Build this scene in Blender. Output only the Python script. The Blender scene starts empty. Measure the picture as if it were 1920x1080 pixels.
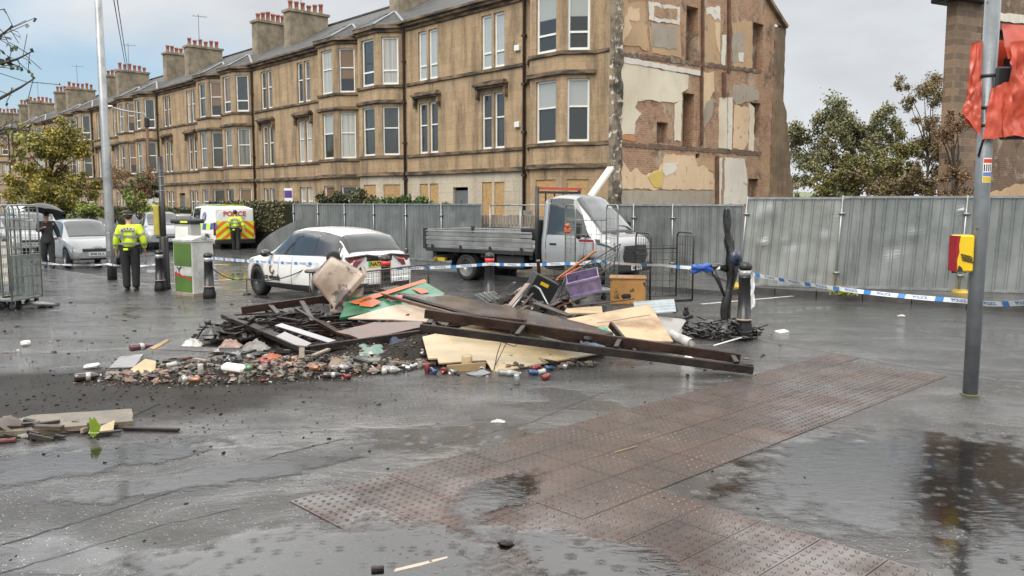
import bpy, math, random
from mathutils import Vector, Matrix, noise as mnoise
R = math.radians
V = Vector
random.seed(11)
scene = bpy.context.scene
COL = scene.collection

# ------------------------------------------------------------------ camera
FPX, CX, CY, HZ = 1550.0, 960.0, 540.0, 380.0     # photo focal length in px, centre, horizon row
CAM = V((0, 0, 2.03))
PITCH = math.atan((CY - HZ) / FPX)
cam_d = bpy.data.cameras.new('camera')
cam = bpy.data.objects.new('camera', cam_d); COL.objects.link(cam)
cam.location = CAM
cam.rotation_euler = (math.pi / 2 - PITCH, 0, 0)
cam_d.sensor_width = 36.0
cam_d.lens = FPX / 1920.0 * 36.0
cam_d.clip_start, cam_d.clip_end = 0.1, 2000
scene.camera = cam

# ------------------------------------------------------------------ world and sun (soft overcast after rain)
SUN_EL, SUN_AZ = R(48), R(215)      # azimuth measured clockwise from +Y; light comes from behind-left of the viewer
w = bpy.data.worlds.new('World'); scene.world = w; w.use_nodes = True
nt = w.node_tree; nt.nodes.clear()
N = nt.nodes.new; L = nt.links.new
out = N('ShaderNodeOutputWorld'); bg = N('ShaderNodeBackground'); bg.inputs['Strength'].default_value = 0.1
sky = N('ShaderNodeTexSky'); sky.sky_type = 'NISHITA'; sky.sun_disc = False
sky.sun_elevation, sky.sun_rotation = SUN_EL, SUN_AZ
sky.air_density, sky.dust_density, sky.ozone_density = 1.0, 1.5, 1.0
tc = N('ShaderNodeTexCoord'); sep = N('ShaderNodeSeparateXYZ'); L(tc.outputs['Generated'], sep.inputs[0])
mp = N('ShaderNodeMapping'); mp.inputs['Scale'].default_value = (1.5, 1.5, 3.4); mp.inputs['Location'].default_value = (0.55, 0.2, 0.35)
L(tc.outputs['Generated'], mp.inputs[0])
nz = N('ShaderNodeTexNoise'); nz.inputs['Scale'].default_value = 1.5; nz.inputs['Detail'].default_value = 6; nz.inputs['Roughness'].default_value = 0.55
L(mp.outputs[0], nz.inputs['Vector'])
# cloud cover: thinner to the left (west), solid to the right
cov = N('ShaderNodeMath'); cov.operation = 'MULTIPLY_ADD'; cov.inputs[1].default_value = 0.62; cov.inputs[2].default_value = 0.0
L(sep.outputs['X'], cov.inputs[0])
cz = N('ShaderNodeMath'); cz.operation = 'MULTIPLY_ADD'; cz.inputs[1].default_value = 1.5; L(sep.outputs['Z'], cz.inputs[0]); L(cov.outputs[0], cz.inputs[2])
add = N('ShaderNodeMath'); add.operation = 'ADD'; L(nz.outputs['Fac'], add.inputs[0]); L(cz.outputs[0], add.inputs[1])
ramp = N('ShaderNodeValToRGB'); ramp.color_ramp.elements[0].position = 0.44; ramp.color_ramp.elements[1].position = 0.70
L(add.outputs[0], ramp.inputs[0])
# cloud brightness by height, raised steeply above the view to brighten ground reflections
el = N('ShaderNodeValToRGB'); cr = el.color_ramp
cr.elements[0].position = 0.0; cr.elements[0].color = (4.5, 4.7, 4.9, 1)
cr.elements[1].position = 1.0; cr.elements[1].color = (12.8, 12.7, 12.5, 1)
e = cr.elements.new(0.25); e.color = (4.6, 4.8, 5.0, 1)
e = cr.elements.new(0.30); e.color = (8.8, 8.9, 9.0, 1)
e = cr.elements.new(0.37); e.color = (14.5, 14.5, 14.5, 1)
e = cr.elements.new(0.52); e.color = (15.0, 14.9, 14.7, 1)
L(sep.outputs['Z'], el.inputs[0])
n2 = N('ShaderNodeTexNoise'); n2.inputs['Scale'].default_value = 2.2; n2.inputs['Detail'].default_value = 5; L(mp.outputs[0], n2.inputs['Vector'])
mr = N('ShaderNodeMapRange'); mr.inputs['From Min'].default_value = 0.3; mr.inputs['From Max'].default_value = 0.7
mr.inputs['To Min'].default_value = 0.78; mr.inputs['To Max'].default_value = 1.18; L(n2.outputs['Fac'], mr.inputs[0])
vm = N('ShaderNodeVectorMath'); vm.operation = 'SCALE'; L(el.outputs[0], vm.inputs[0]); L(mr.outputs[0], vm.inputs['Scale'])
# blue seen through the gaps, whitened by high thin cloud
thin = N('ShaderNodeMixRGB'); thin.inputs[0].default_value = 0.40; thin.inputs[2].default_value = (2.8, 4.0, 4.9, 1); L(sky.outputs[0], thin.inputs[1])
mx = N('ShaderNodeMixRGB'); L(ramp.outputs[0], mx.inputs[0]); L(thin.outputs[0], mx.inputs[1]); L(vm.outputs[0], mx.inputs[2])
L(mx.outputs[0], bg.inputs['Color']); L(bg.outputs[0], out.inputs[0])
sl = bpy.data.lights.new('sun', 'SUN'); so = bpy.data.objects.new('sun', sl); COL.objects.link(so)
sl.energy = 1.5; sl.angle = R(40); sl.color = (1.0, 0.93, 0.82)
sdir = V((math.sin(SUN_AZ) * math.cos(SUN_EL), math.cos(SUN_AZ) * math.cos(SUN_EL), math.sin(SUN_EL)))
so.rotation_euler = (-sdir).to_track_quat('-Z', 'Y').to_euler(); so.location = (0, 0, 60)
scene.view_settings.view_transform = 'Standard'; scene.view_settings.look = 'None'
scene.view_settings.exposure = 0.7; scene.view_settings.gamma = 1.0
scene.cycles.max_bounces = 6; scene.cycles.diffuse_bounces = 3; scene.cycles.glossy_bounces = 4
scene.cycles.transparent_max_bounces = 8; scene.cycles.use_denoising = True

# ------------------------------------------------------------------ photo rays -> real positions
def ray(px, py):
    cx, cy = (px - CX) / FPX, -(py - CY) / FPX
    return V((cx, math.cos(PITCH) + cy * math.sin(PITCH), -math.sin(PITCH) + cy * math.cos(PITCH)))
def at(px, py, z=0.0):
    d = ray(px, py); return CAM + d * ((z - CAM.z) / d.z)
def atY(px, py, Y):
    d = ray(px, py); return CAM + d * (Y / d.y)
def on_plane(px, py, p, n):
    d = ray(px, py); return CAM + d * ((p - CAM).dot(n) / d.dot(n))

# ------------------------------------------------------------------ mesh builder
class MB:
    def __init__(s): s.v = []; s.f = []; s.m = []; s.sm = []
    def add(s, vs, fs, mi=0, smooth=False):
        b = len(s.v); s.v += [V(p) for p in vs]
        for f in fs:
            s.f.append([b + i for i in f]); s.m.append(mi); s.sm.append(smooth)
        return s
    def box(s, c, d, rot=None, mi=0, taper=1.0, bev=0.0):
        x, y, z = d[0] / 2, d[1] / 2, d[2] / 2; vs = []
        if bev > 0:
            b = min(bev, x * .9, y * .9, z * .9)
            vs = []
            for sx in (-1, 1):
                for sy in (-1, 1):
                    for sz in (-1, 1):
                        vs += [(sx * x, sy * (y - b), sz * (z - b)), (sx * (x - b), sy * y, sz * (z - b)), (sx * (x - b), sy * (y - b), sz * z)]
            I = lambda a, b_, c_, k: ((a * 2 + b_) * 2 + c_) * 3 + k
            fs = []
            for a in (0, 1):
                fs.append([I(a, 0, 0, 0), I(a, 1, 0, 0), I(a, 1, 1, 0), I(a, 0, 1, 0)])
                fs.append([I(0, a, 0, 1), I(1, a, 0, 1), I(1, a, 1, 1), I(0, a, 1, 1)])
                fs.append([I(0, 0, a, 2), I(1, 0, a, 2), I(1, 1, a, 2), I(0, 1, a, 2)])
                for c_ in (0, 1):
                    fs.append([I(a, c_, 0, 0), I(a, c_, 1, 0), I(a, c_, 1, 1), I(a, c_, 0, 1)])
                    fs.append([I(a, 0, c_, 0), I(a, 1, c_, 0), I(a, 1, c_, 2), I(a, 0, c_, 2)])
                    fs.append([I(0, a, c_, 1), I(1, a, c_, 1), I(1, a, c_, 2), I(0, a, c_, 2)])
                    for e_ in (0, 1):
                        fs.append([I(a, c_, e_, 0), I(a, c_, e_, 1), I(a, c_, e_, 2)])
        else:
            for sz in (-1, 1):
                t = taper if sz > 0 else 1.0
                for sy in (-1, 1):
                    for sx in (-1, 1): vs.append((sx * x * t, sy * y * t, sz * z))
            fs = [(0, 2, 3, 1), (4, 5, 7, 6), (0, 1, 5, 4), (1, 3, 7, 5), (3, 2, 6, 7), (2, 0, 4, 6)]
        vs = [V(p) for p in vs]
        if rot is not None: vs = [rot @ p for p in vs]
        return s.add([p + V(c) for p in vs], fs, mi)
    def beam(s, p0, p1, w, h, up=(0, 0, 1), mi=0, bev=0.0):
        p0, p1 = V(p0), V(p1); d = p1 - p0; ln = d.length; d.normalize()
        up = V(up); side = d.cross(up)
        if side.length < 1e-4: side = d.cross(V((0, 1, 0)))
        side.normalize(); u2 = side.cross(d)
        rot = Matrix((d, side, u2)).transposed()
        return s.box((p0 + p1) / 2, (ln, w, h), rot, mi, bev=bev)
    def tube(s, pts, r, n=8, mi=0, cap=True, smooth=True):
        pts = [V(p) for p in pts]; rs = r if isinstance(r, (list, tuple)) else [r] * len(pts)
        b = len(s.v); ref = None; vs = []
        for i, p in enumerate(pts):
            a = pts[max(i - 1, 0)]; c = pts[min(i + 1, len(pts) - 1)]
            t = (c - a)
            if t.length < 1e-9: t = V((0, 0, 1))
            t.normalize()
            if ref is None:
                ref = t.cross(V((0, 0, 1)))
                if ref.length < 1e-3: ref = t.cross(V((0, 1, 0)))
            x = ref - t * ref.dot(t)
            if x.length < 1e-6: x = t.orthogonal()
            x.normalize(); ref = x; y = t.cross(x)
            for k in range(n):
                an = 2 * math.pi * k / n
                vs.append(p + (x * math.cos(an) + y * math.sin(an)) * rs[i])
        fs = []
        for i in range(len(pts) - 1):
            for k in range(n):
                k2 = (k + 1) % n
                fs.append((i * n + k, i * n + k2, (i + 1) * n + k2, (i + 1) * n + k))
        s.add(vs, fs, mi, smooth)
        if cap:
            s.f.append([b + k for k in range(n)][::-1]); s.m.append(mi); s.sm.append(False)
            e = b + (len(pts) - 1) * n
            s.f.append([e + k for k in range(n)]); s.m.append(mi); s.sm.append(False)
        return s
    def lathe(s, prof, n=16, mi=0, M4=None, smooth=True):
        vs = []; fs = []
        for (r, z) in prof:
            for k in range(n):
                a = 2 * math.pi * k / n; vs.append(V((r * math.cos(a), r * math.sin(a), z)))
        for i in range(len(prof) - 1):
            for k in range(n):
                k2 = (k + 1) % n; fs.append((i * n + k, i * n + k2, (i + 1) * n + k2, (i + 1) * n + k))
        if prof[0][0] > 1e-5: fs.append(list(range(n))[::-1])
        if prof[-1][0] > 1e-5: fs.append([(len(prof) - 1) * n + k for k in range(n)])
        if M4 is not None: vs = [M4 @ p for p in vs]
        return s.add(vs, fs, mi, smooth)
    def prism(s, poly, nrm, th, mi=0):
        n = V(nrm).normalized(); k = len(poly); a = [V(p) for p in poly]; b = [p - n * th for p in a]
        fs = [list(range(k)), list(range(2 * k - 1, k - 1, -1))]
        for i in range(k):
            j = (i + 1) % k; fs.append([i, k + i, k + j, j])
        return s.add(a + b, fs, mi)
    def quad(s, a, b, c, d, mi=0, smooth=False): return s.add([a, b, c, d], [(0, 1, 2, 3)], mi, smooth)
    def grid(s, fn, nu, nv, mi=0, smooth=True):
        vs = [fn(i / nu, j / nv) for j in range(nv + 1) for i in range(nu + 1)]
        fs = [(j * (nu + 1) + i, j * (nu + 1) + i + 1, (j + 1) * (nu + 1) + i + 1, (j + 1) * (nu + 1) + i) for j in range(nv) for i in range(nu)]
        return s.add(vs, fs, mi, smooth)
    def blob(s, c, r, seg=8, rng=4, amp=0.25, mi=0, seed=0, rot=None, smooth=True):
        vs = []; c = V(c); rx, ry, rz = (r, r, r) if isinstance(r, (int, float)) else r
        for j in range(1, rng):
            th = math.pi * j / rng
            for k in range(seg):
                ph = 2 * math.pi * k / seg
                d = V((math.sin(th) * math.cos(ph), math.sin(th) * math.sin(ph), math.cos(th)))
                q = 1 + amp * mnoise.noise(d * 1.7 + V((seed * 3.1, seed * 1.7, seed)))
                p = V((d.x * rx, d.y * ry, d.z * rz)) * q
                vs.append(p)
        vs += [V((0, 0, rz)), V((0, 0, -rz))]
        if rot is not None: vs = [rot @ p for p in vs]
        n = len(vs); fs = []
        for j in range(rng - 2):
            for k in range(seg):
                k2 = (k + 1) % seg; fs.append((j * seg + k, (j + 1) * seg + k, (j + 1) * seg + k2, j * seg + k2))
        for k in range(seg):
            k2 = (k + 1) % seg; fs.append((n - 2, k, k2)); fs.append((n - 1, (rng - 2) * seg + k2, (rng - 2) * seg + k))
        return s.add([p + c for p in vs], fs, mi, smooth)
    def build(s, name, mats, parent=None, origin=None, fix=True):
        o0 = V(origin) if origin is not None else V((0, 0, 0))
        me = bpy.data.meshes.new(name); me.from_pydata([tuple(p - o0) for p in s.v], [], s.f)
        if not isinstance(mats, (list, tuple)): mats = [mats]
        for m_ in mats: me.materials.append(m_)
        me.polygons.foreach_set('material_index', s.m); me.polygons.foreach_set('use_smooth', s.sm); me.update()
        if fix:
            import bmesh
            bm = bmesh.new(); bm.from_mesh(me); bmesh.ops.recalc_face_normals(bm, faces=bm.faces); bm.to_mesh(me); bm.free()
        o = bpy.data.objects.new(name, me); COL.objects.link(o); o.location = o0
        if parent is not None: o.parent = parent
        return o

def tag(o, label=None, cat=None, group=None, kind=None):
    if label: o['label'] = label
    if cat: o['category'] = cat
    if group: o['group'] = group
    if kind: o['kind'] = kind
    return o
def thing(name, label, cat, loc=(0, 0, 0), rz=0.0, group=None):
    o = bpy.data.objects.new(name, None); COL.objects.link(o); o.empty_display_size = 0.2
    o.location = loc; o.rotation_euler = (0, 0, rz)
    return tag(o, label, cat, group)
def solo(mb, name, mats, label, cat, group=None, origin=None):
    if origin is None:
        xs = [p.x for p in mb.v]; ys = [p.y for p in mb.v]; zs = [p.z for p in mb.v]
        origin = ((min(xs) + max(xs)) / 2, (min(ys) + max(ys)) / 2, min(zs))
    return tag(mb.build(name, mats, origin=origin), label, cat, group)
def kids(o): return [c for c in bpy.data.objects if c.parent == o]
def dup(root, loc=None, rz=None, label=None, group=None):
    def cp(o, par):
        c = o.copy(); COL.objects.link(c)
        if par is not None: c.parent = par
        for k in kids_of.get(o.name, []): cp(k, c)
        return c
    kids_of = {}
    for c in bpy.data.objects:
        if c.parent: kids_of.setdefault(c.parent.name, []).append(c)
    r = cp(root, None)
    if loc is not None: r.location = loc
    if rz is not None: r.rotation_euler = (0, 0, rz)
    if label: r['label'] = label
    if group: r['group'] = group
    return r
_txt = {}
def text_mesh(s, size=1.0, extrude=0.002, shear=0.0, align='CENTER', bold=0.0):
    """list of (verts, faces) of a line of lettering in its own XY plane, centred"""
    key = (s, size, extrude, shear, align, bold)
    if key in _txt: return _txt[key]
    cu = bpy.data.curves.new('lettering', 'FONT'); cu.body = s; cu.size = size; cu.extrude = extrude
    cu.align_x = align; cu.align_y = 'CENTER'; cu.shear = shear; cu.offset = bold; cu.resolution_u = 3
    o = bpy.data.objects.new('lettering', cu); COL.objects.link(o)
    dg = bpy.context.evaluated_depsgraph_get(); dg.update()
    me = bpy.data.meshes.new_from_object(o.evaluated_get(dg))
    r = ([v.co.copy() for v in me.vertices], [list(p.vertices) for p in me.polygons])
    bpy.data.objects.remove(o); bpy.data.curves.remove(cu); bpy.data.meshes.remove(me)
    _txt[key] = r; return r
def add_text(mb, s, size, origin, ex, ey, mi=0, **k):
    vs, fs = text_mesh(s, size, **k); ex, ey = V(ex).normalized(), V(ey).normalized(); ez = ex.cross(ey); o = V(origin)
    mb.add([o + ex * p.x + ey * p.y + ez * p.z for p in vs], fs, mi)

# ------------------------------------------------------------------ materials
MATS = {}
def nodes_of(name):
    m = bpy.data.materials.new(name); m.use_nodes = True; t = m.node_tree; t.nodes.clear()
    o = t.nodes.new('ShaderNodeOutputMaterial'); p = t.nodes.new('ShaderNodeBsdfPrincipled'); t.links.new(p.outputs[0], o.inputs[0])
    return m, t, p
def c4(c): return (c[0], c[1], c[2], 1)
def ramp_node(t, src, stops):
    r = t.nodes.new('ShaderNodeValToRGB'); cr = r.color_ramp
    while len(cr.elements) < len(stops): cr.elements.new(0.5)
    for e_, (p_, c_) in zip(cr.elements, stops):
        e_.position = p_; e_.color = c4(c_) if isinstance(c_, (tuple, list)) else (c_, c_, c_, 1)
    t.links.new(src, r.inputs[0]); return r.outputs[0]
def noise_node(t, vec, scale, detail=4, rough=0.55, dist=0.0):
    n = t.nodes.new('ShaderNodeTexNoise'); n.inputs['Scale'].default_value = scale; n.inputs['Detail'].default_value = detail
    n.inputs['Roughness'].default_value = rough; n.inputs['Distortion'].default_value = dist
    if vec is not None: t.links.new(vec, n.inputs['Vector'])
    return n.outputs['Fac']
def mapping(t, vec, scale=(1, 1, 1), loc=(0, 0, 0), rot=(0, 0, 0)):
    m = t.nodes.new('ShaderNodeMapping'); m.inputs['Scale'].default_value = scale; m.inputs['Location'].default_value = loc; m.inputs['Rotation'].default_value = rot
    t.links.new(vec, m.inputs[0]); return m.outputs[0]
def mixc(t, fac, a, b, mode='MIX'):
    m = t.nodes.new('ShaderNodeMixRGB'); m.blend_type = mode
    for i, s in ((0, fac), (1, a), (2, b)):
        if isinstance(s, (int, float)): m.inputs[i].default_value = s if i == 0 else (s, s, s, 1)
        elif isinstance(s, (tuple, list)): m.inputs[i].default_value = c4(s)
        else: t.links.new(s, m.inputs[i])
    return m.outputs[0]
def mth(t, op, a, b=None, c=None):
    m = t.nodes.new('ShaderNodeMath'); m.operation = op
    for i, s in enumerate((a, b, c)):
        if s is None: continue
        if isinstance(s, (int, float)): m.inputs[i].default_value = s
        else: t.links.new(s, m.inputs[i])
    return m.outputs[0]
def bump(t, p, h, strength=0.3, dist=0.02, prev=None):
    b = t.nodes.new('ShaderNodeBump'); b.inputs['Strength'].default_value = strength; b.inputs['Distance'].default_value = dist
    t.links.new(h, b.inputs['Height'])
    if prev is not None: t.links.new(prev, b.inputs['Normal'])
    if p is not None: t.links.new(b.outputs[0], p.inputs['Normal'])
    return b.outputs[0]
def objco(t, which='Object'):
    return t.nodes.new('ShaderNodeTexCoord').outputs[which]
def mat(name, col, rough=0.5, metal=0.0, var=0.25, vs=3.0, col2=None, lo=0.35, hi=0.65, b=0.0, bs=30.0, coat=0.0, island=0.0, stretch=None, spots=None, em=None):
    """surface with two tones in a noise pattern, optional grain, clear wet film, per-piece tone, spots of a third colour"""
    if name in MATS: return MATS[name]
    m, t, p = nodes_of(name)
    vec = objco(t)
    if stretch: vec = mapping(t, vec, stretch)
    c2 = col2 if col2 else tuple(x * (1 - var) for x in col)
    f = noise_node(t, vec, vs, 5, 0.6)
    c = ramp_node(t, f, [(lo, c2), (hi, col)])
    if spots:
        sc, thr, sr = spots
        f2 = noise_node(t, vec, sc, 6, 0.65)
        k = ramp_node(t, f2, [(thr, 0.0), (thr + 0.06, 1.0)]); c = mixc(t, k, c, sr)
    if island > 0:
        g = t.nodes.new('ShaderNodeNewGeometry'); v = mth(t, 'MULTIPLY_ADD', g.outputs['Random Per Island'], 2 * island, 1 - island)
        c = mixc(t, 1.0, c, v, 'MULTIPLY')
    t.links.new(c, p.inputs['Base Color'])
    p.inputs['Metallic'].default_value = metal; p.inputs['Coat Weight'].default_value = coat; p.inputs['Coat Roughness'].default_value = 0.08
    rr = ramp_node(t, f, [(0.3, max(0.02, rough - 0.12)), (0.7, min(1, rough + 0.08))]); t.links.new(rr, p.inputs['Roughness'])
    if b > 0: bump(t, p, noise_node(t, vec, bs, 4, 0.6), b, 0.02)
    if em: p.inputs['Emission Color'].default_value = c4(em[0]); p.inputs['Emission Strength'].default_value = em[1]
    MATS[name] = m; return m
def t_sep(t, colsock):
    s = t.nodes.new("ShaderNodeSeparateColor"); t.links.new(colsock, s.inputs[0]); return s.outputs[0]
# ------------------------------------------------------------------ materials of the place
def sandstone(name, c1, c2, c3, bw=1.0, bh=0.34, dirt=0.5, mort=0.62):
    m, t, p = nodes_of(name); o = objco(t)
    s = t.nodes.new('ShaderNodeSeparateXYZ'); t.links.new(o, s.inputs[0])
    cb = t.nodes.new('ShaderNodeCombineXYZ'); t.links.new(mth(t, 'ADD', s.outputs[0], s.outputs[1]), cb.inputs[0]); t.links.new(s.outputs[2], cb.inputs[1])
    br = t.nodes.new('ShaderNodeTexBrick'); br.inputs['Scale'].default_value = 1.0; br.inputs['Mortar Size'].default_value = 0.008
    br.inputs['Brick Width'].default_value = bw; br.inputs['Row Height'].default_value = bh; br.inputs['Mortar Smooth'].default_value = 0.3
    br.inputs['Color1'].default_value = c4(c1); br.inputs['Color2'].default_value = c4(c2); br.inputs['Mortar'].default_value = c4(tuple(x * mort for x in c1))
    t.links.new(cb.outputs[0], br.inputs['Vector'])
    big = noise_node(t, o, 0.35, 5, 0.6); c = mixc(t, ramp_node(t, big, [(0.35, 0.0), (0.75, 0.65)]), br.outputs[0], c3)
    st = noise_node(t, mapping(t, o, (1.6, 1.6, 0.22)), 1.0, 7, 0.68)
    c = mixc(t, ramp_node(t, st, [(0.45, 0.0), (0.72, dirt)]), c, (0.055, 0.042, 0.03))
    fine = noise_node(t, o, 9.0, 5, 0.7); c = mixc(t, 1.0, c, ramp_node(t, fine, [(0.3, 0.78), (0.7, 1.12)]), 'MULTIPLY')
    t.links.new(c, p.inputs['Base Color']); p.inputs['Roughness'].default_value = 0.82
    n1 = bump(t, None, br.outputs['Fac'], -0.35, 0.02); bump(t, p, fine, 0.25, 0.03, n1)
    MATS[name] = m; return m
STONE = sandstone('sandstone', (0.43, 0.305, 0.178), (0.35, 0.245, 0.14), (0.25, 0.185, 0.12), dirt=0.9)
STONE_PALE = sandstone('painted_stone', (0.50, 0.44, 0.34), (0.46, 0.40, 0.31), (0.38, 0.33, 0.26), 1.2, 0.42, dirt=0.35)
STONE_DARK = sandstone('weathered_stone', (0.33, 0.235, 0.145), (0.22, 0.155, 0.095), (0.12, 0.09, 0.062), 0.8, 0.31, dirt=0.85)
RUBBLE = sandstone('rubble_stone', (0.27, 0.185, 0.12), (0.085, 0.06, 0.045), (0.15, 0.105, 0.07), 0.62, 0.30, dirt=0.25, mort=1.25)
TRIM = mat('sooty_moulding', (0.24, 0.165, 0.095), 0.8, var=0.8, vs=1.3, col2=(0.035, 0.028, 0.022), lo=0.40, hi=0.68, b=0.4, bs=12, stretch=(1, 1, 3))
def brickmat(name, c1, c2, mortar, blot):
    m, t, p = nodes_of(name); o = objco(t)
    s = t.nodes.new('ShaderNodeSeparateXYZ'); t.links.new(o, s.inputs[0])
    cb = t.nodes.new('ShaderNodeCombineXYZ'); t.links.new(mth(t, 'ADD', s.outputs[0], s.outputs[1]), cb.inputs[0]); t.links.new(s.outputs[2], cb.inputs[1])
    br = t.nodes.new('ShaderNodeTexBrick'); br.inputs['Mortar Size'].default_value = 0.009; br.inputs['Scale'].default_value = 1.0
    br.inputs['Brick Width'].default_value = 0.235; br.inputs['Row Height'].default_value = 0.085; br.inputs['Bias'].default_value = 0.1
    br.inputs['Color1'].default_value = c4(c1); br.inputs['Color2'].default_value = c4(c2); br.inputs['Mortar'].default_value = c4(mortar)
    t.links.new(cb.outputs[0], br.inputs['Vector'])
    c = br.outputs[0]
    for k, (sc, lo, hi, cc) in enumerate(blot):
        f = noise_node(t, mapping(t, o, (1, 1, 0.8), (k * 7.3, 3.1 * k, 1.9 * k)), sc, 6, 0.66, 0.6); c = mixc(t, ramp_node(t, f, [(lo, 0.0), (hi, 0.85)]), c, cc)
    fine = noise_node(t, o, 14.0, 5, 0.7); c = mixc(t, 1.0, c, ramp_node(t, fine, [(0.3, 0.7), (0.7, 1.18)]), 'MULTIPLY')
    t.links.new(c, p.inputs['Base Color']); p.inputs['Roughness'].default_value = 0.85
    n1 = bump(t, None, br.outputs['Fac'], -0.5, 0.02); bump(t, p, fine, 0.35, 0.03, n1)
    MATS[name] = m; return m
BRICK = brickmat('stripped_brick', (0.385, 0.215, 0.125), (0.27, 0.145, 0.085), (0.37, 0.28, 0.19),
                 [(0.6, 0.50, 0.66, (0.40, 0.27, 0.155)), (1.1, 0.54, 0.64, (0.42, 0.34, 0.24)), (1.3, 0.54, 0.68, (0.085, 0.06, 0.045)), (2.6, 0.58, 0.66, (0.36, 0.30, 0.22))])
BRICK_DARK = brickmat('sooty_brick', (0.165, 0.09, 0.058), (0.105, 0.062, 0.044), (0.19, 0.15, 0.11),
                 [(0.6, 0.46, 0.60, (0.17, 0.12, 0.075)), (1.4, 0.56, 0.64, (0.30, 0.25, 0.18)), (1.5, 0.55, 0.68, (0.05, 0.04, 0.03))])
def plaster(name, c1, c2, stain, sa=0.6, wear=.60):
    m, t, p = nodes_of(name); o = objco(t)
    f = noise_node(t, o, 1.4, 6, 0.62); c = ramp_node(t, f, [(0.35, c2), (0.62, c1)])
    st = noise_node(t, mapping(t, o, (2.2, 2.2, 0.5)), 1.1, 6, 0.7); c = mixc(t, ramp_node(t, st, [(0.56, 0.0), (0.76, sa)]), c, stain)
    wr = noise_node(t, o, 2.6, 8, 0.72, 0.4); k = ramp_node(t, wr, [(wear, 0.0), (wear + .04, 0.9)]); c = mixc(t, k, c, mixc(t, noise_node(t, o, 7, 4, .6), (0.21, 0.125, 0.08), (0.36, 0.27, 0.18)))
    c = mixc(t, ramp_node(t, noise_node(t, o, 0.7, 5, 0.65), [(0.45, 0.0), (0.75, 0.55)]), c, stain)
    t.links.new(c, p.inputs['Base Color']); p.inputs['Roughness'].default_value = 0.8
    bump(t, p, mth(t, 'SUBTRACT', noise_node(t, o, 18, 4, 0.6), mth(t, 'MULTIPLY', k, 1.5)), 0.35, 0.02); MATS[name] = m; return m
P_CREAM = plaster('cream_plaster', (0.66, 0.60, 0.47), (0.58, 0.52, 0.40), (0.34, 0.25, 0.15), .5, .66)
P_PEACH = plaster('peach_plaster', (0.64, 0.48, 0.31), (0.56, 0.41, 0.26), (0.36, 0.24, 0.13))
P_OCHRE = plaster('ochre_plaster', (0.47, 0.33, 0.19), (0.40, 0.265, 0.15), (0.22, 0.13, 0.075))
P_GREY = plaster('grey_render', (0.37, 0.325, 0.26), (0.30, 0.255, 0.20), (0.16, 0.13, 0.10))
P_WHITE = plaster('white_plaster', (0.66, 0.63, 0.56), (0.58, 0.54, 0.47), (0.38, 0.32, 0.25))
P_YELLOW = plaster('yellow_paint', (0.58, 0.44, 0.10), (0.50, 0.38, 0.12), (0.4, 0.34, 0.2))
P_ORANGE = plaster('terracotta_paint', (0.50, 0.24, 0.10), (0.42, 0.20, 0.09), (0.3, 0.18, 0.1))
VOID = mat('dark_void', (0.02, 0.017, 0.014), 0.9)  # flat near-black for the backs of openings and the burn hole
def slatemat(name, c1, c2, rh=0.22):
    m, t, p = nodes_of(name); o = objco(t)
    s = t.nodes.new('ShaderNodeSeparateXYZ'); t.links.new(o, s.inputs[0])
    cb = t.nodes.new('ShaderNodeCombineXYZ'); t.links.new(s.outputs[0], cb.inputs[0]); t.links.new(mth(t, 'MULTIPLY', s.outputs[2], 2.0), cb.inputs[1])
    br = t.nodes.new('ShaderNodeTexBrick'); br.inputs['Mortar Size'].default_value = 0.012; br.inputs['Scale'].default_value = 1.0
    br.inputs['Brick Width'].default_value = 0.3; br.inputs['Row Height'].default_value = rh
    br.inputs['Color1'].default_value = c4(c1); br.inputs['Color2'].default_value = c4(c2); br.inputs['Mortar'].default_value = c4(tuple(x * .4 for x in c1))
    t.links.new(cb.outputs[0], br.inputs['Vector'])
    f = noise_node(t, o, 0.9, 5, 0.6); c = mixc(t, ramp_node(t, f, [(0.5, 0.0), (0.75, 0.5)]), br.outputs[0], (0.10, 0.095, 0.06))
    t.links.new(c, p.inputs['Base Color']); p.inputs['Roughness'].default_value = 0.72; p.inputs['Specular IOR Level'].default_value = .3
    bump(t, p, br.outputs['Fac'], -0.4, 0.02); MATS[name] = m; return m
SLATE = slatemat('slate', (0.085, 0.085, 0.085), (0.055, 0.056, 0.06))
LEAD = mat('lead_flashing', (0.28, 0.29, 0.30), 0.6, var=0.35, vs=2.0)
PVC = mat('white_window_paint', (0.72, 0.72, 0.69), 0.4, var=0.12, vs=2.0)
PAINTDK = mat('brown_window_paint', (0.10, 0.055, 0.035), 0.5)
def glassmat(name, c, c2, vs=(0.7, 0.7, 0.25), rough=0.04):
    m, t, p = nodes_of(name); o = objco(t)
    f = noise_node(t, mapping(t, o, vs), 2.0, 3, 0.5); t.links.new(ramp_node(t, f, [(0.35, c), (0.65, c2)]), p.inputs['Base Color'])
    p.inputs['Roughness'].default_value = rough; p.inputs['IOR'].default_value = 1.52; p.inputs['Coat Weight'].default_value = 0.6; p.inputs['Coat Roughness'].default_value = 0.03
    MATS[name] = m; return m
G_DARK = glassmat('window_glass', (0.018, 0.02, 0.022), (0.05, 0.055, 0.055))
G_NET = glassmat('net_curtain_glass', (0.26, 0.26, 0.24), (0.42, 0.42, 0.39), (9, 9, 0.1))
G_BLIND = glassmat('roller_blind_glass', (0.30, 0.34, 0.35), (0.36, 0.40, 0.41))
G_MID = glassmat('half_drawn_glass', (0.05, 0.05, 0.045), (0.20, 0.19, 0.17), (6, 6, 0.1))
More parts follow.
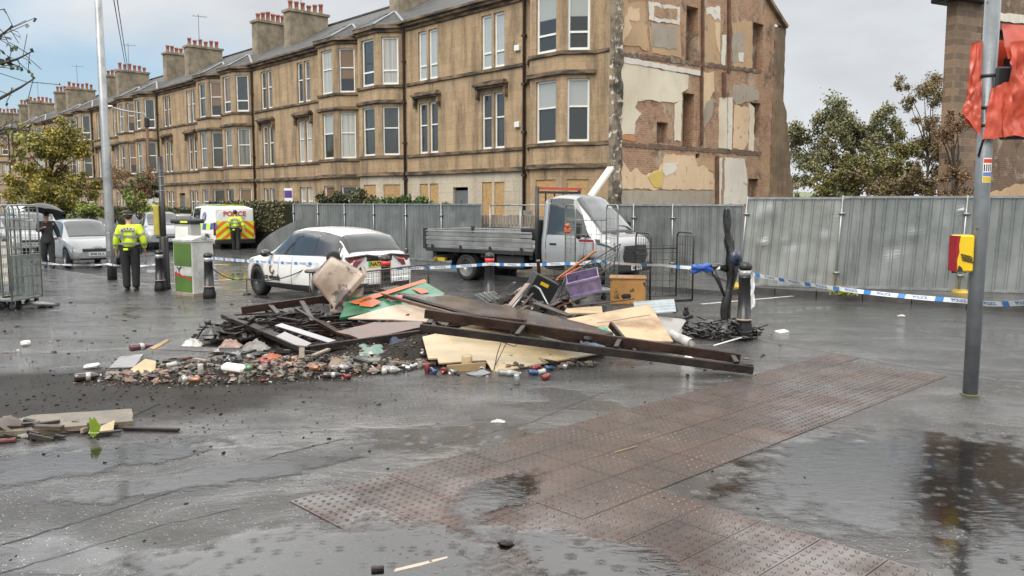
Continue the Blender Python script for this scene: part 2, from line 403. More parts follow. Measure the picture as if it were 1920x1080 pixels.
def halfglass(name, lo_, hi_, edge):
    m, t, p = nodes_of(name); s_ = t.nodes.new('ShaderNodeSeparateXYZ'); t.links.new(objco(t, 'Generated'), s_.inputs[0])
    c = ramp_node(t, s_.outputs[2], [(edge, lo_), (edge + .02, hi_)]); t.links.new(c, p.inputs['Base Color']); p.inputs['Roughness'].default_value = 0.04; p.inputs['Coat Weight'].default_value = .6; p.inputs['Coat Roughness'].default_value = .03; MATS[name] = m; return m
G_HALF = halfglass('half_blind_glass', (.03, .032, .032), (.30, .315, .30), .55); G_HALF2 = halfglass('brown_blind_glass', (.02, .02, .02), (.16, .10, .06), .30)
GLASSES = [G_DARK, G_NET, G_DARK, G_MID, G_DARK, G_HALF, G_MID, G_DARK, G_HALF2]
OSB = mat('chipboard', (0.44, 0.275, 0.12), 0.7, var=0.35, vs=9, b=0.3, bs=40)
POT = mat('clay_pot', (0.36, 0.14, 0.09), 0.7, var=0.35, vs=4)
PIPE = mat('rusty_pipe', (0.05, 0.03, 0.025), 0.6, var=0.4)
CEMENT = mat('cement_stack', (0.28, 0.235, 0.165), 0.85, var=0.55, vs=1.6, b=0.4, bs=12)

# wet tarmac: dark aggregate under a film of water, standing puddles in the hollows
def wet_ground(name, base, base2, grit=0.5, pud=(0.50, 0.58), rl=0.16, soot=True, grit_b=1.0, cior=1.7, smin=0.12):
    m, t, p = nodes_of(name); o = objco(t)
    sp = t.nodes.new('ShaderNodeSeparateXYZ'); t.links.new(o, sp.inputs[0])
    low = noise_node(t, mapping(t, o, (0.30, 0.42, 1), (3.3, 1.7, 0)), 1.0, 5, 0.55, 0.4)
    puddle = ramp_node(t, low, [(pud[0], 0.0), (pud[1], 1.0)])
    patch = noise_node(t, o, 0.8, 5, 0.65)
    c = ramp_node(t, patch, [(0.3, base2), (0.7, base)])
    v = t.nodes.new('ShaderNodeTexVoronoi'); v.inputs['Scale'].default_value = 105; t.links.new(o, v.inputs['Vector'])
    agg = v.outputs['Distance']; c = mixc(t, 0.55, c, mixc(t, 1.0, c, v.outputs['Color'], 'MULTIPLY'))
    v2 = t.nodes.new('ShaderNodeTexVoronoi'); v2.inputs['Scale'].default_value = 52; t.links.new(o, v2.inputs['Vector'])
    chip = mth(t, 'MULTIPLY', mth(t, 'LESS_THAN', v2.outputs['Distance'], 0.20), mth(t, 'GREATER_THAN', t_sep(t, v2.outputs['Color']), 0.80))
    c = mixc(t, mth(t, 'MULTIPLY', chip, grit), c, (0.55, 0.55, 0.52))
    dirt = noise_node(t, mapping(t, o, (0.5, 0.9, 1), (9, 2, 0)), 1.3, 6, 0.7)
    c = mixc(t, ramp_node(t, dirt, [(0.52, 0.0), (0.66, 0.55)]), c, (0.055, 0.043, 0.032))
    if soot:   # ash washed out from the fire, spread round the burnt heap
        dx = mth(t, 'MULTIPLY', mth(t, 'ADD', sp.outputs[0], 4.6), 0.30); dy = mth(t, 'MULTIPLY', mth(t, 'ADD', sp.outputs[1], -8.7), 0.62)
        dd = mth(t, 'ADD', mth(t, 'MULTIPLY', dx, dx), mth(t, 'MULTIPLY', dy, dy))
        k = mth(t, 'SUBTRACT', 1.55, mth(t, 'ADD', dd, mth(t, 'MULTIPLY', noise_node(t, o, 1.6, 6, 0.7), 0.9)))
        ash = ramp_node(t, k, [(0.0, 0.0), (0.7, 0.88)])
        c = mixc(t, ash, c, ramp_node(t, noise_node(t, o, 26, 5, 0.7), [(0.35, (0.010, 0.009, 0.008)), (0.7, (0.036, 0.030, 0.024))]))
    t.links.new(mixc(t, mth(t, 'MULTIPLY', puddle, 0.35), c, (0.03, 0.03, 0.03)), p.inputs['Base Color'])
    dry = mth(t, 'SUBTRACT', 1.0, puddle); film = noise_node(t, o, 1.1, 6, 0.65)
    p.inputs['Roughness'].default_value = 0.6; p.inputs['Specular IOR Level'].default_value = 0.3
    # relief of the stones under the film
    h = mth(t, 'MULTIPLY', mth(t, 'SUBTRACT', 0.0, agg), dry); n1 = bump(t, p, h, 0.6, 0.006)
    # the film itself: a clear coat, broken by grit, wind-rippled where the water runs, mirror-flat in the hollows
    p.inputs['Coat Weight'].default_value = 1.0; p.inputs['Coat IOR'].default_value = cior
    cw = ramp_node(t, film, [(0.32, 0.30), (0.56, 1.0)])
    if soot: cw = mth(t, 'MULTIPLY', cw, mth(t, 'SUBTRACT', 1.0, mth(t, 'MULTIPLY', ash, 0.95)))
    if soot: t.links.new(mth(t, 'MULTIPLY_ADD', ash, -0.27, 0.3), p.inputs['Specular IOR Level'])
    t.links.new(cw, p.inputs['Coat Weight'])
    t.links.new(mth(t, 'MULTIPLY_ADD', mth(t, 'MULTIPLY', dry, film), rl, 0.012), p.inputs['Coat Roughness'])
    vg = t.nodes.new('ShaderNodeTexVoronoi'); vg.inputs['Scale'].default_value = 34; vg.feature = 'SMOOTH_F1'; t.links.new(mapping(t, o, (1, 1.0, 1)), vg.inputs['Vector'])
    g1 = noise_node(t, o, 55, 4, 0.7); gk = mth(t, 'MULTIPLY_ADD', dry, 0.95, 0.03)
    pm = ramp_node(t, noise_node(t, mapping(t, o, (0.55, 1.1, 1), (5, 8, 0), (0, 0, R(-20))), 1.0, 6, 0.62, 0.5), [(0.40, smin), (0.60, 1.0)]); gk = mth(t, 'MULTIPLY', gk, pm)
    c1 = bump(t, None, mth(t, 'MULTIPLY', mth(t, 'ADD', g1, mth(t, 'MULTIPLY', vg.outputs['Distance'], 0.6)), gk), grit_b, 0.016)
    flow = noise_node(t, mapping(t, o, (2.0, 6.0, 1), rot=(0, 0, R(-24))), 2.6, 5, 0.62, 0.9)
    c2 = bump(t, None, mth(t, 'MULTIPLY', mth(t, 'MULTIPLY', flow, pm), mth(t, 'MULTIPLY_ADD', dry, 0.8, 0.05)), 0.30, 0.03, c1)
    rip = t.nodes.new('ShaderNodeTexVoronoi'); rip.inputs['Scale'].default_value = 6.5; t.links.new(o, rip.inputs['Vector'])
    ring = mth(t, 'MULTIPLY', mth(t, 'SINE', mth(t, 'MULTIPLY', rip.outputs['Distance'], 70.0)), ramp_node(t, rip.outputs['Distance'], [(0.10, 1.0), (0.34, 0.0)]))
    c3 = bump(t, None, mth(t, 'MULTIPLY', ring, puddle), 0.22, 0.004, c2); t.links.new(c3, p.inputs['Coat Normal'])
    MATS[name] = m; return m
TARMAC = wet_ground('wet_pavement_tarmac', (0.058, 0.057, 0.055), (0.036, 0.035, 0.034), 0.9, (0.47, 0.62), 0.12)
ROADTAR = wet_ground('wet_road_tarmac', (0.056, 0.055, 0.054), (0.04, 0.04, 0.039), 0.35, (0.45, 0.60), 0.08, soot=False, grit_b=0.45, cior=1.65, smin=0.05)
def tactile_mat():
    m, t, p = nodes_of('red_tactile_concrete'); o = objco(t)
    a = noise_node(t, o, 1.3, 6, 0.62); c = ramp_node(t, a, [(0.32, (0.030, 0.020, 0.016)), (0.55, (0.060, 0.036, 0.027)), (0.72, (0.086, 0.047, 0.034))])
    g = t.nodes.new('ShaderNodeNewGeometry')
    c = mixc(t, 1.0, c, mth(t, 'MULTIPLY_ADD', g.outputs['Random Per Island'], 0.22, 0.86), 'MULTIPLY')
    d = noise_node(t, o, 2.8, 6, 0.7); c = mixc(t, ramp_node(t, d, [(0.52, 0.0), (0.68, 0.75)]), c, (0.05, 0.04, 0.033))
    f = noise_node(t, o, 60, 4, 0.7); c = mixc(t, 1.0, c, ramp_node(t, f, [(0.3, 0.75), (0.7, 1.15)]), 'MULTIPLY')
    t.links.new(c, p.inputs['Base Color']); p.inputs['Roughness'].default_value = 0.5; w_ = noise_node(t, o, 1.6, 5, 0.6)
    t.links.new(ramp_node(t, w_, [(0.36, 0.15), (0.60, 1.0)]), p.inputs['Coat Weight']); p.inputs['Coat IOR'].default_value = 1.5; p.inputs['Specular IOR Level'].default_value = .3; t.links.new(ramp_node(t, w_, [(0.35, 0.28), (0.62, 0.05)]), p.inputs['Coat Roughness'])
    nb_ = bump(t, p, f, 0.3, 0.006); cb_ = bump(t, None, noise_node(t, o, 30, 4, .6), 0.25, 0.006); t.links.new(cb_, p.inputs['Coat Normal'])
    MATS['tactile'] = m; return m
TACT = tactile_mat()
KERB = mat('granite_kerb', (0.06, 0.056, 0.052), 0.4, var=0.45, vs=3, b=0.3, bs=40)
LINEW = mat('road_paint_white', (0.55, 0.55, 0.52), 0.35, var=0.5, vs=6, lo=0.3, hi=0.5)
LINEY = mat('road_paint_yellow', (0.62, 0.40, 0.04), 0.4, var=0.45, vs=5)
# ------------------------------------------------------------------ ground
def sheet(name, poly, z, m, thick=0.0, nrm=(0, 0, 1)):
    mb = MB()
    if thick: mb.prism([(x, y, z) for x, y in poly], nrm, thick)
    else: mb.add([(x, y, z) for x, y in poly], [list(range(len(poly)))])
    return tag(mb.build(name, m), kind='structure')
sheet('road', [(-400, -60), (400, -60), (400, 900), (-400, 900)], -0.05, ROADTAR)
KLINE = [(-60, 62), (-26, 34.5), (-14.3, 25.4), (-8.74, 20.2), (-7.4, 18.9), (-6.2, 18.0), (-4.6, 16.7), (-2.6, 16.05), (-0.4, 15.75), (1.4, 14.9), (2.7, 13.5), (3.55, 12.25),
         (4.3, 11.1), (4.95, 10.0), (5.55, 9.3), (6.6, 8.95), (12, 7.9), (40, 2)]
sheet('pavement', KLINE[::-1] + [(-60, -30), (40, -30)][::1], 0.0, TARMAC, 0.2)
# kerb stones run round the pavement edge
mb = MB(); acc = 0
def smooth_line(pts, step):
    out = []
    for a, b in zip(pts[:-1], pts[1:]):
        a, b = V((a[0], a[1], 0)), V((b[0], b[1], 0)); n = max(1, int((b - a).length / step))
        out += [a.lerp(b, i / n) for i in range(n)]
    return out + [V((pts[-1][0], pts[-1][1], 0))]
kp = smooth_line(KLINE[1:], 0.9)
for a, b in zip(kp[:-1], kp[1:]):
    d = (b - a).normalized(); s = V((-d.y, d.x, 0))
    mb.beam(a + d * .006 + s * .065 + V((0, 0, -.096)), b - d * .006 + s * .065 + V((0, 0, -.096)), 0.125, 0.2, bev=0.012)
tag(mb.build('kerb', KERB), kind='structure')
# far pavement, in front of the terrace gardens, and the raised footway behind the right hoarding
FO = V((-5.22, 41.9, 0)); EX = V((0.678, -0.735, 0)); EN = V((-0.735, -0.678, 0))      # along the terrace (towards the viewer) / out of its face
def fac(x, n, z=0.0): return FO + EX * x + EN * n + V((0, 0, z))
def fp(x, n): p = fac(x, n); return (p.x, p.y)
sheet('far_pavement', [fp(-140, 10.2), fp(-140, 0), fp(24, 0), fp(24, 8.6), fp(14, 10.2)], 0.06, TARMAC, 0.15)
RK = [(5.3, 19.3), (6.76, 18.15), (8.3, 17.0), (9.89, 15.75), (12.2, 14.4), (20, 10.5)]
sheet('footway', [(x, y) for x, y in RK[::-1]] + [(5.6, 27), (40, 60), (40, 10)], 0.10, TARMAC, 0.2)
mb = MB(); kp = smooth_line(RK, 0.9)
for a, b in zip(kp[:-1], kp[1:]):
    d = (b - a).normalized(); s = V((d.y, -d.x, 0))
    mb.beam(a + d * .006 + s * .065 + V((0, 0, .006)), b - d * .006 + s * .065 + V((0, 0, .006)), 0.125, 0.2, bev=0.012)
tag(mb.build('far_kerb', KERB), kind='structure')
# tactile paving: slabs with raised blisters, a band along the crossing and a tail towards the viewer
TO = V((-1.52, 5.46, 0)); T1 = V((0.725, 0.689, 0)); T2 = V((0.689, -0.725, 0))
def tp(u, v, z=0): return TO + T1 * u + T2 * v + V((0, 0, z))
mb = MB(); S = 0.40; cells = []
for i in range(0, 21):
    lim = 4
    for j in range(lim):
        u, v = i * S, j * S
        if u + S > 8.05 - 0.12 * j: continue
        cells.append((u, v))
for i in range(0, 5):
    for j in range(4, 13): cells.append((0.02 + i * S, j * S))
trot = Matrix((T1, -T2, V((0, 0, 1)))).transposed()
nb = 6
for (u, v) in cells:
    tilt = random.uniform(-.002, .002); zt = 0.007 + random.uniform(-.0012, .0012)
    c = tp(u + S / 2, v + S / 2, zt - 0.02)
    mb.box(c, (S - .0055, S - .0055, 0.04), trot)
    near = c.y < 7.2
    ns = 8 if near else 6
    for a in range(nb):
        for b in range(nb):
            q = tp(u + (a + .5) * S / nb, v + (b + .5) * S / nb, zt)
            wear = random.random(); hh = 0.0085 * (0.5 + 0.5 * wear) ; r0, r1 = 0.0155, 0.0095
            vs = [q + V((r0 * math.cos(2 * math.pi * k / ns), r0 * math.sin(2 * math.pi * k / ns), -.0005)) for k in range(ns)]
            vs += [q + V((r1 * math.cos(2 * math.pi * k / ns), r1 * math.sin(2 * math.pi * k / ns), hh)) for k in range(ns)]
            fs = [(k, (k + 1) % ns, ns + (k + 1) % ns, ns + k) for k in range(ns)] + [list(range(ns, 2 * ns))]
            mb.add(vs, fs, 0, False)
tag(mb.build('tactile_paving', TACT, fix=False), kind='structure')
# standing water over the low slabs: clear sheets that thin out at a ragged edge
def water_mat():
    m = bpy.data.materials.new('puddle_water'); m.use_nodes = True; t = m.node_tree; t.nodes.clear()
    o = t.nodes.new('ShaderNodeOutputMaterial'); mx_ = t.nodes.new('ShaderNodeMixShader'); tr = t.nodes.new('ShaderNodeBsdfTransparent'); gl = t.nodes.new('ShaderNodeBsdfGlossy'); fr = t.nodes.new('ShaderNodeFresnel')
    gl.inputs['Roughness'].default_value = 0.09; fr.inputs['IOR'].default_value = 1.8
    oc = objco(t); s = t.nodes.new('ShaderNodeSeparateXYZ'); t.links.new(objco(t, 'UV'), s.inputs[0]); edge = mth(t, 'ADD', s.outputs[0], mth(t, 'MULTIPLY_ADD', noise_node(t, oc, 3.2, 6, .65), 1.5, -.75)); k = ramp_node(t, edge, [(0.18, 0.0), (0.42, 1.0)])
    rip = t.nodes.new('ShaderNodeTexVoronoi'); rip.inputs['Scale'].default_value = 7.5; t.links.new(oc, rip.inputs['Vector'])
    ring = mth(t, 'MULTIPLY', mth(t, 'SINE', mth(t, 'MULTIPLY', rip.outputs['Distance'], 62.0)), ramp_node(t, rip.outputs['Distance'], [(0.12, 1.0), (0.40, 0.0)]))
    n1 = bump(t, None, ring, 0.16, 0.003); n2_ = bump(t, None, noise_node(t, mapping(t, oc, (5, 12, 1), rot=(0, 0, R(40))), 1.2, 2, 0.5, 1.0), 0.05, 0.02, n1)
    t.links.new(n2_, gl.inputs['Normal']); t.links.new(n2_, fr.inputs['Normal'])
    t.links.new(mixc(t, k, (1, 1, 1), (.60, .58, .55)), tr.inputs[0])
    t.links.new(mth(t, 'MULTIPLY', fr.outputs[0], k), mx_.inputs[0]); t.links.new(tr.outputs[0], mx_.inputs[1]); t.links.new(gl.outputs[0], mx_.inputs[2]); t.links.new(mx_.outputs[0], o.inputs[0])
    return m
WATER = water_mat()
def puddle(cx, cy, rx, ry, rot, z):
    n, m_ = 40, 8; vs = [V((cx, cy, z))]; rr = [1.0]
    for j in range(1, m_ + 1):
        for k in range(n):
            a = 2 * math.pi * k / n; f = j / m_; x, y = rx * f * math.cos(a), ry * f * math.sin(a); vs.append(V((cx + x * math.cos(rot) - y * math.sin(rot), cy + x * math.sin(rot) + y * math.cos(rot), z))); rr.append(1 - f)
    fs = [(0, 1 + k, 1 + (k + 1) % n) for k in range(n)] + [(1 + j * n + k, 1 + (j + 1) * n + k, 1 + (j + 1) * n + (k + 1) % n, 1 + j * n + (k + 1) % n) for j in range(m_ - 1) for k in range(n)]
    mb = MB(); mb.add(vs, fs); o = mb.build('puddle', WATER); uv = o.data.uv_layers.new(name='UVMap')
    for l in o.data.loops: uv.data[l.index].uv = (rr[l.vertex_index], 0)
    return tag(o, kind='structure')
puddle(-1.0, 4.45, 1.5, .85, R(12), 0.0135); puddle(-.1, 5.6, .75, .30, R(60), 0.0140); puddle(.5, 4.5, .8, .4, R(-35), 0.0145)
puddle(2.9, 6.0, 2.0, 1.3, R(35), 0.004); puddle(-3.7, 6.2, 1.9, .55, R(28), 0.0045); puddle(-2.2, 6.0, 1.4, .35, R(28), 0.005); puddle(3.2, 4.5, 1.5, .7, R(20), 0.0055)
# painted lines on the road
mb = MB()
def stripe(a, b, wd, z=-0.046):
    a, b = V((a[0], a[1], z)), V((b[0], b[1], z)); d = (b - a).normalized(); s = V((-d.y, d.x, 0)) * wd / 2
    mb.quad(a - s, b - s, b + s, a + s)
stripe((3.9, 16.9), (6.9, 18.75), .1); stripe((-6.3, 24.2), (-3.5, 25.0), .1); stripe((-9, 21), (-7.6, 22.4), .1); stripe((-12, 29), (-9.5, 27.6), .1); stripe((-5.6, 18.9), (-4.3, 19.3), .1)
tag(mb.build('road_marking', LINEW), kind='structure')
mb = MB(); stripe((5.62, 9.02 + .42), (6.7, 9.25), .1); stripe((6.75, 9.24), (12, 8.2), .1)
tag(mb.build('road_marking', LINEY), kind='structure')
# a cut seam in the tarmac, running up from the lower left
SEAM = mat('tar_seam', (0.012, 0.012, 0.012), 0.5)
def seam(px, wd, seed):
    P = []; rnd = random.Random(seed)
    for (x0, y0), (x1, y1) in zip(px[:-1], px[1:]):
        for k in range(14): q = at(x0 + (x1 - x0) * k / 14, y0 + (y1 - y0) * k / 14, 0.003); P.append(q + V((rnd.uniform(-.008, .008), rnd.uniform(-.012, .012), 0)))
    mb = MB(); vs = []
    for i, p in enumerate(P):
        d = (P[min(i + 1, len(P) - 1)] - P[max(i - 1, 0)]).normalized(); n = V((-d.y, d.x, 0)) * wd * rnd.uniform(.35, 1.1); vs += [p - n, p + n]
    mb.add(vs, [(2 * i, 2 * i + 2, 2 * i + 3, 2 * i + 1) for i in range(len(P) - 1)]); tag(mb.build('pavement_seam', SEAM), kind='structure')
seam([(-40, 1034), (200, 962), (360, 908), (520, 852), (655, 820)], .010, 1); seam([(1130, 640 + 95), (1000, 790), (860, 826), (700, 862)], .005, 2); seam([(0, 1075), (300, 985), (460, 950)], .005, 3)
# low hills far off, between the buildings
HILL = mat('hill_grass', (0.16, 0.19, 0.10), 0.9, var=0.4, vs=0.02)
mb = MB(); mb.grid(lambda a, b: (-300 + 900 * a, 420 + 180 * b, -2 + 13 * math.sin(math.pi * b) * (0.7 + 0.3 * math.sin(a * 17)) * 1.0), 40, 8)
tag(mb.build('hills', HILL), kind='structure')
# ------------------------------------------------------------------ sandstone tenement terrace
class Frame:
    """a vertical wall plane: o + ex*x + z up, ey points into the wall"""
    def __init__(s, o, ex):
        s.o = V(o); s.ex = V(ex).normalized(); s.ey = V((-s.ex.y, s.ex.x, 0))
    def p(s, x, y, z): return s.o + s.ex * x + s.ey * y + V((0, 0, z))
def wall_holes(mb, fr, x0, x1, z0, z1, holes, reveal=0.2, mi=0, mi_back=None):
    xs = sorted({x0, x1, *[h[0] for h in holes], *[h[1] for h in holes]}); zs = sorted({z0, z1, *[h[2] for h in holes], *[h[3] for h in holes]})
    xs = [x for x in xs if x0 <= x <= x1]; zs = [z for z in zs if z0 <= z <= z1]
    for a, b in zip(xs[:-1], xs[1:]):
        for c, d in zip(zs[:-1], zs[1:]):
            mx_, mz_ = (a + b) / 2, (c + d) / 2
            if any(h[0] < mx_ < h[1] and h[2] < mz_ < h[3] for h in holes): continue
            mb.quad(fr.p(a, 0, c), fr.p(b, 0, c), fr.p(b, 0, d), fr.p(a, 0, d), mi)
    for h in holes:
        a, b, c, d = h[:4]; r = h[4] if len(h) > 4 else reveal
        P = fr.p
        mb.quad(P(a, 0, c), P(a, r, c), P(a, r, d), P(a, 0, d), mi); mb.quad(P(b, 0, c), P(b, 0, d), P(b, r, d), P(b, r, c), mi)
        mb.quad(P(a, 0, d), P(a, r, d), P(b, r, d), P(b, 0, d), mi); mb.quad(P(a, 0, c), P(b, 0, c), P(b, r, c), P(a, r, c), mi)
        if mi_back is not None and len(h) > 4: mb.quad(P(a, r, c), P(b, r, c), P(b, r, d), P(a, r, d), mi_back)
_wm = {}
def window(parent, fr, x0, x1, z0, z1, y=0.13, style='sash', gl=None, fm=None):
    wd, ht = round(x1 - x0, 3), round(z1 - z0, 3)
    key = (wd, ht, style)
    if key not in _wm:
        mb = MB(); t = 0.075 if style != 'casement' else 0.09; d = 0.07
        mb.box((0, 0, ht - t / 2), (wd, d, t)); mb.box((0, 0, t * .6), (wd, d + .03, t * 1.2))
        for s in (-1, 1): mb.box((s * (wd / 2 - t / 2), 0, ht / 2 + t * .1), (t, d, ht - 2.2 * t))
        if style == 'sash': mb.box((0, -.01, ht * .56), (wd - 2 * t, d, 0.06))
        elif style == 'casement': mb.box((0, -.01, ht * .30), (wd - 2 * t, d, 0.08))
        elif style == 'low': mb.box((0, -.01, ht * .14), (wd - 2 * t, d, 0.06))
        g = MB(); g.box((0, .012, ht / 2), (wd - t, .012, ht - t))
        _wm[key] = (mb, g)
    mb, g = _wm[key]
    k2 = ('me',) + key
    o = None
    if k2 in _wm:
        f0, p0 = _wm[k2]; o = f0.copy(); COL.objects.link(o); pn = p0.copy(); COL.objects.link(pn); pn.parent = o
    else:
        o = mb.build('window', PVC); pn = g.build('pane', G_DARK, o); _wm[k2] = (o, pn)
    o.parent = parent
    c = fr.p((x0 + x1) / 2, y, z0); o.location = c; o.rotation_euler = (0, 0, math.atan2(fr.ex.y, fr.ex.x))
    for ob, mm in ((pn, gl or random.choice(GLASSES)), (o, fm or PVC)):
        ob.material_slots[0].link = 'OBJECT'; ob.material_slots[0].material = mm
    return o
def board(parent, fr, x0, x1, z0, z1, y=0.05):
    mb = MB(); P = fr.p
    mb.prism([P(x0 - .02, y, z0), P(x1 + .02, y, z0), P(x1 + .02, y, z1), P(x0 - .02, y, z1)], fr.ey * -1, .02)
    return mb.build('window_board', OSB, parent)
def band(mb, pts, z0, z1, out, mi=0):
    """moulding running round the outside of a polyline (outside = right hand side walking along it is -ey)"""
    n = len(pts); nrm = []
    for a, b in zip(pts[:-1], pts[1:]):
        d = (V(b) - V(a)).normalized(); nrm.append(V((d.y, -d.x, 0)))
    o = []
    for i, p in enumerate(pts):
        if i == 0: q = nrm[0]
        elif i == n - 1: q = nrm[-1]
        else:
            q = (nrm[i - 1] + nrm[i]).normalized(); q = q / max(.4, q.dot(nrm[i]))
        o.append(V(p) + q * out)
    for i in range(n - 1):
        a, b, c, d = V(pts[i]), V(pts[i + 1]), o[i + 1], o[i]
        zz = lambda p, z: V((p.x, p.y, z))
        mb.add([zz(a, z0), zz(b, z0), zz(c, z0 + .03), zz(d, z0 + .03), zz(a, z1 + .01), zz(b, z1 + .01), zz(c, z1), zz(d, z1)],
               [(0, 3, 2, 1), (4, 5, 6, 7), (3, 7, 6, 2)] + ([(0, 4, 7, 3)] if i == 0 else []) + ([(1, 2, 6, 5)] if i == n - 2 else []), mi)
EAVE = 10.72
FLOORS = [(1.05, 2.95), (4.42, 6.85), (7.92, 10.25)]
BANDS = [(3.36, 3.56, .16), (4.24, 4.40, .09), (7.74, 7.90, .09)]
UNIT = 16.8
PAIRS = [1.72, 6.45]
def bay_pts(x0, pr=0.85): return [V((x0, 0, 0)), V((x0 + 0.95, -pr, 0)), V((x0 + 2.75, -pr, 0)), V((x0 + 3.7, 0, 0))]
def bay(parent, wb, tb, rb, x0, g_board=False, styles=('sash', 'sash', 'sash'), gls=None, pale=False):
    pts = bay_pts(x0)
    for a, b in zip(pts[:-1], pts[1:]):
        fr = Frame(a, b - a); ln = (b - a).length; ww = 1.12 if ln > 1.5 else 0.86; c = ln / 2
        hs = [(c - ww / 2, c + ww / 2, z0, z1) for z0, z1 in FLOORS]
        wall_holes(wb, fr, 0, ln, 3.4, EAVE, hs[1:]); wall_holes(wb, fr, 0, ln, 0, 3.4, hs[:1], mi=1 if pale else 0)
        for k, h in enumerate(hs):
            if k == 0 and g_board: board(parent, fr, *h)
            else: window(parent, fr, *h, style=styles[k], gl=gls)
    for z0, z1, o in BANDS: band(tb, pts, z0, z1, o)
    band(tb, pts, 6.98, 7.16, .14); band(tb, pts, 10.44, 10.60, .10); band(tb, pts, 10.60, 10.80, .24)
    # hipped slate cap
    n_ = [V((p.x, p.y - 0, 0)) for p in pts]; cx = x0 + 1.85
    ring = [V((x0 - .25, 0.0, 10.80)), V((x0 + .87, -1.12, 10.80)), V((x0 + 2.83, -1.12, 10.80)), V((x0 + 3.95, 0.0, 10.80))]
    ap = [V((cx - .45, .55, 11.75)), V((cx + .45, .55, 11.75))]
    back = [V((x0 - .25, 1.9, 11.9)), V((x0 + 3.95, 1.9, 11.9))]; rid = [V((cx - .45, 1.9, 11.95)), V((cx + .45, 1.9, 11.95))]
    rb.add(ring + ap + back + rid, [(0, 1, 4), (1, 2, 5, 4), (2, 3, 5), (0, 4, 8, 6), (3, 7, 9, 5), (4, 5, 9, 8)], 0)
    for a, b in ((ring[1], ap[0]), (ring[2], ap[1]), (ap[0], ap[1]), (ring[0], ap[0]), (ring[3], ap[1])): rb.beam(a + V((0, 0, .03)), b + V((0, 0, .03)), .13, .05, mi=1)
def chimney(parent, x, y0, y1, top, zb=11.2, pots=6, wd=0.85):
    mb = MB(); mb.box((x, (y0 + y1) / 2, (zb + top) / 2), (wd, y1 - y0, top - zb)); mb.box((x, (y0 + y1) / 2, top + .02), (wd + .2, y1 - y0 + .2, .16))
    mb.box((x, (y0 + y1) / 2, zb + .95), (wd + .1, y1 - y0 + .1, .12))
    o = mb.build('chimney', CEMENT, parent)
    for i in range(pots):
        y = y0 + .28 + (y1 - y0 - .56) * i / max(1, pots - 1); h = random.choice([.62, .62, .72, .5])
        pb = MB(); pb.lathe([(.16, 0), (.13, .08), (.125, h - .14), (.165, h - .12), (.165, h - .02), (.13, h), (.10, h)], 10); q = pb.build('chimney_pot', POT, o); q.location = (x, y, top + .10)
    return o
def flat(parent, wb, tb, xa, xb, gfl='window', hole_extra=(), styles=('sash', 'sash', 'sash'), gls=(None, None), pale_to=None):
    fr = Frame((0, 0, 0), (1, 0, 0)); hs = []
    for pc in PAIRS:
        c = xa + pc
        for k, (z0, z1) in enumerate(FLOORS):
            for sgn in (-1, 1):
                a = c + sgn * .42 - .34; b = a + .68; hs.append((a, b, z0, z1, k, pc))
    # street door between the window pairs
    dx = xa + 4.15; door = (dx - .55, dx + .55, 0, 2.75)
    wall_holes(wb, fr, xa, xb, 3.4, EAVE, [h[:4] for h in hs if h[4] > 0])
    wall_holes(wb, fr, xa, xb, 0, 3.4, [h[:4] for h in hs if h[4] == 0] + [door], mi=1 if pale_to else 0)
    for a, b, z0, z1, k, pc in hs:
        if k == 0 and gfl == 'board': board(parent, fr, a, b, z0, z1)
        else: window(parent, fr, a, b, z0, z1, style=styles[k], gl=gls[0 if k < 2 else 1])
    d = MB(); d.box((dx, .16, 1.3), (1.1, .06, 2.6)); [d.box((dx + s * .26, .12, z), (.36, .04, h)) for s in (-1, 1) for z, h in ((.55, .7), (1.6, 1.1))]
    d.build('door', mat('grey_green_door', (0.12, 0.135, 0.135), .4), parent)
    for z0, z1, o in BANDS: band(tb, [V((xa, 0, 0)), V((xb, 0, 0))], z0, z1, o)
    band(tb, [V((xa, 0, 0)), V((xb, 0, 0))], 10.44, 10.60, .10); band(tb, [V((xa, 0, 0)), V((xb, 0, 0))], 10.60, 10.78, .26)
    for pc in PAIRS:      # hood mouldings on brackets over the first-floor pairs
        c = xa + pc; tb.box((c, -.17, 7.20), (2.05, .36, .10)); tb.box((c, -.13, 7.11), (1.9, .26, .09)); tb.box((c, -.10, 7.30), (1.8, .22, .12))
        for s in (-1, 1): tb.box((c + s * .93, -.09, 6.86), (.13, .2, .5), taper=1.0)
def roofs(parent, x0, x1, ridge=14.0, rd=5.5, depth=11.0):
    rb = MB(); a = .30
    rb.add([(x0, -a, 10.80), (x1, -a, 10.80), (x1, rd, ridge), (x0, rd, ridge), (x0, depth + a, 10.80), (x1, depth + a, 10.80)], [(0, 1, 2, 3), (3, 2, 5, 4)])
    for i in range(int((x1 - x0) / .45)): rb.box((x0 + .2 + i * .45, rd, ridge + .03), (.44, .24, .09), mi=0)
    rb.beam((x0, -a - .03, 10.82), (x1, -a - .03, 10.82), .12, .10, mi=2)
    return rb
def pipe(parent, x, y=-.10, z1=10.6):
    mb = MB(); mb.tube([(x, y, 0), (x, y, z1), (x, y - .12, z1 + .15)], .065, 8)
    for z in (1, 3.2, 5, 7, 9): mb.box((x, y, z), (.2, .16, .1))
    return mb.build('drainpipe', PIPE, parent)
def box_walls(wb, x0, x1, depth=11.0, left=True, right=True):
    if left: wb.add([(x0, 0, 0), (x0, depth, 0), (x0, depth, 10.8), (x0, 5.5, 14.0), (x0, 0, 10.8)], [(0, 1, 2, 3, 4)])
    if right: wb.add([(x1, 0, 0), (x1, depth, 0), (x1, depth, 10.8), (x1, 5.5, 14.0), (x1, 0, 10.8)], [(4, 3, 2, 1, 0)])
    wb.quad((x0, depth, 0), (x1, depth, 0), (x1, depth, 10.8), (x0, depth, 10.8))
TROT = math.atan2(EX.y, EX.x)
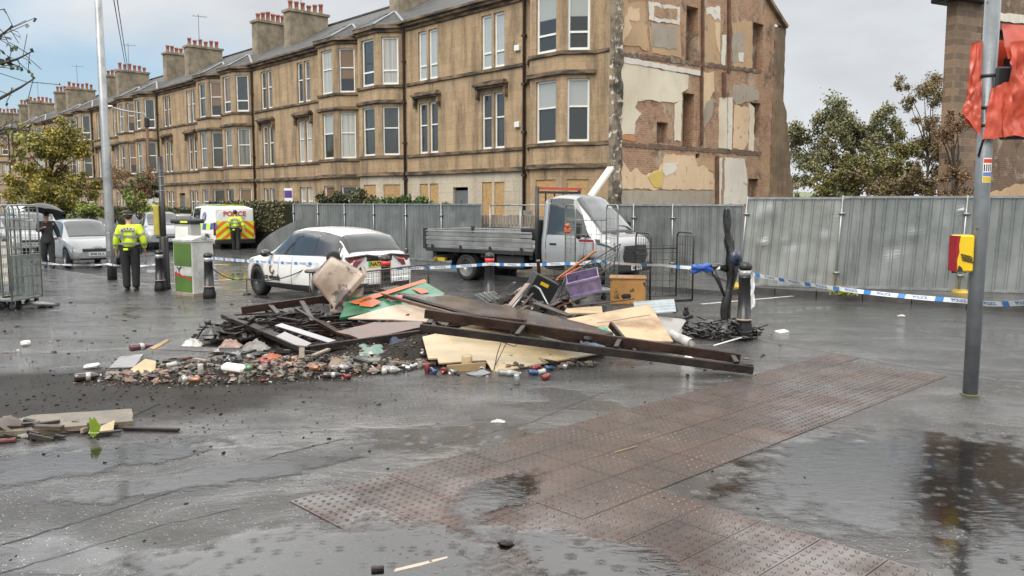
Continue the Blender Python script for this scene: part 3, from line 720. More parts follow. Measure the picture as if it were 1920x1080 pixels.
GRP = 'sandstone tenements of the terrace'
def tenement(k, label):
    p = fac(-UNIT * k, 0)
    t = thing('tenement', label, 'tenement', p, TROT, GRP)
    wb, tb = MB(), MB()
    rb = roofs(t, -UNIT, 0)
    near = (k == 0)
    st = ('sash', 'sash', 'sash')
    bay(t, wb, tb, rb, -8.1, g_board=False, styles=('sash', 'sash', 'sash'))
    bay(t, wb, tb, rb, -4.05, g_board=near, styles=('sash', 'sash', 'casement'), pale=near)
    fr = Frame((0, 0, 0), (1, 0, 0))
    wall_holes(wb, fr, -8.3, -8.1, 0, EAVE, []); wall_holes(wb, fr, -4.4, -4.05, 0, EAVE, []); wall_holes(wb, fr, -.35, 0, 0, EAVE, [])
    flat(t, wb, tb, -UNIT, -8.3)
    box_walls(wb, -UNIT, 0)
    wb.build('wall', [STONE, STONE_PALE], t); tb.build('string_course', TRIM, t); rb.build('roof', [SLATE, LEAD, TRIM], t)
    chimney(t, -UNIT + .45, 2.2, 5.0, 14.45); chimney(t, -4.2, 2.2, 5.0, 14.5, pots=7)
    pipe(t, -.12)
    ae = MB(); ax = -UNIT + .2; ae.tube([(ax, 3.4, 14.8), (ax, 3.4, 17.2)], .02, 5); ae.tube([(ax - .1, 2.9, 17.0), (ax + .1, 4.1, 17.05)], .012, 4)
    for i in range(5): ae.tube([(ax - .3, 3.0 + .25 * i, 17.02), (ax + .3, 3.0 + .25 * i, 17.03)], .010, 4)
    ae.build('aerial', PIPE, t)
    return t
LBL = ['terraced tenement in mid row with one boarded pale bay behind the laurel',
       'terraced tenement behind the police van with tall cement chimney and six red pots',
       'terraced tenement behind the brown lamp post with bare red creeper at its foot',
       'terraced tenement partly behind the tall grey lamp post and beside the yellowing tree',
       'terraced tenement behind the crown of the yellowing street tree',
       'farthest terraced tenement at the left edge of the photo, beyond the yellowing tree']
for k in range(6): tenement(k, LBL[k])
# ------------------------------------------------------------------ end tenement with the torn-open gable
EW = 13.35; GD = 12.3
end = thing('end_tenement', 'half demolished end tenement with boarded ground floor and stripped brick gable showing old plaster', 'tenement', fac(0, 0), TROT)
wb, tb = MB(), MB(); rb = roofs(end, 0, EW - .1, depth=GD)
flat(end, wb, tb, 0, 8.5, gfl='board', styles=('sash', 'sash', 'casement'), gls=(G_DARK, G_BLIND), pale_to=True)
bay(end, wb, tb, rb, 8.75, g_board=True, styles=('sash', 'sash', 'casement'), gls=G_HALF)
fr = Frame((0, 0, 0), (1, 0, 0)); wall_holes(wb, fr, 8.5, 8.75, 0, EAVE, []); wall_holes(wb, fr, 12.45, EW, 0, EAVE, [])
for z0, z1, o in BANDS: band(tb, [V((12.45, 0, 0)), V((EW, 0, 0))], z0, z1, o * .6)
wb.quad((0, GD, 0), (EW, GD, 0), (EW, GD, 10.4), (0, GD, 10.4))
wb.build('wall', [STONE, STONE_PALE], end); tb.build('string_course', TRIM, end); rb.build('roof', [SLATE, LEAD, TRIM], end)
pipe(end, 8.55)
for x, z in ((8.1, 8.55), (8.1, 5.35)):
    a = MB(); a.box((x, -.06, z), (.3, .14, .24), bev=.02); a.build('alarm_box', PVC, end)
# gable wall in its own frame: t runs from the street corner to the back
GF = Frame((EW, 0, 0), (0, 1, 0))           # local: x=t along gable, ey = into the building (-X local)
def GPX(px, py, proud=0.0):
    """photo point -> (t, z) on the gable plane"""
    M = Matrix.Translation(fac(0, 0)) @ Matrix.Rotation(TROT, 4, 'Z')
    o = M @ V((EW, 0, 0)); n = (M.to_3x3() @ V((1, 0, 0)))
    q = M.inverted() @ on_plane(px, py, o, n); return q.y, q.z
def Z3(x, y): return GPX(960 + .38881 * x, .38881 * y)       # points measured in the enlarged crop of the gable
holes = []
def gh(x0, y0, x1, y1, dep):
    a, b = Z3(x0, y0), Z3(x1, y1); c = Z3(x1, y0); d = Z3(x0, y1)
    t0, t1 = min(a[0], b[0]), max(a[0], b[0]); zt = (a[1] + c[1]) / 2; zb = (b[1] + d[1]) / 2
    holes.append((t0, t1, zb, zt, dep))
gh(842, 32, 893, 300, .45); gh(826, 450, 874, 708, .5); gh(699, 590, 749, 690, .3); gh(1163, 112, 1208, 345, .35); gh(1150, 495, 1195, 660, .4); gh(886, 742, 905, 775, .2); gh(1140, 862, 1186, 985, .25)
gb = MB()
TE = 11.6
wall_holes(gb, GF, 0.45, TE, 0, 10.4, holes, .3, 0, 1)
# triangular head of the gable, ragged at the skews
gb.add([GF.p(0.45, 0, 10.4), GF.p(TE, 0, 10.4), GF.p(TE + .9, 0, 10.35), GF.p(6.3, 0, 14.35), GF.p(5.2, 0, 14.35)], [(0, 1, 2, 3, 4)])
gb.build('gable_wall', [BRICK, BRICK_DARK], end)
# broken front edge: toothed stone where the next house was torn away
eb = MB(); random.seed(5)
def torn(u, v):
    z = 10.7 * v; q = V((u * 2.2, z * 1.5, 1.0)); d = .10 + .10 * mnoise.noise(q) + .05 * mnoise.noise(q * 3.1)
    return (EW + (d if .02 < u < .98 else -.1), -.08 + u * (.60 + .10 * mnoise.noise(V((0, z * 2.1, 5)))), z)
eb.grid(torn, 14, 120, smooth=False)
eb.build('torn_edge', mat('broken_stone', (0.22, 0.18, 0.13), .9, vs=1.6, col2=(0.045, 0.038, 0.03), lo=.38, hi=.6, b=.6, bs=8, spots=(3.5, .56, (0.52, 0.48, 0.41))), end)
rnd = random.Random(6); up = [(TE - .02 + rnd.uniform(-.10, .10), .25 * i) for i in range(42)]
rq = MB(); rq.prism([GF.p(t_, -.03, z_) for t_, z_ in up] + [GF.p(TE + .98 + rnd.uniform(-.03, .03), -.03, 10.35 - .25 * i) for i in range(42)], GF.ey * -1, .5); rq.build('rear_quoins', STONE_DARK, end)
out = []; z_ = 0
while z_ < 6.9: w_ = .9 + 1.55 * max(0, 1 - z_ / 6.9) ** .7 + .16 * mnoise.noise(V((z_ * 1.3, 3, 1))); out.append((TE + w_ + rnd.uniform(-.09, .09), z_)); z_ += rnd.uniform(.10, .26)
bt = MB(); bt.prism([GF.p(TE + .3, -.10, 0)] + [GF.p(a_, -.10, b_) for a_, b_ in out] + [GF.p(TE + .3, -.10, 6.9)], GF.ey * -1, .6); bt.build('broken_buttress', STONE_DARK, end)
sk = MB(); sk.beam(GF.p(TE + .9, -.0, 10.35), GF.p(6.2, -.0, 14.3), .4, .16); sk.beam(GF.p(0.1, -.05, 10.75), GF.p(5.3, -.05, 14.35), .5, .35); sk.build('skew_coping', STONE_DARK, end)
def patch(name, m, pts, proud=.02, jag=.05, seed=0):
    tz = [Z3(*p) for p in pts]; out = []
    rnd = random.Random(seed)
    for i, a in enumerate(tz):
        b = tz[(i + 1) % len(tz)]; L_ = math.hypot(b[0] - a[0], b[1] - a[1]); n = max(1, int(L_ / .07)); sd = rnd.uniform(0, 90)
        for k in range(n):
            f = k / n; j = jag * .35 if k else 0; w1 = jag * 2.2 * mnoise.noise(V((f * L_ * 2.5, sd, 0))) * min(1, 4 * f, 4 * (1 - f))
            out.append(GF.p(a[0] + (b[0] - a[0]) * f + rnd.uniform(-j, j) + w1 * (b[1] - a[1]) / L_, -proud, a[1] + (b[1] - a[1]) * f + rnd.uniform(-j, j) - w1 * (b[0] - a[0]) / L_))
    mb = MB(); mb.prism(out, GF.ey * -1, proud - .003); return mb.build(name, m, end)
patch('plaster', P_CREAM, [(520, 300), (850, 362), (848, 425), (816, 448), (822, 482), (780, 497), (645, 482), (603, 490), (590, 520), (622, 548), (592, 590), (588, 648), (514, 648)], .03, .03, 1)
patch('plaster', P_WHITE, [(520, 272), (905, 342), (905, 366), (520, 300)], .05, .02, 2)
patch('plaster', P_CREAM, [(783, 500), (818, 485), (812, 682), (782, 680)], .03, .03, 3)
patch('plaster', P_ORANGE, [(514, 650), (586, 650), (594, 682), (514, 672)], .025, .02, 4)
patch('plaster', P_OCHRE, [(523, 20), (640, 5), (648, 120), (660, 245), (530, 215)], .025, .06, 5)
patch('plaster', P_PEACH, [(570, 30), (612, 40), (610, 100), (560, 95), (575, 140), (530, 205), (526, 150), (545, 80)], .04, .05, 6)
patch('plaster', P_WHITE, [(655, 8), (808, 35), (806, 120), (660, 95)], .03, .04, 7)
patch('plaster', BRICK, [(682, 28), (795, 46), (792, 95), (686, 78)], .045, .05, 8)
patch('plaster', P_OCHRE, [(660, 125), (806, 120), (815, 278), (672, 255)], .02, .05, 9)
patch('plaster', P_GREY, [(668, 112), (795, 130), (792, 238), (675, 225)], .035, .04, 10)
patch('plaster', P_OCHRE, [(925, 50), (1003, 60), (1003, 312), (922, 298)], .025, .05, 11)
patch('plaster', P_WHITE, [(930, 40), (1000, 30), (1000, 105), (990, 88), (975, 100), (958, 70), (935, 75)], .04, .04, 12)
patch('plaster', P_PEACH, [(975, 110), (1001, 110), (1001, 260), (985, 225)], .04, .04, 13)
patch('plaster', P_WHITE, [(1012, 170), (1032, 170), (1026, 315), (1008, 312)], .03, .03, 14)
patch('plaster', P_OCHRE, [(1058, 110), (1155, 100), (1158, 330), (1062, 322)], .02, .06, 15)
patch('plaster', P_GREY, [(1062, 160), (1120, 165), (1118, 300), (1060, 300)], .03, .06, 16)
patch('plaster', P_WHITE, [(1090, 252), (1114, 255), (1113, 300), (1092, 298)], .04, .02, 17)
patch('plaster', P_PEACH, [(920, 350), (972, 345), (976, 440), (955, 480), (958, 560), (925, 615), (918, 500)], .025, .05, 18)
patch('plaster', P_GREY, [(930, 500), (965, 470), (962, 560), (920, 610)], .035, .05, 19)
patch('plaster', P_CREAM, [(998, 472), (1036, 472), (1034, 716), (994, 712)], .03, .03, 20)
patch('plaster', P_WHITE, [(1040, 470), (1060, 470), (1056, 722), (1036, 718)], .045, .02, 21)
patch('plaster', P_GREY, [(1064, 410), (1120, 405), (1190, 440), (1188, 488), (1140, 490), (1080, 505), (1060, 470)], .025, .05, 22)
patch('plaster', P_PEACH, [(1072, 505), (1142, 520), (1138, 690), (1112, 724), (1064, 715)], .03, .04, 23)
patch('plaster', P_CREAM, [(1143, 500), (1166, 520), (1162, 730), (1140, 726)], .04, .03, 24)
patch('plaster', P_PEACH, [(524, 770), (570, 832), (600, 808), (645, 850), (700, 822), (728, 785), (738, 742), (880, 752), (890, 800), (918, 795), (970, 838), (970, 915), (524, 910)], .03, .05, 25)
patch('plaster', P_WHITE, [(728, 790), (798, 785), (795, 815), (740, 850), (724, 830)], .045, .03, 26)
patch('plaster', P_YELLOW, [(650, 852), (722, 812), (728, 850), (712, 905), (684, 902)], .05, .03, 27)
patch('plaster', P_GREY, [(524, 918), (970, 922), (970, 1060), (524, 1060)], .035, .02, 28)
patch('plaster', P_OCHRE, [(800, 755), (975, 770), (972, 835), (915, 795), (885, 800)], .02, .05, 29)
patch('plaster', P_WHITE, [(1026, 757), (1118, 765), (1132, 850), (1132, 985), (1020, 985)], .03, .03, 30)
patch('plaster', P_WHITE, [(990, 760), (1012, 760), (1004, 985), (982, 985)], .03, .03, 31)
ch = MB()
for x, y0, y1, wd in ((1042, -20, 350, .16), (1018, 350, 470, .2), (985, 752, 1000, .18), (915, 0, 340, .12), (910, 345, 700, .12)):
    a, b = Z3(x, y0), Z3(x, y1); ch.beam(GF.p(a[0], -.05, a[1]), GF.p(b[0], -.05, b[1]), wd, .1, up=(1, 0, 0))
ch.build('pipe_chase', mat('rusty_duct', (0.17, 0.085, 0.05), .8, var=.6), end)
for ya, yb in ((262, 345), (695, 742)):        # charred joist ends along the old floor lines
    rnd = random.Random(int(ya)); up, lo = [], []
    for i in range(60):
        f = i / 59; x = 520 + f * 680; y = ya + (yb - ya) * f; t_, z_ = Z3(x, y); up.append(GF.p(t_, -.03, z_ + rnd.uniform(.05, .13))); lo.append(GF.p(t_, -.03, z_ - rnd.uniform(.04, .13)))
    fl = MB(); fl.prism(up + lo[::-1], GF.ey * -1, .027); fl.build('floor_line', BRICK_DARK, end)
# ------------------------------------------------------------------ second torn building on the right
rc = V((18.8, 36.0, 0)); rdir = V((0.90, 0.44, 0)).normalized(); RF = Frame(rc, rdir)
rbld = thing('ruined_building', 'dark stone building on the right with bricked gable and projecting eave', 'building', rc, math.atan2(rdir.y, rdir.x))
LF = Frame((0, 0, 0), (1, 0, 0))
mb = MB(); rnd = random.Random(8); edge = [(0, 0), (0, 13.2)] + [(2.05 + rnd.uniform(-.22, .22), 13.2 - .22 * i) for i in range(60)] + [(2.05, 0)]
mb.prism([LF.p(x, -.05, z) for x, z in edge], (0, -1, 0), .5); mb.build('stone_return', RUBBLE, rbld)
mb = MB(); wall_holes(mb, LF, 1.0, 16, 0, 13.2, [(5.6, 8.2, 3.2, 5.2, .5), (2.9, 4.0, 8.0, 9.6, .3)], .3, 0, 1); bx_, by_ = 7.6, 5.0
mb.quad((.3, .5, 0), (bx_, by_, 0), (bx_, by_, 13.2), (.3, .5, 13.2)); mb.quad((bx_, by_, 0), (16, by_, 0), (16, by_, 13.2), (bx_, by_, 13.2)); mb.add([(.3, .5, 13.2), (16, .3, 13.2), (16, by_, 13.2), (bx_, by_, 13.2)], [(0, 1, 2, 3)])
mb.build('gable_wall', [BRICK_DARK, VOID], rbld)
def rpatch(m, pts, pr=.03, jag=.08, seed=0):
    rnd = random.Random(seed); out = []
    for i, a in enumerate(pts):
        b = pts[(i + 1) % len(pts)]; n = max(1, int(math.hypot(b[0] - a[0], b[1] - a[1]) / .3))
        for k in range(n): out.append(LF.p(a[0] + (b[0] - a[0]) * k / n + rnd.uniform(-jag, jag), -pr, a[1] + (b[1] - a[1]) * k / n + rnd.uniform(-jag, jag)))
    q = MB(); q.prism(out, (0, -1, 0), pr - .004); q.build('plaster', m, rbld)
rpatch(P_OCHRE, [(1.3, 0), (8, 0), (8, 2.7), (5.0, 2.9), (3.6, 2.6), (1.5, 2.2)], seed=1); rpatch(P_CREAM, [(3.2, .4), (4.4, .5), (4.2, 1.6), (4.7, 2.4), (3.9, 2.1), (3.2, 1.5)], .05, .12, 2)
rpatch(P_GREY, [(2.2, 5.4), (9, 5.6), (9, 7.4), (2.4, 7.2)], seed=3); rpatch(P_GREY, [(1.15, 3.0), (1.9, 3.2), (2.0, 8.5), (1.25, 9.0)], seed=4)
rpatch(P_WHITE, [(2.2, 9.9), (9, 10.2), (9, 10.5), (2.2, 10.25)], .06, .04, 5); rpatch(P_OCHRE, [(4.6, 5.6), (8, 5.6), (8, 8.6), (5, 8.4)], seed=6)
mb = MB(); mb.box((.55, .2, 10.72), (2.2, 1.3, .42), bev=.04); mb.box((-.25, .2, 10.98), (2.0, 1.6, .12)); mb.build('eave', mat('black_eave', (0.02, 0.02, 0.022), .5), rbld)
# ------------------------------------------------------------------ hoardings
def galv(name, c, c2):
    m, t, p = nodes_of(name); o = objco(t)
    f = noise_node(t, mapping(t, o, (1, 1, .5)), 1.6, 5, 0.6); c_ = ramp_node(t, f, [(0.35, c2), (0.65, c)])
    f2 = noise_node(t, mapping(t, o, (3, 3, .25)), 1.5, 6, 0.7); c_ = mixc(t, ramp_node(t, f2, [(0.55, 0), (0.72, .5)]), c_, (0.10, 0.09, 0.075))
    t.links.new(c_, p.inputs['Base Color']); p.inputs['Metallic'].default_value = 0.6
    t.links.new(ramp_node(t, f, [(.3, .26), (.7, .42)]), p.inputs['Roughness'])
    bump(t, p, noise_node(t, o, 2.2, 3, 0.5), .25, .05); MATS[name] = m; return m
GALV = galv('galvanised_sheet', (0.30, 0.315, 0.31), (0.20, 0.215, 0.21))
GALV_D = galv('dull_galvanised_sheet', (0.27, 0.285, 0.28), (0.17, 0.18, 0.178))
GALV_L = galv('bright_galvanised_sheet', (0.37, 0.38, 0.365), (0.27, 0.28, 0.265))
STEEL = mat('galvanised_tube', (0.36, 0.37, 0.37), .38, .7, var=.35, vs=4)
YBLOCK = mat('yellow_rubber', (0.55, 0.36, 0.03), .5, var=.45, vs=5)
DENT = random.Random(3)
def hoarding(a, b, za, zb, h, m, label, group, lean=0.0, ribs=None, dents=0, foot=True, seed=0):
    """one trapezoidal-profile sheet panel on a post, from ground point a to b"""
    a, b = V((a[0], a[1], za)), V((b[0], b[1], zb)); d = b - a; ln = d.length; dx = V((d.x, d.y, 0)).normalized(); nr = V((dx.y, -dx.x, 0))
    t = thing('hoarding_panel', label, 'hoarding', a, math.atan2(dx.y, dx.x), group); slope = (zb - za) / ln
    n = ribs or max(4, int(ln / .2)); prof = []
    for i in range(n):
        x = ln * i / n; w_ = ln / n
        prof += [(x, 0), (x + w_ * .66, 0), (x + w_ * .77, -.026), (x + w_ * .87, -.026)]
    prof.append((ln, 0)); rows = 30 if dents else 3; rnd = random.Random(seed); mb = MB()
    bumps = [(rnd.uniform(0, ln), rnd.uniform(.3, h - .2), rnd.uniform(.06, .2), rnd.uniform(-.035, .035)) for _ in range(dents)]
    vs = []
    for j in range(rows + 1):
        z = h * j / rows
        for (x, y) in prof:
            q = sum(am * math.exp(-((x - bx) ** 2 + (z - bz) ** 2) / (r * r)) for bx, bz, r, am in bumps)
            vs.append((x + lean * z, y + q, z + slope * x))
    k = len(prof); mb.add(vs, [(j * k + i, j * k + i + 1, (j + 1) * k + i + 1, (j + 1) * k + i) for j in range(rows) for i in range(k - 1)])
    mb.build('sheet', m, t)
    for e0, zz in ((lean * h, h + .012), (0, .03)): fr_ = MB(); fr_.beam((e0, -.01, zz), (ln + e0, -.01, zz + slope * ln), .07, .05); fr_.build('rail', STEEL, t)
    for x in (0.02,):
        po = MB(); po.tube([(x - .03, -.03, -.04), (x - .03 + lean * h, -.03, h + .05)], .024, 8)
        for z in (.35, h - .35): po.tube([(x - .09 + lean * z, -.05, z), (x + .05 + lean * z, -.05, z)], .035, 6)
        po.build('post', STEEL, t)
    if foot:
        f = MB(); f.box((.0, -.05, .005 - .02), (.32, .75, .12), bev=.04); q = f.build('foot_block', YBLOCK, t)
    return t
GR = 'galvanised hoarding panels right of the burnt post'
pR = [(5.35, 19.35), (7.35, 18.72), (9.78, 18.0), (12.2, 17.2), (14.6, 16.3)]
hoarding(pR[0], pR[1], .1, .1, 2.02, GALV_L, 'dented pale hoarding panel leaning to the right, next to the thin far panels', GR, lean=.07, ribs=10, dents=14, seed=1)
hoarding(pR[1], pR[2], .1, .1, 2.04, GALV, 'wide smooth grey hoarding panel right of the dented leaning one', GR, lean=.05, ribs=11, dents=4, seed=2)
hoarding(pR[2], pR[3], .1, .1, 2.04, GALV, 'grey hoarding panel directly behind the yellow push-button box', GR, lean=.04, ribs=11, dents=3, seed=3)
hoarding(pR[3], pR[4], .1, .1, 2.04, GALV, 'hoarding panel cut by the right edge of the photo', GR, ribs=11, dents=3, seed=4)
GM = 'hoarding panels behind the flatbed truck'
a_ = atY(1170, 390, 24.2); b_ = atY(1395, 390, 23.0)
mids = [(a_.x - 2.0, 24.6), (a_.x + .3, 24.2), (a_.x + 1.35, 23.75), (b_.x, 23.0)]
for i, lb in enumerate(['hoarding panel mostly behind the truck cab', 'narrow hoarding panel just right of the truck bonnet', 'hoarding panel behind the burnt post and roll cage']):
    hoarding(mids[i], mids[i + 1], -.05, -.05, 2.0, GALV_D, lb, GM, dents=2, seed=20 + i)
GL = 'hoarding panels between the white car and the laurel'
q0, q1 = V((-9.12, 34.75, 0)), V((-.95, 26.0, 0))
lbs = ['leftmost dull hoarding panel beside the clipped hedge', 'second hoarding panel from the clipped hedge', 'hoarding panel rising behind the white car roof, third from the hedge', 'hoarding panel just above the white car boot', 'hoarding panel left of the truck tail, below the laurel', 'hoarding panel ending behind the truck load bed']
for i in range(6):
    a, b = q0.lerp(q1, i / 6), q0.lerp(q1, (i + 1) / 6)
    hoarding((a.x, a.y), (b.x, b.y), .06, .06, 1.9, GALV_D, lbs[i], GL, dents=2, seed=30 + i, foot=False, ribs=11)
# timber paling and steel barrier between the hoardings, behind the truck
mb = MB(); pa, pb = V((-1.0, 26.6, 0)), V((2.4, 25.9, 0)); n = 30
WOODG = mat('grey_weathered_wood', (0.26, 0.235, 0.195), .8, var=.5, vs=5, stretch=(6, 6, .6))
for i in range(n):
    c = pa.lerp(pb, (i + .5) / n); mb.box((c.x, c.y, .85 + random.uniform(-.02, .02)), (.095, .02, 1.55), Matrix.Rotation(-.34, 3, 'Z'))
for z in (.5, 1.3): mb.beam(pa + V((0, .05, z)), pb + V((0, .05, z)), .05, .09)
solo(mb, 'timber_fence', WOODG, 'grey weathered paling fence behind the truck load bed', 'fence')
mb = MB()
for z in (1.25, 1.95): mb.tube([(-.7, 26.4, z), (2.2, 25.3, z)], .025, 6)
for f in (0, .33, .66, 1): mb.tube([(-.7 + 2.9 * f, 26.4 - 1.1 * f, 0), (-.7 + 2.9 * f, 26.4 - 1.1 * f, 1.95)], .022, 6)
mb.box((.5, 25.9, 1.72), (.3, .02, .16)); solo(mb, 'steel_barrier', STEEL, 'thin steel tube barrier with small white plate behind the truck bed', 'barrier')

# ------------------------------------------------------------------ plants
def leafmat(name, c1, c2, c3, isl=.35):
    m, t, p = nodes_of(name); o = objco(t); g = t.nodes.new('ShaderNodeNewGeometry')
    f = noise_node(t, o, .55, 4, .6); r = g.outputs['Random Per Island']
    k = mth(t, 'ADD', mth(t, 'MULTIPLY', f, .9), mth(t, 'MULTIPLY', r, .45))
    c = ramp_node(t, k, [(0.42, c1), (0.66, c2), (0.88, c3)]); t.links.new(c, p.inputs['Base Color']); p.inputs['Roughness'].default_value = .55
    p.inputs['Subsurface Weight'].default_value = 0.0; p.inputs['Transmission Weight'].default_value = 0.0
    MATS[name] = m; return m
L_BIRCH = leafmat('birch_leaves', (0.085, 0.098, 0.05), (0.16, 0.17, 0.085), (0.26, 0.225, 0.10))
L_OLIVE = leafmat('olive_leaves', (0.08, 0.09, 0.035), (0.155, 0.155, 0.052), (0.26, 0.22, 0.07))
L_YEL = leafmat('yellowing_leaves', (0.085, 0.095, 0.025), (0.20, 0.18, 0.035), (0.38, 0.29, 0.04))
L_RUST = leafmat('rusty_leaves', (0.10, 0.055, 0.028), (0.17, 0.095, 0.045), (0.24, 0.15, 0.06))
L_AUT = leafmat('autumn_leaves', (0.085, 0.068, 0.03), (0.15, 0.11, 0.045), (0.22, 0.17, 0.06))
L_GREEN = leafmat('green_leaves', (0.03, 0.055, 0.018), (0.06, 0.105, 0.03), (0.14, 0.18, 0.05))
L_HEDGE = leafmat('hedge_leaves', (0.035, 0.042, 0.016), (0.06, 0.065, 0.024), (0.11, 0.10, 0.04))
L_LIME = leafmat('lime_leaves', (0.08, 0.11, 0.02), (0.16, 0.20, 0.035), (0.30, 0.30, 0.06))
BARK = mat('bark', (0.085, 0.068, 0.05), .9, var=.5, vs=8, b=.4)
def leaf(mb, p, s, rnd, droop=0.0):
    d = V((rnd.gauss(0, 1), rnd.gauss(0, 1), rnd.gauss(0, 1) - droop)).normalized(); n = d.orthogonal().normalized(); n = Matrix.Rotation(rnd.uniform(0, 6.28), 3, d) @ n
    w_ = s * .38; e = d * s
    mb.add([p, p + e * .5 + n * w_, p + e, p + e * .5 - n * w_], [(0, 1, 2, 3)])
def tree(name, label, cat, base, h, blobs, lm, leaves, ls, seed, group=None, droop=.3, trunk=.12, twigs=True):
    """blobs: (dx,dy,z,r) clumps of the crown; limbs run from the trunk to each of them"""
    rnd = random.Random(seed); t = thing(name, label, cat, base, 0, group); tb_ = MB(); lb_ = MB()
    zf = min(b[2] - b[3] * .3 for b in blobs) * .6
    top = V((0, 0, h * .62)); mid = V((rnd.uniform(-.1, .1), rnd.uniform(-.1, .1), h * .3)); tb_.tube([(0, 0, -.05), mid, top], [trunk, trunk * .75, trunk * .4], 7)
    tot = sum(b[3] ** 2 for b in blobs)
    for (dx, dy, z, r) in blobs:
        c = V((dx, dy, z)); s0 = V((0, 0, min(z * .7, h * .5))) ; m_ = s0.lerp(c, .5) + V((rnd.uniform(-.2, .2), rnd.uniform(-.2, .2), .15 * r)); tb_.tube([s0, m_, c], [trunk * .45, trunk * .3, trunk * .1], 5)
        n = int(leaves * r * r / tot); sub = max(3, int(r * 6))
        cl = []
        for _ in range(sub):
            d = V((rnd.gauss(0, 1), rnd.gauss(0, 1), rnd.gauss(0, 1))).normalized() * r * rnd.uniform(.45, 1.05); d.z *= .85; cl.append((c + d, r * rnd.uniform(.22, .48)))
            if twigs: tb_.tube([c, c + d * .6 + V((0, 0, .05)), c + d], [trunk * .10, trunk * .06, trunk * .03], 3, cap=False)
        for _ in range(n):
            cc, rr = rnd.choice(cl); q = cc + V((rnd.gauss(0, .5), rnd.gauss(0, .5), rnd.gauss(0, .45))) * rr; leaf(lb_, q, ls * rnd.uniform(.6, 1.3), rnd, droop)
    tb_.build('trunk', BARK, t); lb_.build('crown', lm, t, fix=False); return t
def hull(px0, px1, py0, py1, Y, n, rnd, rmin, rmax, depth=1.5, shape=None):
    """crown clumps filling a region of the view at distance Y, as offsets from a base point on the ground below it"""
    b = at((px0 + px1) / 2, HZ + 2.03 * FPX / Y, 0); b = V((atY((px0 + px1) / 2, 400, Y).x, Y, 0)); out = []
    while len(out) < n:
        fx, fy = rnd.random(), rnd.random()
        if shape and not shape(fx, fy): continue
        p = atY(px0 + (px1 - px0) * fx, py0 + (py1 - py0) * fy, Y); out.append((p.x - b.x, rnd.uniform(-depth, depth), p.z, rnd.uniform(rmin, rmax)))
    return b, out
rn = random.Random(4)
b, bl = hull(1515, 1700, 205, 360, 62, 26, rn, .9, 1.5, 2.0, lambda x, y: (x - .45) ** 2 / .27 + (y - .55) ** 2 / .30 < 1)
tree('birch_tree', 'loose grey-green tree beyond the hoarding, between the two torn buildings', 'tree', b, 9.5, bl, L_BIRCH, 44000, .175, 7, droop=.8)
b, bl = hull(1695, 1775, 150, 350, 58, 15, rn, .7, 1.2, 1.5)
tree('thin_tree', 'sparse brown-leaved tree rising beside the dark stone building', 'tree', b, 11, bl, L_AUT, 19000, .13, 9, droop=.5)
b, bl = hull(1600, 1720, 262, 360, 55, 11, rn, .7, 1.1, 1.5)
tree('olive_tree', 'lower yellow-green tree in front of the loose grey-green one', 'tree', b, 6, bl, L_OLIVE, 20000, .15, 10)
b, bl = hull(1510, 1620, 330, 376, 50, 10, rn, .5, .8, 1.2)
tree('shrub', 'dark green shrub top showing over the hoarding under the loose tree', 'shrub', b, 3, bl, L_OLIVE, 7000, .14, 12)
b, bl = hull(1610, 1760, 322, 375, 48, 14, rn, .5, .9, 1.2)
tree('shrub', 'rusty autumn shrub showing over the hoarding beside the stone building', 'shrub', b, 3, bl, L_AUT, 6000, .15, 13)
b, bl = hull(1762, 1812, 215, 372, 34.5, 16, rn, .3, .55, .35)
tree('ivy', 'leafless rust-brown creeper climbing the corner of the dark stone building', 'climber', b, 6, bl, L_RUST, 5000, .09, 14)
b, bl = hull(1484, 1500, 352, 372, 60, 3, rn, .4, .6, .6)
tree('shrub', 'small grey shrub close against the broken buttress', 'shrub', b, 2, bl, L_BIRCH, 500, .14, 15)
# left street tree and front gardens
b, bl = hull(52, 146, 255, 388, 50, 30, rn, .75, 1.2, 1.2, lambda x, y: (x - .5) ** 2 / .25 + (y - .5) ** 2 / .30 < 1)
tree('street_tree', 'yellowing street tree at left in front of the terrace', 'tree', b, 7.5, bl, L_YEL, 30000, .16, 21)
b, bl = hull(210, 285, 325, 392, 44, 8, rn, .5, .8, .8)
tree('creeper_shrub', 'rust-red bare garden shrub behind the standing officer', 'shrub', b, 3, bl, L_RUST, 3000, .10, 22)
b, bl = hull(238, 300, 372, 402, 40, 6, rn, .4, .6, .6)
tree('garden_shrub', 'lime green garden shrub behind the brown lamp post', 'shrub', b, 2, bl, L_LIME, 3000, .12, 23)
b, bl = hull(262, 300, 345, 385, 46, 4, rn, .5, .7, .6)
tree('garden_shrub', 'dark green garden shrub above the lime one', 'shrub', b, 2.6, bl, L_GREEN, 3000, .12, 24)
b, bl = hull(130, 190, 388, 408, 42, 6, rn, .4, .6, .6)
tree('garden_shrub', 'low green hedge bush above the silver parked cars', 'shrub', b, 1.6, bl, L_LIME, 3000, .12, 25)
b, bl = hull(604, 682, 376, 396, 35, 9, rn, .4, .6, .5)
tree('laurel', 'brownish green laurel clump left of the pale boarded bay', 'shrub', b, 2, bl, L_HEDGE, 5000, .12, 26)
b, bl = hull(700, 835, 381, 398, 32.0, 16, rn, .32, .45, .4)
tree('laurel', 'bright green laurel topping the hoarding under the boarded windows', 'shrub', b, 2, bl, L_GREEN, 9000, .13, 27)
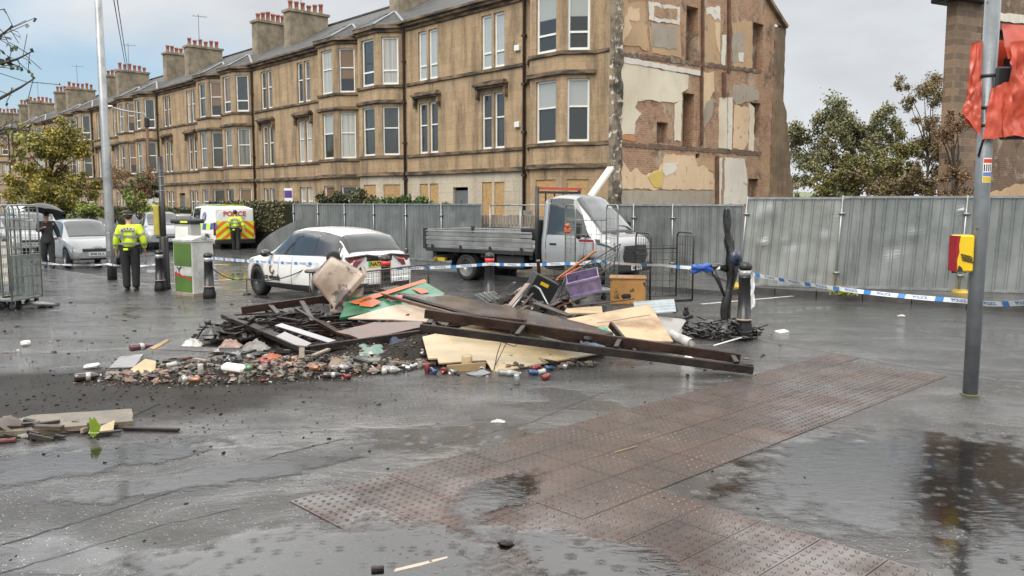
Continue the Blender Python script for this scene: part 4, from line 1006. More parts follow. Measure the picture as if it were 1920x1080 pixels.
# clipped hedge on a low wall, left of the hoardings
def hedge(a, b, z0, z1, th, label, lm, n, seed):
    rnd = random.Random(seed); a, b = V((a[0], a[1], 0)), V((b[0], b[1], 0)); d = (b - a); L_ = d.length; d.normalize(); s = V((-d.y, d.x, 0)); mb = MB()
    core = MB()
    for _ in range(n):
        u, v, z = rnd.uniform(0, L_), rnd.uniform(-th, th) / 2, rnd.uniform(z0, z1)
        k = rnd.choice((0, 0, 1)); 
        if k == 0: v = -th / 2 * rnd.uniform(.8, 1.05) * (1 if rnd.random() < .8 else -1)
        else: z = z1 + rnd.uniform(-.1, .06)
        leaf(mb, a + d * u + s * v + V((0, 0, z)), .11 * rnd.uniform(.6, 1.4), rnd, .2)
    t = thing('hedge', label, 'hedge', a)
    core.beam(a + V((0, 0, (z0 + z1) / 2)), b + V((0, 0, (z0 + z1) / 2)), th * .84, (z1 - z0) * .94)
    for q in core.v: q += V((mnoise.noise(q * 2) * .06, mnoise.noise(q * 2 + V((5, 0, 0))) * .06, 0))
    for o in (core.build('branches', MATS['hedge_core'], t, origin=a, fix=True), mb.build('foliage', lm, t, origin=a, fix=False)): o.location = (0, 0, 0)
    return t
mat('hedge_core', (0.022, 0.025, 0.011), .9)
GW = mat('garden_wall', (0.13, 0.11, 0.09), .8, var=.5, vs=3, b=.4)
ha, hb = at(476, 446, 0.06), at(553, 470, .06); hx = fac(-14.5, 7.2), fac(-7.6, 7.2)
hedge((-14.6, 40.9), (-9.25, 35.1), .8, 2.0, .9, 'dark clipped hedge on a low wall beside the police van', L_HEDGE, 7000, 41)
mb = MB(); mb.beam((-14.6, 40.9, .4), (-9.25, 35.1, .4), .35, .86); mb.beam((-14.6, 40.9, .86), (-9.25, 35.1, .86), .45, .08); solo(mb, 'low_wall', GW, 'low rendered garden wall under the clipped hedge', 'wall')
mb = MB(); mb.beam((-48, 77, .45), (-15.6, 42, .45), .3, .9); mb.beam((-48, 77, .93), (-15.6, 42, .93), .4, .07); solo(mb, 'low_wall', GW, 'low stone garden wall running behind the parked silver cars', 'wall')
hedge((-28, 55.4), (-17.2, 43.7), .95, 1.7, .7, 'dark low hedge over the garden wall behind the parked cars', L_HEDGE, 4000, 42)
# curled loose sheet leaning by the hedge
mb = MB(); c = V((-9.15, 32.6, -.05))
mb.grid(lambda a, b: c + V((-1.0 + 2.0 * a + 0, -.25 * math.sin(a * math.pi), .05 + (1.45 * (a ** .55)) * b + .012 * math.sin(b * 60))), 14, 40)
solo(mb, 'curled_sheet', GALV_D, 'curled ribbed metal sheet leaning between hedge and white car', 'metal sheet')
# overhanging twigs, top left
def twig_branch(label, pts, Y, n, seed, lm, ls):
    rnd = random.Random(seed); P = [atY(x, y, Y) for x, y in pts]; t = thing('branch', label, 'branch', P[0]); s = MB(); l = MB()
    s.tube(P, [.022 - .016 * i / (len(P) - 1) for i in range(len(P))], 5)
    for i in range(1, len(P)):
        for _ in range(n):
            f = rnd.random(); q = P[i - 1].lerp(P[i], f); e = q + V((rnd.gauss(0, .1), rnd.gauss(0, .1), rnd.gauss(-.02, .1))); s.tube([q, e], .004, 3, cap=False)
            for _ in range(rnd.choice((0, 1, 2))): leaf(l, e, ls * rnd.uniform(.7, 1.3), rnd, .6)
    for o in (s.build('stem', BARK, t, origin=P[0]), l.build('leaves', lm, t, origin=P[0], fix=False)): o.location = (0, 0, 0)
twig_branch('topmost leafy twig reaching in at the left edge', [(-60, 90), (-10, 75), (10, 60), (24, 48)], 8.5, 9, 1, L_GREEN, .06)
twig_branch('twig with hanging green leaves, second from the top at left edge', [(-60, 135), (0, 120), (30, 112), (58, 98)], 8.5, 12, 2, L_GREEN, .06)
twig_branch('long bare twig with few leaves above the terrace at left edge', [(-60, 205), (0, 185), (40, 163), (66, 146)], 8.5, 4, 3, L_GREEN, .055)
twig_branch('lowest yellow-green leafy twig at left edge', [(-60, 250), (-10, 245), (25, 240), (55, 247)], 8.5, 16, 4, L_LIME, .06)

WG2 = 'thin overhead wires at the top left'
for i, lb in enumerate(['left overhead wire running down to the chimney beside the tall lamp post', 'right overhead wire running down to the chimney beside the tall lamp post']):
    a, b = atY(209 + 7 * i, -25, 34), atY(239 + i * 3, 142, 80); mb = MB(); mb.tube([a.lerp(b, k / 8) - V((0, 0, .5 * (k / 8) * (1 - k / 8))) for k in range(9)], .022, 5); solo(mb, 'overhead_wire', PIPE, lb, 'wire', WG2)
# ------------------------------------------------------------------ vehicles
def paint(name, c, metal=0.0, rough=.28, dirt=.35):
    m, t, p = nodes_of(name); o = objco(t)
    s = t.nodes.new('ShaderNodeSeparateXYZ'); t.links.new(o, s.inputs[0])
    f = noise_node(t, o, 2.2, 5, .65); low = mth(t, 'MULTIPLY_ADD', s.outputs[2], -1.4, .78)       # road spray low on the sills
    k = ramp_node(t, mth(t, 'ADD', mth(t, 'MULTIPLY', f, .5), low), [(.45, 0.0), (.95, dirt)])
    t.links.new(mixc(t, k, c, (.12, .105, .085)), p.inputs['Base Color']); p.inputs['Metallic'].default_value = metal
    t.links.new(ramp_node(t, f, [(.3, rough - .1), (.7, rough + .1)]), p.inputs['Roughness']); p.inputs['Coat Weight'].default_value = .7; p.inputs['Coat Roughness'].default_value = .06
    dv = t.nodes.new('ShaderNodeTexVoronoi'); dv.inputs['Scale'].default_value = 60; t.links.new(o, dv.inputs['Vector'])
    bump(t, p, ramp_node(t, dv.outputs['Distance'], [(.1, 1.0), (.3, 0.0)]), .10, .004)
    MATS[name] = m; return m
WHITE = paint('white_paint', (.70, .70, .68)); SILVER = paint('silver_paint', (.33, .34, .345), .5, .45); SILVER_L = paint('pale_silver_paint', (.27, .28, .29), .5, .42)
BLACKP = paint('black_paint', (.012, .012, .013)); BLUEG = paint('blue_grey_paint', (.16, .19, .22), .5); DGREY = paint('dark_grey_paint', (.06, .065, .07), .4); REDP = paint('red_paint', (.25, .03, .025))
BPLAS = mat('black_plastic', (.018, .018, .019), .5, var=.4); TYRE = mat('tyre_rubber', (.016, .016, .016), .75, var=.4, vs=6); ALLOY = mat('alloy_rim', (.33, .33, .34), .35, .8, var=.3); DALLOY = mat('dark_alloy_rim', (.06, .06, .065), .4, .6)
CGLASS = glassmat('car_glass', (.016, .02, .022), (.03, .036, .038), (.5, .5, .5), .03); SCREEN = glassmat('pale_screen_glass', (.022, .027, .03), (.05, .056, .06), (.6, .6, 1.2), .03)
LAMPC = mat('clear_lamp', (.55, .56, .56), .12, .3, var=.4, vs=14, coat=1); LAMPR = mat('red_lamp', (.20, .012, .018), .15, coat=1, var=.4, vs=8)
PLATEW = mat('white_plate', (.68, .68, .66), .4); PLATEY = mat('yellow_plate', (.66, .46, .03), .4); INK = mat('black_ink', (.015, .015, .017), .5); GREENP = mat('green_band', (.08, .42, .10), .4)
def pchip(xs, ys, x):
    if x <= xs[0]: return ys[0]
    if x >= xs[-1]: return ys[-1]
    n = len(xs); h = [xs[i + 1] - xs[i] for i in range(n - 1)]; d = [(ys[i + 1] - ys[i]) / h[i] for i in range(n - 1)]
    def m(i):
        if i == 0: return d[0]
        if i == n - 1: return d[-1]
        if d[i - 1] * d[i] <= 0: return 0.0
        w1, w2 = 2 * h[i] + h[i - 1], h[i] + 2 * h[i - 1]; return (w1 + w2) / (w1 / d[i - 1] + w2 / d[i])
    for i in range(n - 1):
        if x <= xs[i + 1]:
            t_ = (x - xs[i]) / h[i]; a = ys[i]; b = ys[i + 1]; m0, m1 = m(i) * h[i], m(i + 1) * h[i]
            return (2 * t_ ** 3 - 3 * t_ ** 2 + 1) * a + (t_ ** 3 - 2 * t_ ** 2 + t_) * m0 + (-2 * t_ ** 3 + 3 * t_ ** 2) * b + (t_ ** 3 - t_ ** 2) * m1
class Pair:
    def __init__(s, l): s.l = l
    def build(s, *a): return [m.build(*a) for m in s.l][0]
class Shell:
    """car body lofted from stations (x, z_sill, z_belt, z_roof, half_width, half_width_roof); front is +X, left is +Y"""
    def __init__(s, st): s.st = sorted(st); s.xs = [a[0] for a in s.st]
    def par(s, x): return [pchip(s.xs, [a[k] for a in s.st], x) for k in range(1, 6)]
    def ring(s, x):
        zb, zt, zr, w_, wr = s.par(x); dz = zr - zt; hb = zt - zb
        return [(0, zb), (w_ * .80, zb), (w_ * .955, zb + .05 * hb + .01), (w_ * .985, zb + .25 * hb), (w_ * 1.0, zb + .55 * hb), (w_ * .985, zb + .84 * hb), (w_ * .955, zt), (w_ * .955 + (wr - w_ * .955) * .16, zt + dz * .12),
                (w_ * .955 + (wr - w_ * .955) * .80, zt + dz * .80), (wr * .95, zt + dz * .945), (wr * .72, zt + dz * 1.0), (0, zt + dz * 1.03)]
    def S(s, x, q):
        r = s.ring(x); i = min(int(q), len(r) - 2); f = q - i; return V((x, r[i][0] + (r[i + 1][0] - r[i][0]) * f, r[i][1] + (r[i + 1][1] - r[i][1]) * f))
    def body(s, arches=(), ar=.36, n=46):
        x0, x1 = s.xs[0], s.xs[-1]; xs = sorted(set([x0 + (x1 - x0) * i / n for i in range(n + 1)] + s.xs)); xs = [x for i, x in enumerate(xs) if i == 0 or x - xs[i - 1] > .012] ; k = len(s.ring(x0)); m = 2 * k - 2; mb = MB(); vs = []
        for x in xs:
            r = s.ring(x); vs += [V((x, y, z)) for y, z in r] + [V((x, -y, z)) for y, z in r[-2:0:-1]]
        fs = [(i * m + j, i * m + (j + 1) % m, (i + 1) * m + (j + 1) % m, (i + 1) * m + j) for i in range(len(xs) - 1) for j in range(m)]
        mb.add(vs, fs, 0, True); e = (len(xs) - 1) * m; mb.f += [list(range(m)), [e + j for j in range(m)][::-1]]; mb.m += [0, 0]; mb.sm += [False, False]
        me_o = mb.build('body', BLACKP)
        if arches:
            cut = MB()
            for ax in arches:
                for sy in (-1, 1): cut.lathe([(ar, -.24), (ar, .24)], 22, 0, Matrix.Translation((ax, sy * (max(a[4] for a in s.st) - .10), ar * .93)) @ Matrix.Rotation(math.pi / 2, 4, 'X'), False)
            co = cut.build('cutter', BPLAS); md = me_o.modifiers.new('arch', 'BOOLEAN'); md.operation = 'DIFFERENCE'; md.object = co; md.solver = 'EXACT'
            dg = bpy.context.evaluated_depsgraph_get(); dg.update(); nm = bpy.data.meshes.new_from_object(me_o.evaluated_get(dg)); old = me_o.data; me_o.modifiers.clear(); me_o.data = nm
            cm = co.data; bpy.data.objects.remove(co); bpy.data.meshes.remove(cm); bpy.data.meshes.remove(old)
        return me_o
    def patch(s, c, nu=8, nv=4, off=.006, mirror=True, sides=(1, -1), mb=None):
        """surface patch over the corners (x,q) a,b,c,d laid just proud of the body"""
        if mb is None and mirror and len(sides) == 2: return Pair([s.patch(c, nu, nv, off, True, (k,), MB()) for k in sides])
        mb = mb or MB(); (a, b, c_, d) = c
        for sy in (sides if mirror else (1,)):
            def fn(u, v):
                x = (a[0] * (1 - u) + b[0] * u) * (1 - v) + (d[0] * (1 - u) + c_[0] * u) * v; q = (a[1] * (1 - u) + b[1] * u) * (1 - v) + (d[1] * (1 - u) + c_[1] * u) * v
                p = s.S(x, q); e = 1e-3; n_ = (s.S(x + e, q) - s.S(x - e, q)).cross(s.S(x, min(q + .02, 10.99)) - s.S(x, max(q - .02, 0.01)))
                if n_.length < 1e-12: n_ = V((0, 0, 1))
                n_.normalize()
                if n_.y < -1e-6 or (abs(n_.y) < .05 and n_.z < 0): n_ = -n_
                p = p + n_ * off; return V((p.x, p.y * sy, p.z))
            mb.grid(fn, nu, nv)
        return mb
    def across(s, xa, xb, q0=9.6, nu=8, nv=10, off=.006, wa=1.0, wb=1.0):
        """patch across the whole width (screens, bonnet details): from x=xa to xb, q from q0 left over the top to q0 right"""
        mb = MB()
        def fn(u, v):
            x = xa + (xb - xa) * u; k = (2 * v - 1); f = wa + (wb - wa) * u; qq = 11 - (11 - q0) * abs(k) * f; p = s.S(x, min(qq, 10.999)); e = 2e-3
            a, b = s.S(x + e, qq), s.S(x - e, qq); tn = V((a.x - b.x, 0, a.z - b.z)); n_ = V((-tn.z, 0, tn.x)).normalized()
            if n_.z < 0: n_ = -n_
            return V((p.x, p.y * (1 if k > 0 else -1), p.z)) + n_ * off
        return mb.grid(fn, nu, nv)
def wheel(t, x, y, r, wd, rim=ALLOY, spokes=5):
    sy = 1 if y > 0 else -1; M4 = Matrix.Translation((0, 0, 0)) @ Matrix.Rotation(-sy * math.pi / 2, 4, 'X')
    mb = MB(); mb.lathe([(r * .66, -wd / 2), (r * .90, -wd / 2), (r, -wd * .36), (r, wd * .36), (r * .93, wd / 2), (r * .70, wd / 2), (r * .66, wd * .42)], 26, 0, M4)
    o = mb.build('wheel', TYRE, t); o.location = (x, y, r - .01)
    rb = MB(); rb.lathe([(r * .70, wd * .44), (r * .66, wd * .47), (r * .60, wd * .30), (r * .58, -wd * .2), (0, -wd * .2)], 26, 0, M4)
    rb.lathe([(r * .16, wd * .2), (r * .15, wd * .40), (0, wd * .42)], 12, 0, M4)
    for k in range(spokes):
        a = 2 * math.pi * k / spokes; rot = M4.to_3x3() @ Matrix.Rotation(a, 3, 'Z'); rb.box(rot @ V((r * .37, 0, wd * .34)), (r * .56, r * .17, wd * .10), rot, taper=.8)
    rb.build('rim', rim, o); return o
def wheels(t, xf, xr, y, r, wd=.2, **k):
    for x in (xf, xr):
        for s in (1, -1): wheel(t, x, s * y, r, wd, **k)
def lettering(t, name, s, size, o, ex, ey, m, **k):
    mb = MB(); add_text(mb, s, size, o, ex, ey, **k); return mb.build(name, m, t, fix=False)
def plate(t, x, z, wd, s, m, face, green=False, ang=0.0):
    d = face; ex = V((0, d, 0)); ey = V((math.sin(ang) * -d, 0, math.cos(ang))); mb = MB(); c = V((x, 0, z)); rot = Matrix((ex, ey, ex.cross(ey))).transposed(); mb.box(c, (wd, .115, .012), rot); o = mb.build('number_plate', m, t)
    n_ = ex.cross(ey); lettering(o, 'lettering', s, .105, c + n_ * .009 + ex * (.02 if green else 0), ex, ey, INK, extrude=.001, bold=.0035)
    if green: g = MB(); g.box(c - ex * (wd / 2 - .022) + n_ * .007, (.044, .112, .004), rot); g.build('green_band', GREENP, o)
    return o

# --- white hatchback (rear three-quarter)
hd = R(44); mgp = V((-2.69, 16.75, 0)) + V((-math.sin(hd), math.cos(hd), 0)) * 2.14
car = thing('parked_car', 'white electric hatchback with black rear spoiler and shared-car lettering behind the tape', 'car', (mgp.x, mgp.y, -.05), hd + math.pi / 2)
MG = Shell([(-2.14, .42, .86, .98, .70, .55), (-2.10, .30, .90, 1.03, .82, .60), (-1.99, .24, .93, 1.15, .875, .62), (-1.76, .22, .95, 1.39, .90, .60), (-1.66, .22, .95, 1.435, .91, .60), (-1.45, .22, .95, 1.47, .915, .60), (-1.05, .21, .94, 1.525, .918, .61), (-.35, .20, .92, 1.55, .918, .62), (.15, .20, .91, 1.50, .918, .61), (.60, .20, .91, 1.27, .915, .60), (.98, .20, .91, 1.02, .915, .66), (1.3, .2, .89, .95, .91, .66), (1.75, .21, .82, .87, .885, .64), (2.02, .24, .70, .76, .80, .56), (2.13, .32, .58, .64, .62, .42)])
o = MG.body((1.36, -1.345), .365); o.parent = car; o.data.materials.clear(); o.data.materials.append(WHITE)
MG.patch([(.86, 6.9), (-.12, 6.9), (-.12, 8.5), (.30, 8.5)], 10, 4).build('front_door_glass', CGLASS, car); MG.patch([(-.2, 6.9), (-1.02, 6.9), (-.98, 8.4), (-.2, 8.5)], 8, 4).build('rear_door_glass', CGLASS, car)
MG.patch([(-1.04, 6.9), (-1.93, 6.9), (-1.62, 8.5), (-1.0, 8.4)], 8, 4).build('rear_quarter_panel', BLACKP, car)
MG.patch([(.90, 6.88), (-2.03, 6.88), (-1.78, 8.9), (.34, 8.55)], 22, 6, .0035).build('pillar', BLACKP, car)
MG.patch([(.94, 6.65), (-1.86, 6.65), (-1.86, 6.88), (.90, 6.88)], 20, 2, .004).build('window_line', BLACKP, car); MG.patch([(.36, 8.52), (-1.68, 8.5), (-1.6, 8.85), (.2, 8.8)], 16, 2, .004).build('roof_line', BLACKP, car)
MG.across(-2.0, -1.70, 8.9, 8, 12, .008, 1.0, .95).build('rear_window', SCREEN, car); MG.across(-2.04, -1.66, 8.0, 8, 16, .005).build('window_surround', BLACKP, car); MG.across(.30, .98, 9.0, 8, 12, .008).build('windscreen', CGLASS, car)
mb = MB()      # spoiler lip: black V over the tailgate
for s_ in (1, -1):
    mb.beam((-2.08, s_ * .76, .99), (-2.11, s_ * .30, 1.03), .13, .045, bev=.015); mb.beam((-2.11, s_ * .31, 1.03), (-2.10, s_ * .0, .985), .12, .05, bev=.015)
mb.box((-2.12, 0, .965), (.06, .62, .12), taper=1.3, bev=.01); mb.build('spoiler', BLACKP, car)
for s_ in (1, -1):
    mb = MB(); mb.prism([(-2.125, s_ * .80, .98), (-2.17, s_ * .36, .99), (-2.175, s_ * .42, .94), (-2.16, s_ * .56, .80), (-2.14, s_ * .66, .80), (-2.12, s_ * .72, .90)], (-1, 0, 0), .06); mb.build('tail_lamp', LAMPR, car)
    MG.patch([(-1.72, 5.9), (-2.06, 5.9), (-2.06, 6.25), (-1.74, 6.1)], 4, 2, .01, sides=(s_,)).build('tail_lamp', LAMPR, car)
mb = MB(); mb.box((-2.06, 0, .74), (.14, 1.34, .40), bev=.05); mb.build('tailgate', WHITE, car)
mb = MB(); mb.box((-2.08, 0, .50), (.16, 1.56, .20), bev=.05); mb.build('rear_bumper', WHITE, car)
mb = MB(); mb.box((-2.08, 0, .345), (.15, 1.50, .22), bev=.04); [mb.prism([(-2.172, s_ * .30, .47), (-2.172, s_ * .72, .47), (-2.172, s_ * .72, .36), (-2.172, s_ * .38, .36)], (-1, 0, 0), .02) for s_ in (1, -1)]; mb.build('diffuser', BPLAS, car)
mb = MB(); mb.lathe([(0, 0), (.05, 0), (.045, .015), (0, .02)], 12, 0, Matrix.Translation((-2.155, 0, .985)) @ Matrix.Rotation(-math.pi / 2, 4, 'Y')); mb.build('badge', ALLOY, car)
plate(car, -2.145, .845, .54, 'NA73 XKT', PLATEY, -1, green=True)
lettering(car, 'lettering', 'MG4', .06, (-2.14, -.52, .87), (0, -1, 0), (0, 0, 1), DALLOY, extrude=.002)
lettering(car, 'lettering', 'EV', .05, (-2.175, -.50, .53), (0, -1, 0), (0, 0, 1), DALLOY, extrude=.002)
for z0, z1, m_ in ((1.2, 2.5, BPLAS),):
    MG.patch([(1.0, 1.6), (-.98, 1.6), (-.98, 2.9), (1.0, 2.7)], 18, 3, .012).build('side_skirt', BPLAS, car)
lettering(car, 'lettering', 'co wheels', .165, (.62, .932, .46), (-1, 0, 0), (0, 0, 1), INK, extrude=.004, bold=.004)
mb = MB()
for k in range(9):
    a = -2.6 + k * .42; mb.box((.62 + .085 * math.cos(a), .935, .635 + .085 * math.sin(a)), (.075, .006, .035), Matrix.Rotation(-a - math.pi / 2, 3, 'Y'))
mb.build('logo', mat('orange_brown_print', (.30, .12, .04), .5), car)
for s_ in (1, -1):
    for x in (.0, -.92): mb = MB(); mb.box((x, s_ * .905, .80), (.2, .05, .035), bev=.012); mb.build('door_handle', ALLOY if x == 0 else WHITE, car)
    mb = MB(); mb.blob((.70, s_ * 1.02, .98), (.10, .13, .085), 10, 6, 0); mb.box((.72, s_ * .93, .95), (.08, .14, .04)); mb.build('mirror', BLACKP, car)
    mb = MB(); MG.patch([(1.92, 4.6), (1.55, 5.2), (1.55, 5.7), (1.95, 5.6)], 5, 2, .008, sides=(s_,), mb=mb); mb.build('headlight', LAMPC, car)
for x in (.36, -.2): MG.patch([(x + .015, 2.6), (x, 2.6), (x - .02, 6.3), (x - .005, 6.3)], 1, 8, .003).build('door_seam', INK, car)
wheels(car, 1.36, -1.345, .80, .335, .22, rim=DALLOY)

# --- grey dropside truck
tr_d = -R(37); trp = V((-2.43, 23.1, 0)); tfw = V((math.cos(tr_d), math.sin(tr_d), 0))
TL = 6.0; tp_ = trp + tfw * (TL / 2) + V((-tfw.y, tfw.x, 0)) * 1.02
truck = thing('flatbed_truck', 'silver dropside flatbed truck with grey load bed parked behind the rubbish heap', 'truck', (tp_.x, tp_.y, -.05), tr_d)
TGREY = mat('grey_load_bed', (.33, .335, .33), .4, .6, var=.35, vs=2); TDARK = mat('dark_chassis', (.022, .022, .023), .6)
cab = Shell([(.92, .46, 1.30, 2.18, .97, .80), (.99, .42, 1.30, 2.22, 1.0, .80), (1.35, .40, 1.28, 2.27, 1.01, .78), (1.75, .40, 1.25, 2.24, 1.01, .74), (2.00, .40, 1.22, 2.02, 1.01, .74), (2.30, .40, 1.20, 1.70, 1.01, .76), (2.50, .40, 1.19, 1.47, 1.0, .78), (2.58, .40, 1.19, 1.36, .995, .80), (2.80, .40, 1.18, 1.29, .98, .76), (2.96, .40, 1.13, 1.21, .93, .70), (3.02, .40, 1.04, 1.12, .86, .64), (3.06, .42, .92, 1.00, .76, .56)])
o = cab.body((2.32,), .40); o.name = 'cab'; o.parent = truck; o.data.materials.clear(); o.data.materials.append(SILVER)
cab.patch([(2.40, 6.7), (1.14, 6.0), (1.14, 8.75), (1.80, 8.75)], 24, 10, .016).build('door_glass', CGLASS, truck)
cab.patch([(1.13, 5.9), (1.10, 5.9), (1.10, 8.9), (1.13, 8.9)], 1, 6, .010).build('door_glass_seal', BPLAS, truck); cab.patch([(1.09, 1.5), (1.08, 1.5), (1.06, 8.9), (1.08, 8.9)], 1, 8, .004).build('door_seam', INK, truck); cab.patch([(2.20, 3.6), (2.19, 3.6), (2.22, 6.5), (2.23, 6.5)], 1, 8, .004).build('door_seam', INK, truck)
cab.across(1.80, 2.55, 8.35, 16, 20, .012, .90, 1.0).build('windscreen', SCREEN, truck)
cab.across(2.56, 2.62, 8.7, 2, 12, .012).build('wiper_scuttle', BPLAS, truck)
cab.patch([(1.02, 1.5), (2.0, 1.5), (2.0, 2.7), (1.02, 2.7)], 6, 2, .012).build('sill_trim', BPLAS, truck)
mb = MB(); mb.box((2.96, 0, .52), (.26, 1.86, .26), bev=.06); mb.box((2.97, 0, .44), (.2, 1.6, .1), bev=.03); mb.build('bumper', BPLAS, truck)
mb = MB(); mb.prism([(3.085, -.46, .58), (3.085, .46, .58), (3.08, .60, .78), (3.075, .52, 1.04), (3.075, -.52, 1.04), (3.08, -.60, .78)], (1, 0, 0), .08); g = mb.build('grille', BPLAS, truck)
mb = MB(); [mb.box((3.092, 0, .66 + .08 * k), (.02, 1.04 - .05 * abs(k - 2), .018)) for k in range(5)]; mb.box((3.095, 0, .84), (.03, .2, .08), bev=.01); mb.build('grille_bars', DALLOY, g)
for s_ in (1, -1):
    mb = MB(); cab.patch([(2.99, 5.0), (2.66, 5.35), (2.62, 6.05), (2.96, 6.0)], 6, 3, .018, sides=(s_,), mb=mb); mb.build('headlight', LAMPC, truck)
    mb = MB(); cab.patch([(3.01, 4.75), (2.56, 5.1), (2.46, 6.3), (2.98, 6.2)], 8, 4, .010, sides=(s_,), mb=mb); mb.build('headlight_surround', BPLAS, truck)
    mb = MB(); mb.box((2.18, s_ * 1.20, 1.42), (.12, .20, .42), bev=.05); mb.box((2.2, s_ * 1.06, 1.28), (.06, .16, .05)); mb.build('mirror', BPLAS, truck)
    mb = MB(); mb.box((1.30, s_ * 1.00, 1.06), (.20, .05, .05), bev=.012); mb.build('door_handle', BPLAS, truck)
for y in (-.35, .35): mb = MB(); mb.box((2.70, y, 1.325), (.09, .26, .02), Matrix.Rotation(R(20), 3, 'Y')); mb.build('bonnet_vent', BPLAS, truck)
plate(truck, 3.105, .50, .52, 'SN17 FLT', PLATEW, 1)
mb = MB(); mb.box((.80, 0, 1.15), (.08, 2.02, 1.0), bev=.02); mb.box((.80, 0, 2.34), (.06, 2.0, .06)); [mb.box((.80, y_, 1.95), (.03, .03, .8)) for y_ in (-.6, -.2, .2, .6)]; [mb.tube([(.80, s_ * .98, .6), (.80, s_ * .98, 2.48)], .05, 8) for s_ in (1, -1)]; mb.build('headboard', mat('dark_headboard', (.045, .05, .052), .5, .3), truck)
mb = MB(); mb.beam((.86, -.95, 2.44), (.86, .95, 2.44), .08, .06); mb.build('roof_bar', mat('red_bar', (.50, .06, .04), .4), truck)
bx0, bx1 = -3.0, .72
mb = MB(); mb.box(((bx0 + bx1) / 2, 0, .86), (bx1 - bx0, 2.06, .08)); mb.build('load_bed', TGREY, truck)
for s_ in (1, -1):
    mb = MB(); x_, L_ = (bx0 + bx1) / 2, bx1 - bx0 - .06
    for zc, h_, y_ in ((.985, .13, 0), (1.11, .10, .012), (1.225, .11, 0), (1.31, .05, .016)): mb.box((x_, s_ * (1.035 + y_), zc), (L_, .035, h_ - .012), bev=.008)
    sp = mb.build('side_board', TGREY, truck); l_ = MB(); [l_.box((bx0 + .3 + k * (L_ - .6) / 3, s_ * 1.05, .86), (.07, .05, .16), bev=.01) for k in range(4)]; l_.build('latch', TDARK, sp)
    mb = MB(); mb.beam((bx0 + .05, s_ * 1.03, .80), (bx1, s_ * 1.03, .80), .05, .1); mb.build('side_rail', TDARK, truck)
mb = MB(); mb.box((bx0 + .0, 0, 1.12), (.05, 2.02, .46), bev=.01); mb.build('tail_board', TGREY, truck)
mb = MB(); mb.box((0, 0, 0), (.12, .08, .58), bev=.01)
for s_ in (1, -1): o = mb.build('corner_post', TDARK, truck); o.location = (bx0 + .02, s_ * 1.03, 1.10)
mb = MB(); [mb.box((-.9, s_ * .42, .62), (4.6, .12, .24)) for s_ in (1, -1)]; [mb.box((x, 0, .70), (.1, 1.9, .14)) for x in (-2.7, -1.9, -1.0, 0, .6)]; mb.box((-.1, -.72, .55), (.9, .45, .38), bev=.04); mb.box((-2.75, 0, .50), (.12, 1.7, .1)); mb.build('chassis', TDARK, truck)
for s_ in (1, -1):
    mb = MB(); mb.grid(lambda a, b, s_=s_: (-1.55 + .47 * math.cos(math.pi * a), s_ * (.62 + .42 * b), .36 + .45 * math.sin(math.pi * a)), 14, 1); mb.build('mudguard', BPLAS, truck)
mb = MB(); mb.box((.45, -.55, 1.28), (.55, .6, .32), bev=.03); mb.build('black_tub', BPLAS, truck)
mb = MB(); mb.box((-2.62, -.80, .52), (.40, .10, .10)); mb.build('yellow_reflector', PLATEY, truck)
wheels(truck, 2.32, -1.55, .86, .36, .24, rim=ALLOY, spokes=6); wheels(truck, 2.32, -1.56, .60, .355, .20, rim=DALLOY)
# white boxed beam standing up out of the load
a = atY(1112, 362, 22.0); b = atY(1146, 314, 22.5); mb = MB(); mb.beam(a - (b - a) * 1.6, b, .22, .10, bev=.02); solo(mb, 'white_trunking', P_WHITE, 'length of white boxed trunking sticking up behind the truck cab', 'trunking')

# --- generic cars
HATCH = Shell([(-1.84, .45, .82, .92, .62, .45), (-1.80, .34, .88, 1.02, .74, .56), (-1.68, .28, .92, 1.28, .80, .60), (-1.35, .24, .92, 1.46, .82, .60), (-.6, .22, .91, 1.52, .83, .61), (.1, .22, .89, 1.48, .83, .60), (.65, .22, .90, 1.15, .83, .60), (.92, .22, .88, .97, .82, .60), (1.3, .22, .83, .90, .80, .60), (1.62, .24, .72, .79, .75, .54), (1.82, .26, .58, .66, .66, .48), (1.88, .32, .48, .55, .52, .36)])
SUV = Shell([(-2.15, .5, .95, 1.05, .66, .48), (-2.10, .36, 1.0, 1.20, .80, .60), (-1.95, .30, 1.02, 1.45, .86, .64), (-1.5, .28, 1.02, 1.62, .88, .65), (-.5, .26, 1.0, 1.66, .89, .65), (.15, .26, .98, 1.60, .89, .64), (.75, .26, .99, 1.22, .88, .64), (1.05, .26, .98, 1.08, .87, .64), (1.55, .27, .94, 1.02, .85, .64), (1.95, .29, .80, .88, .78, .58), (2.12, .36, .62, .70, .62, .44)])
VANS = Shell([(-2.30, .45, 1.20, 1.70, .82, .66), (-2.26, .36, 1.22, 1.88, .90, .74), (-2.0, .30, 1.20, 1.93, .94, .78), (-.5, .28, 1.16, 1.95, .95, .78), (.55, .28, 1.12, 1.92, .95, .77), (.95, .28, 1.10, 1.70, .95, .76), (1.40, .28, 1.08, 1.32, .94, .76), (1.62, .28, 1.06, 1.17, .93, .74), (2.0, .29, .95, 1.03, .88, .68), (2.25, .32, .74, .82, .78, .58), (2.34, .40, .58, .66, .60, .42)])
HATCH.gl = (.17, .86, -1.74, -1.42); SUV.gl = (.24, .98, -2.04, -1.66)
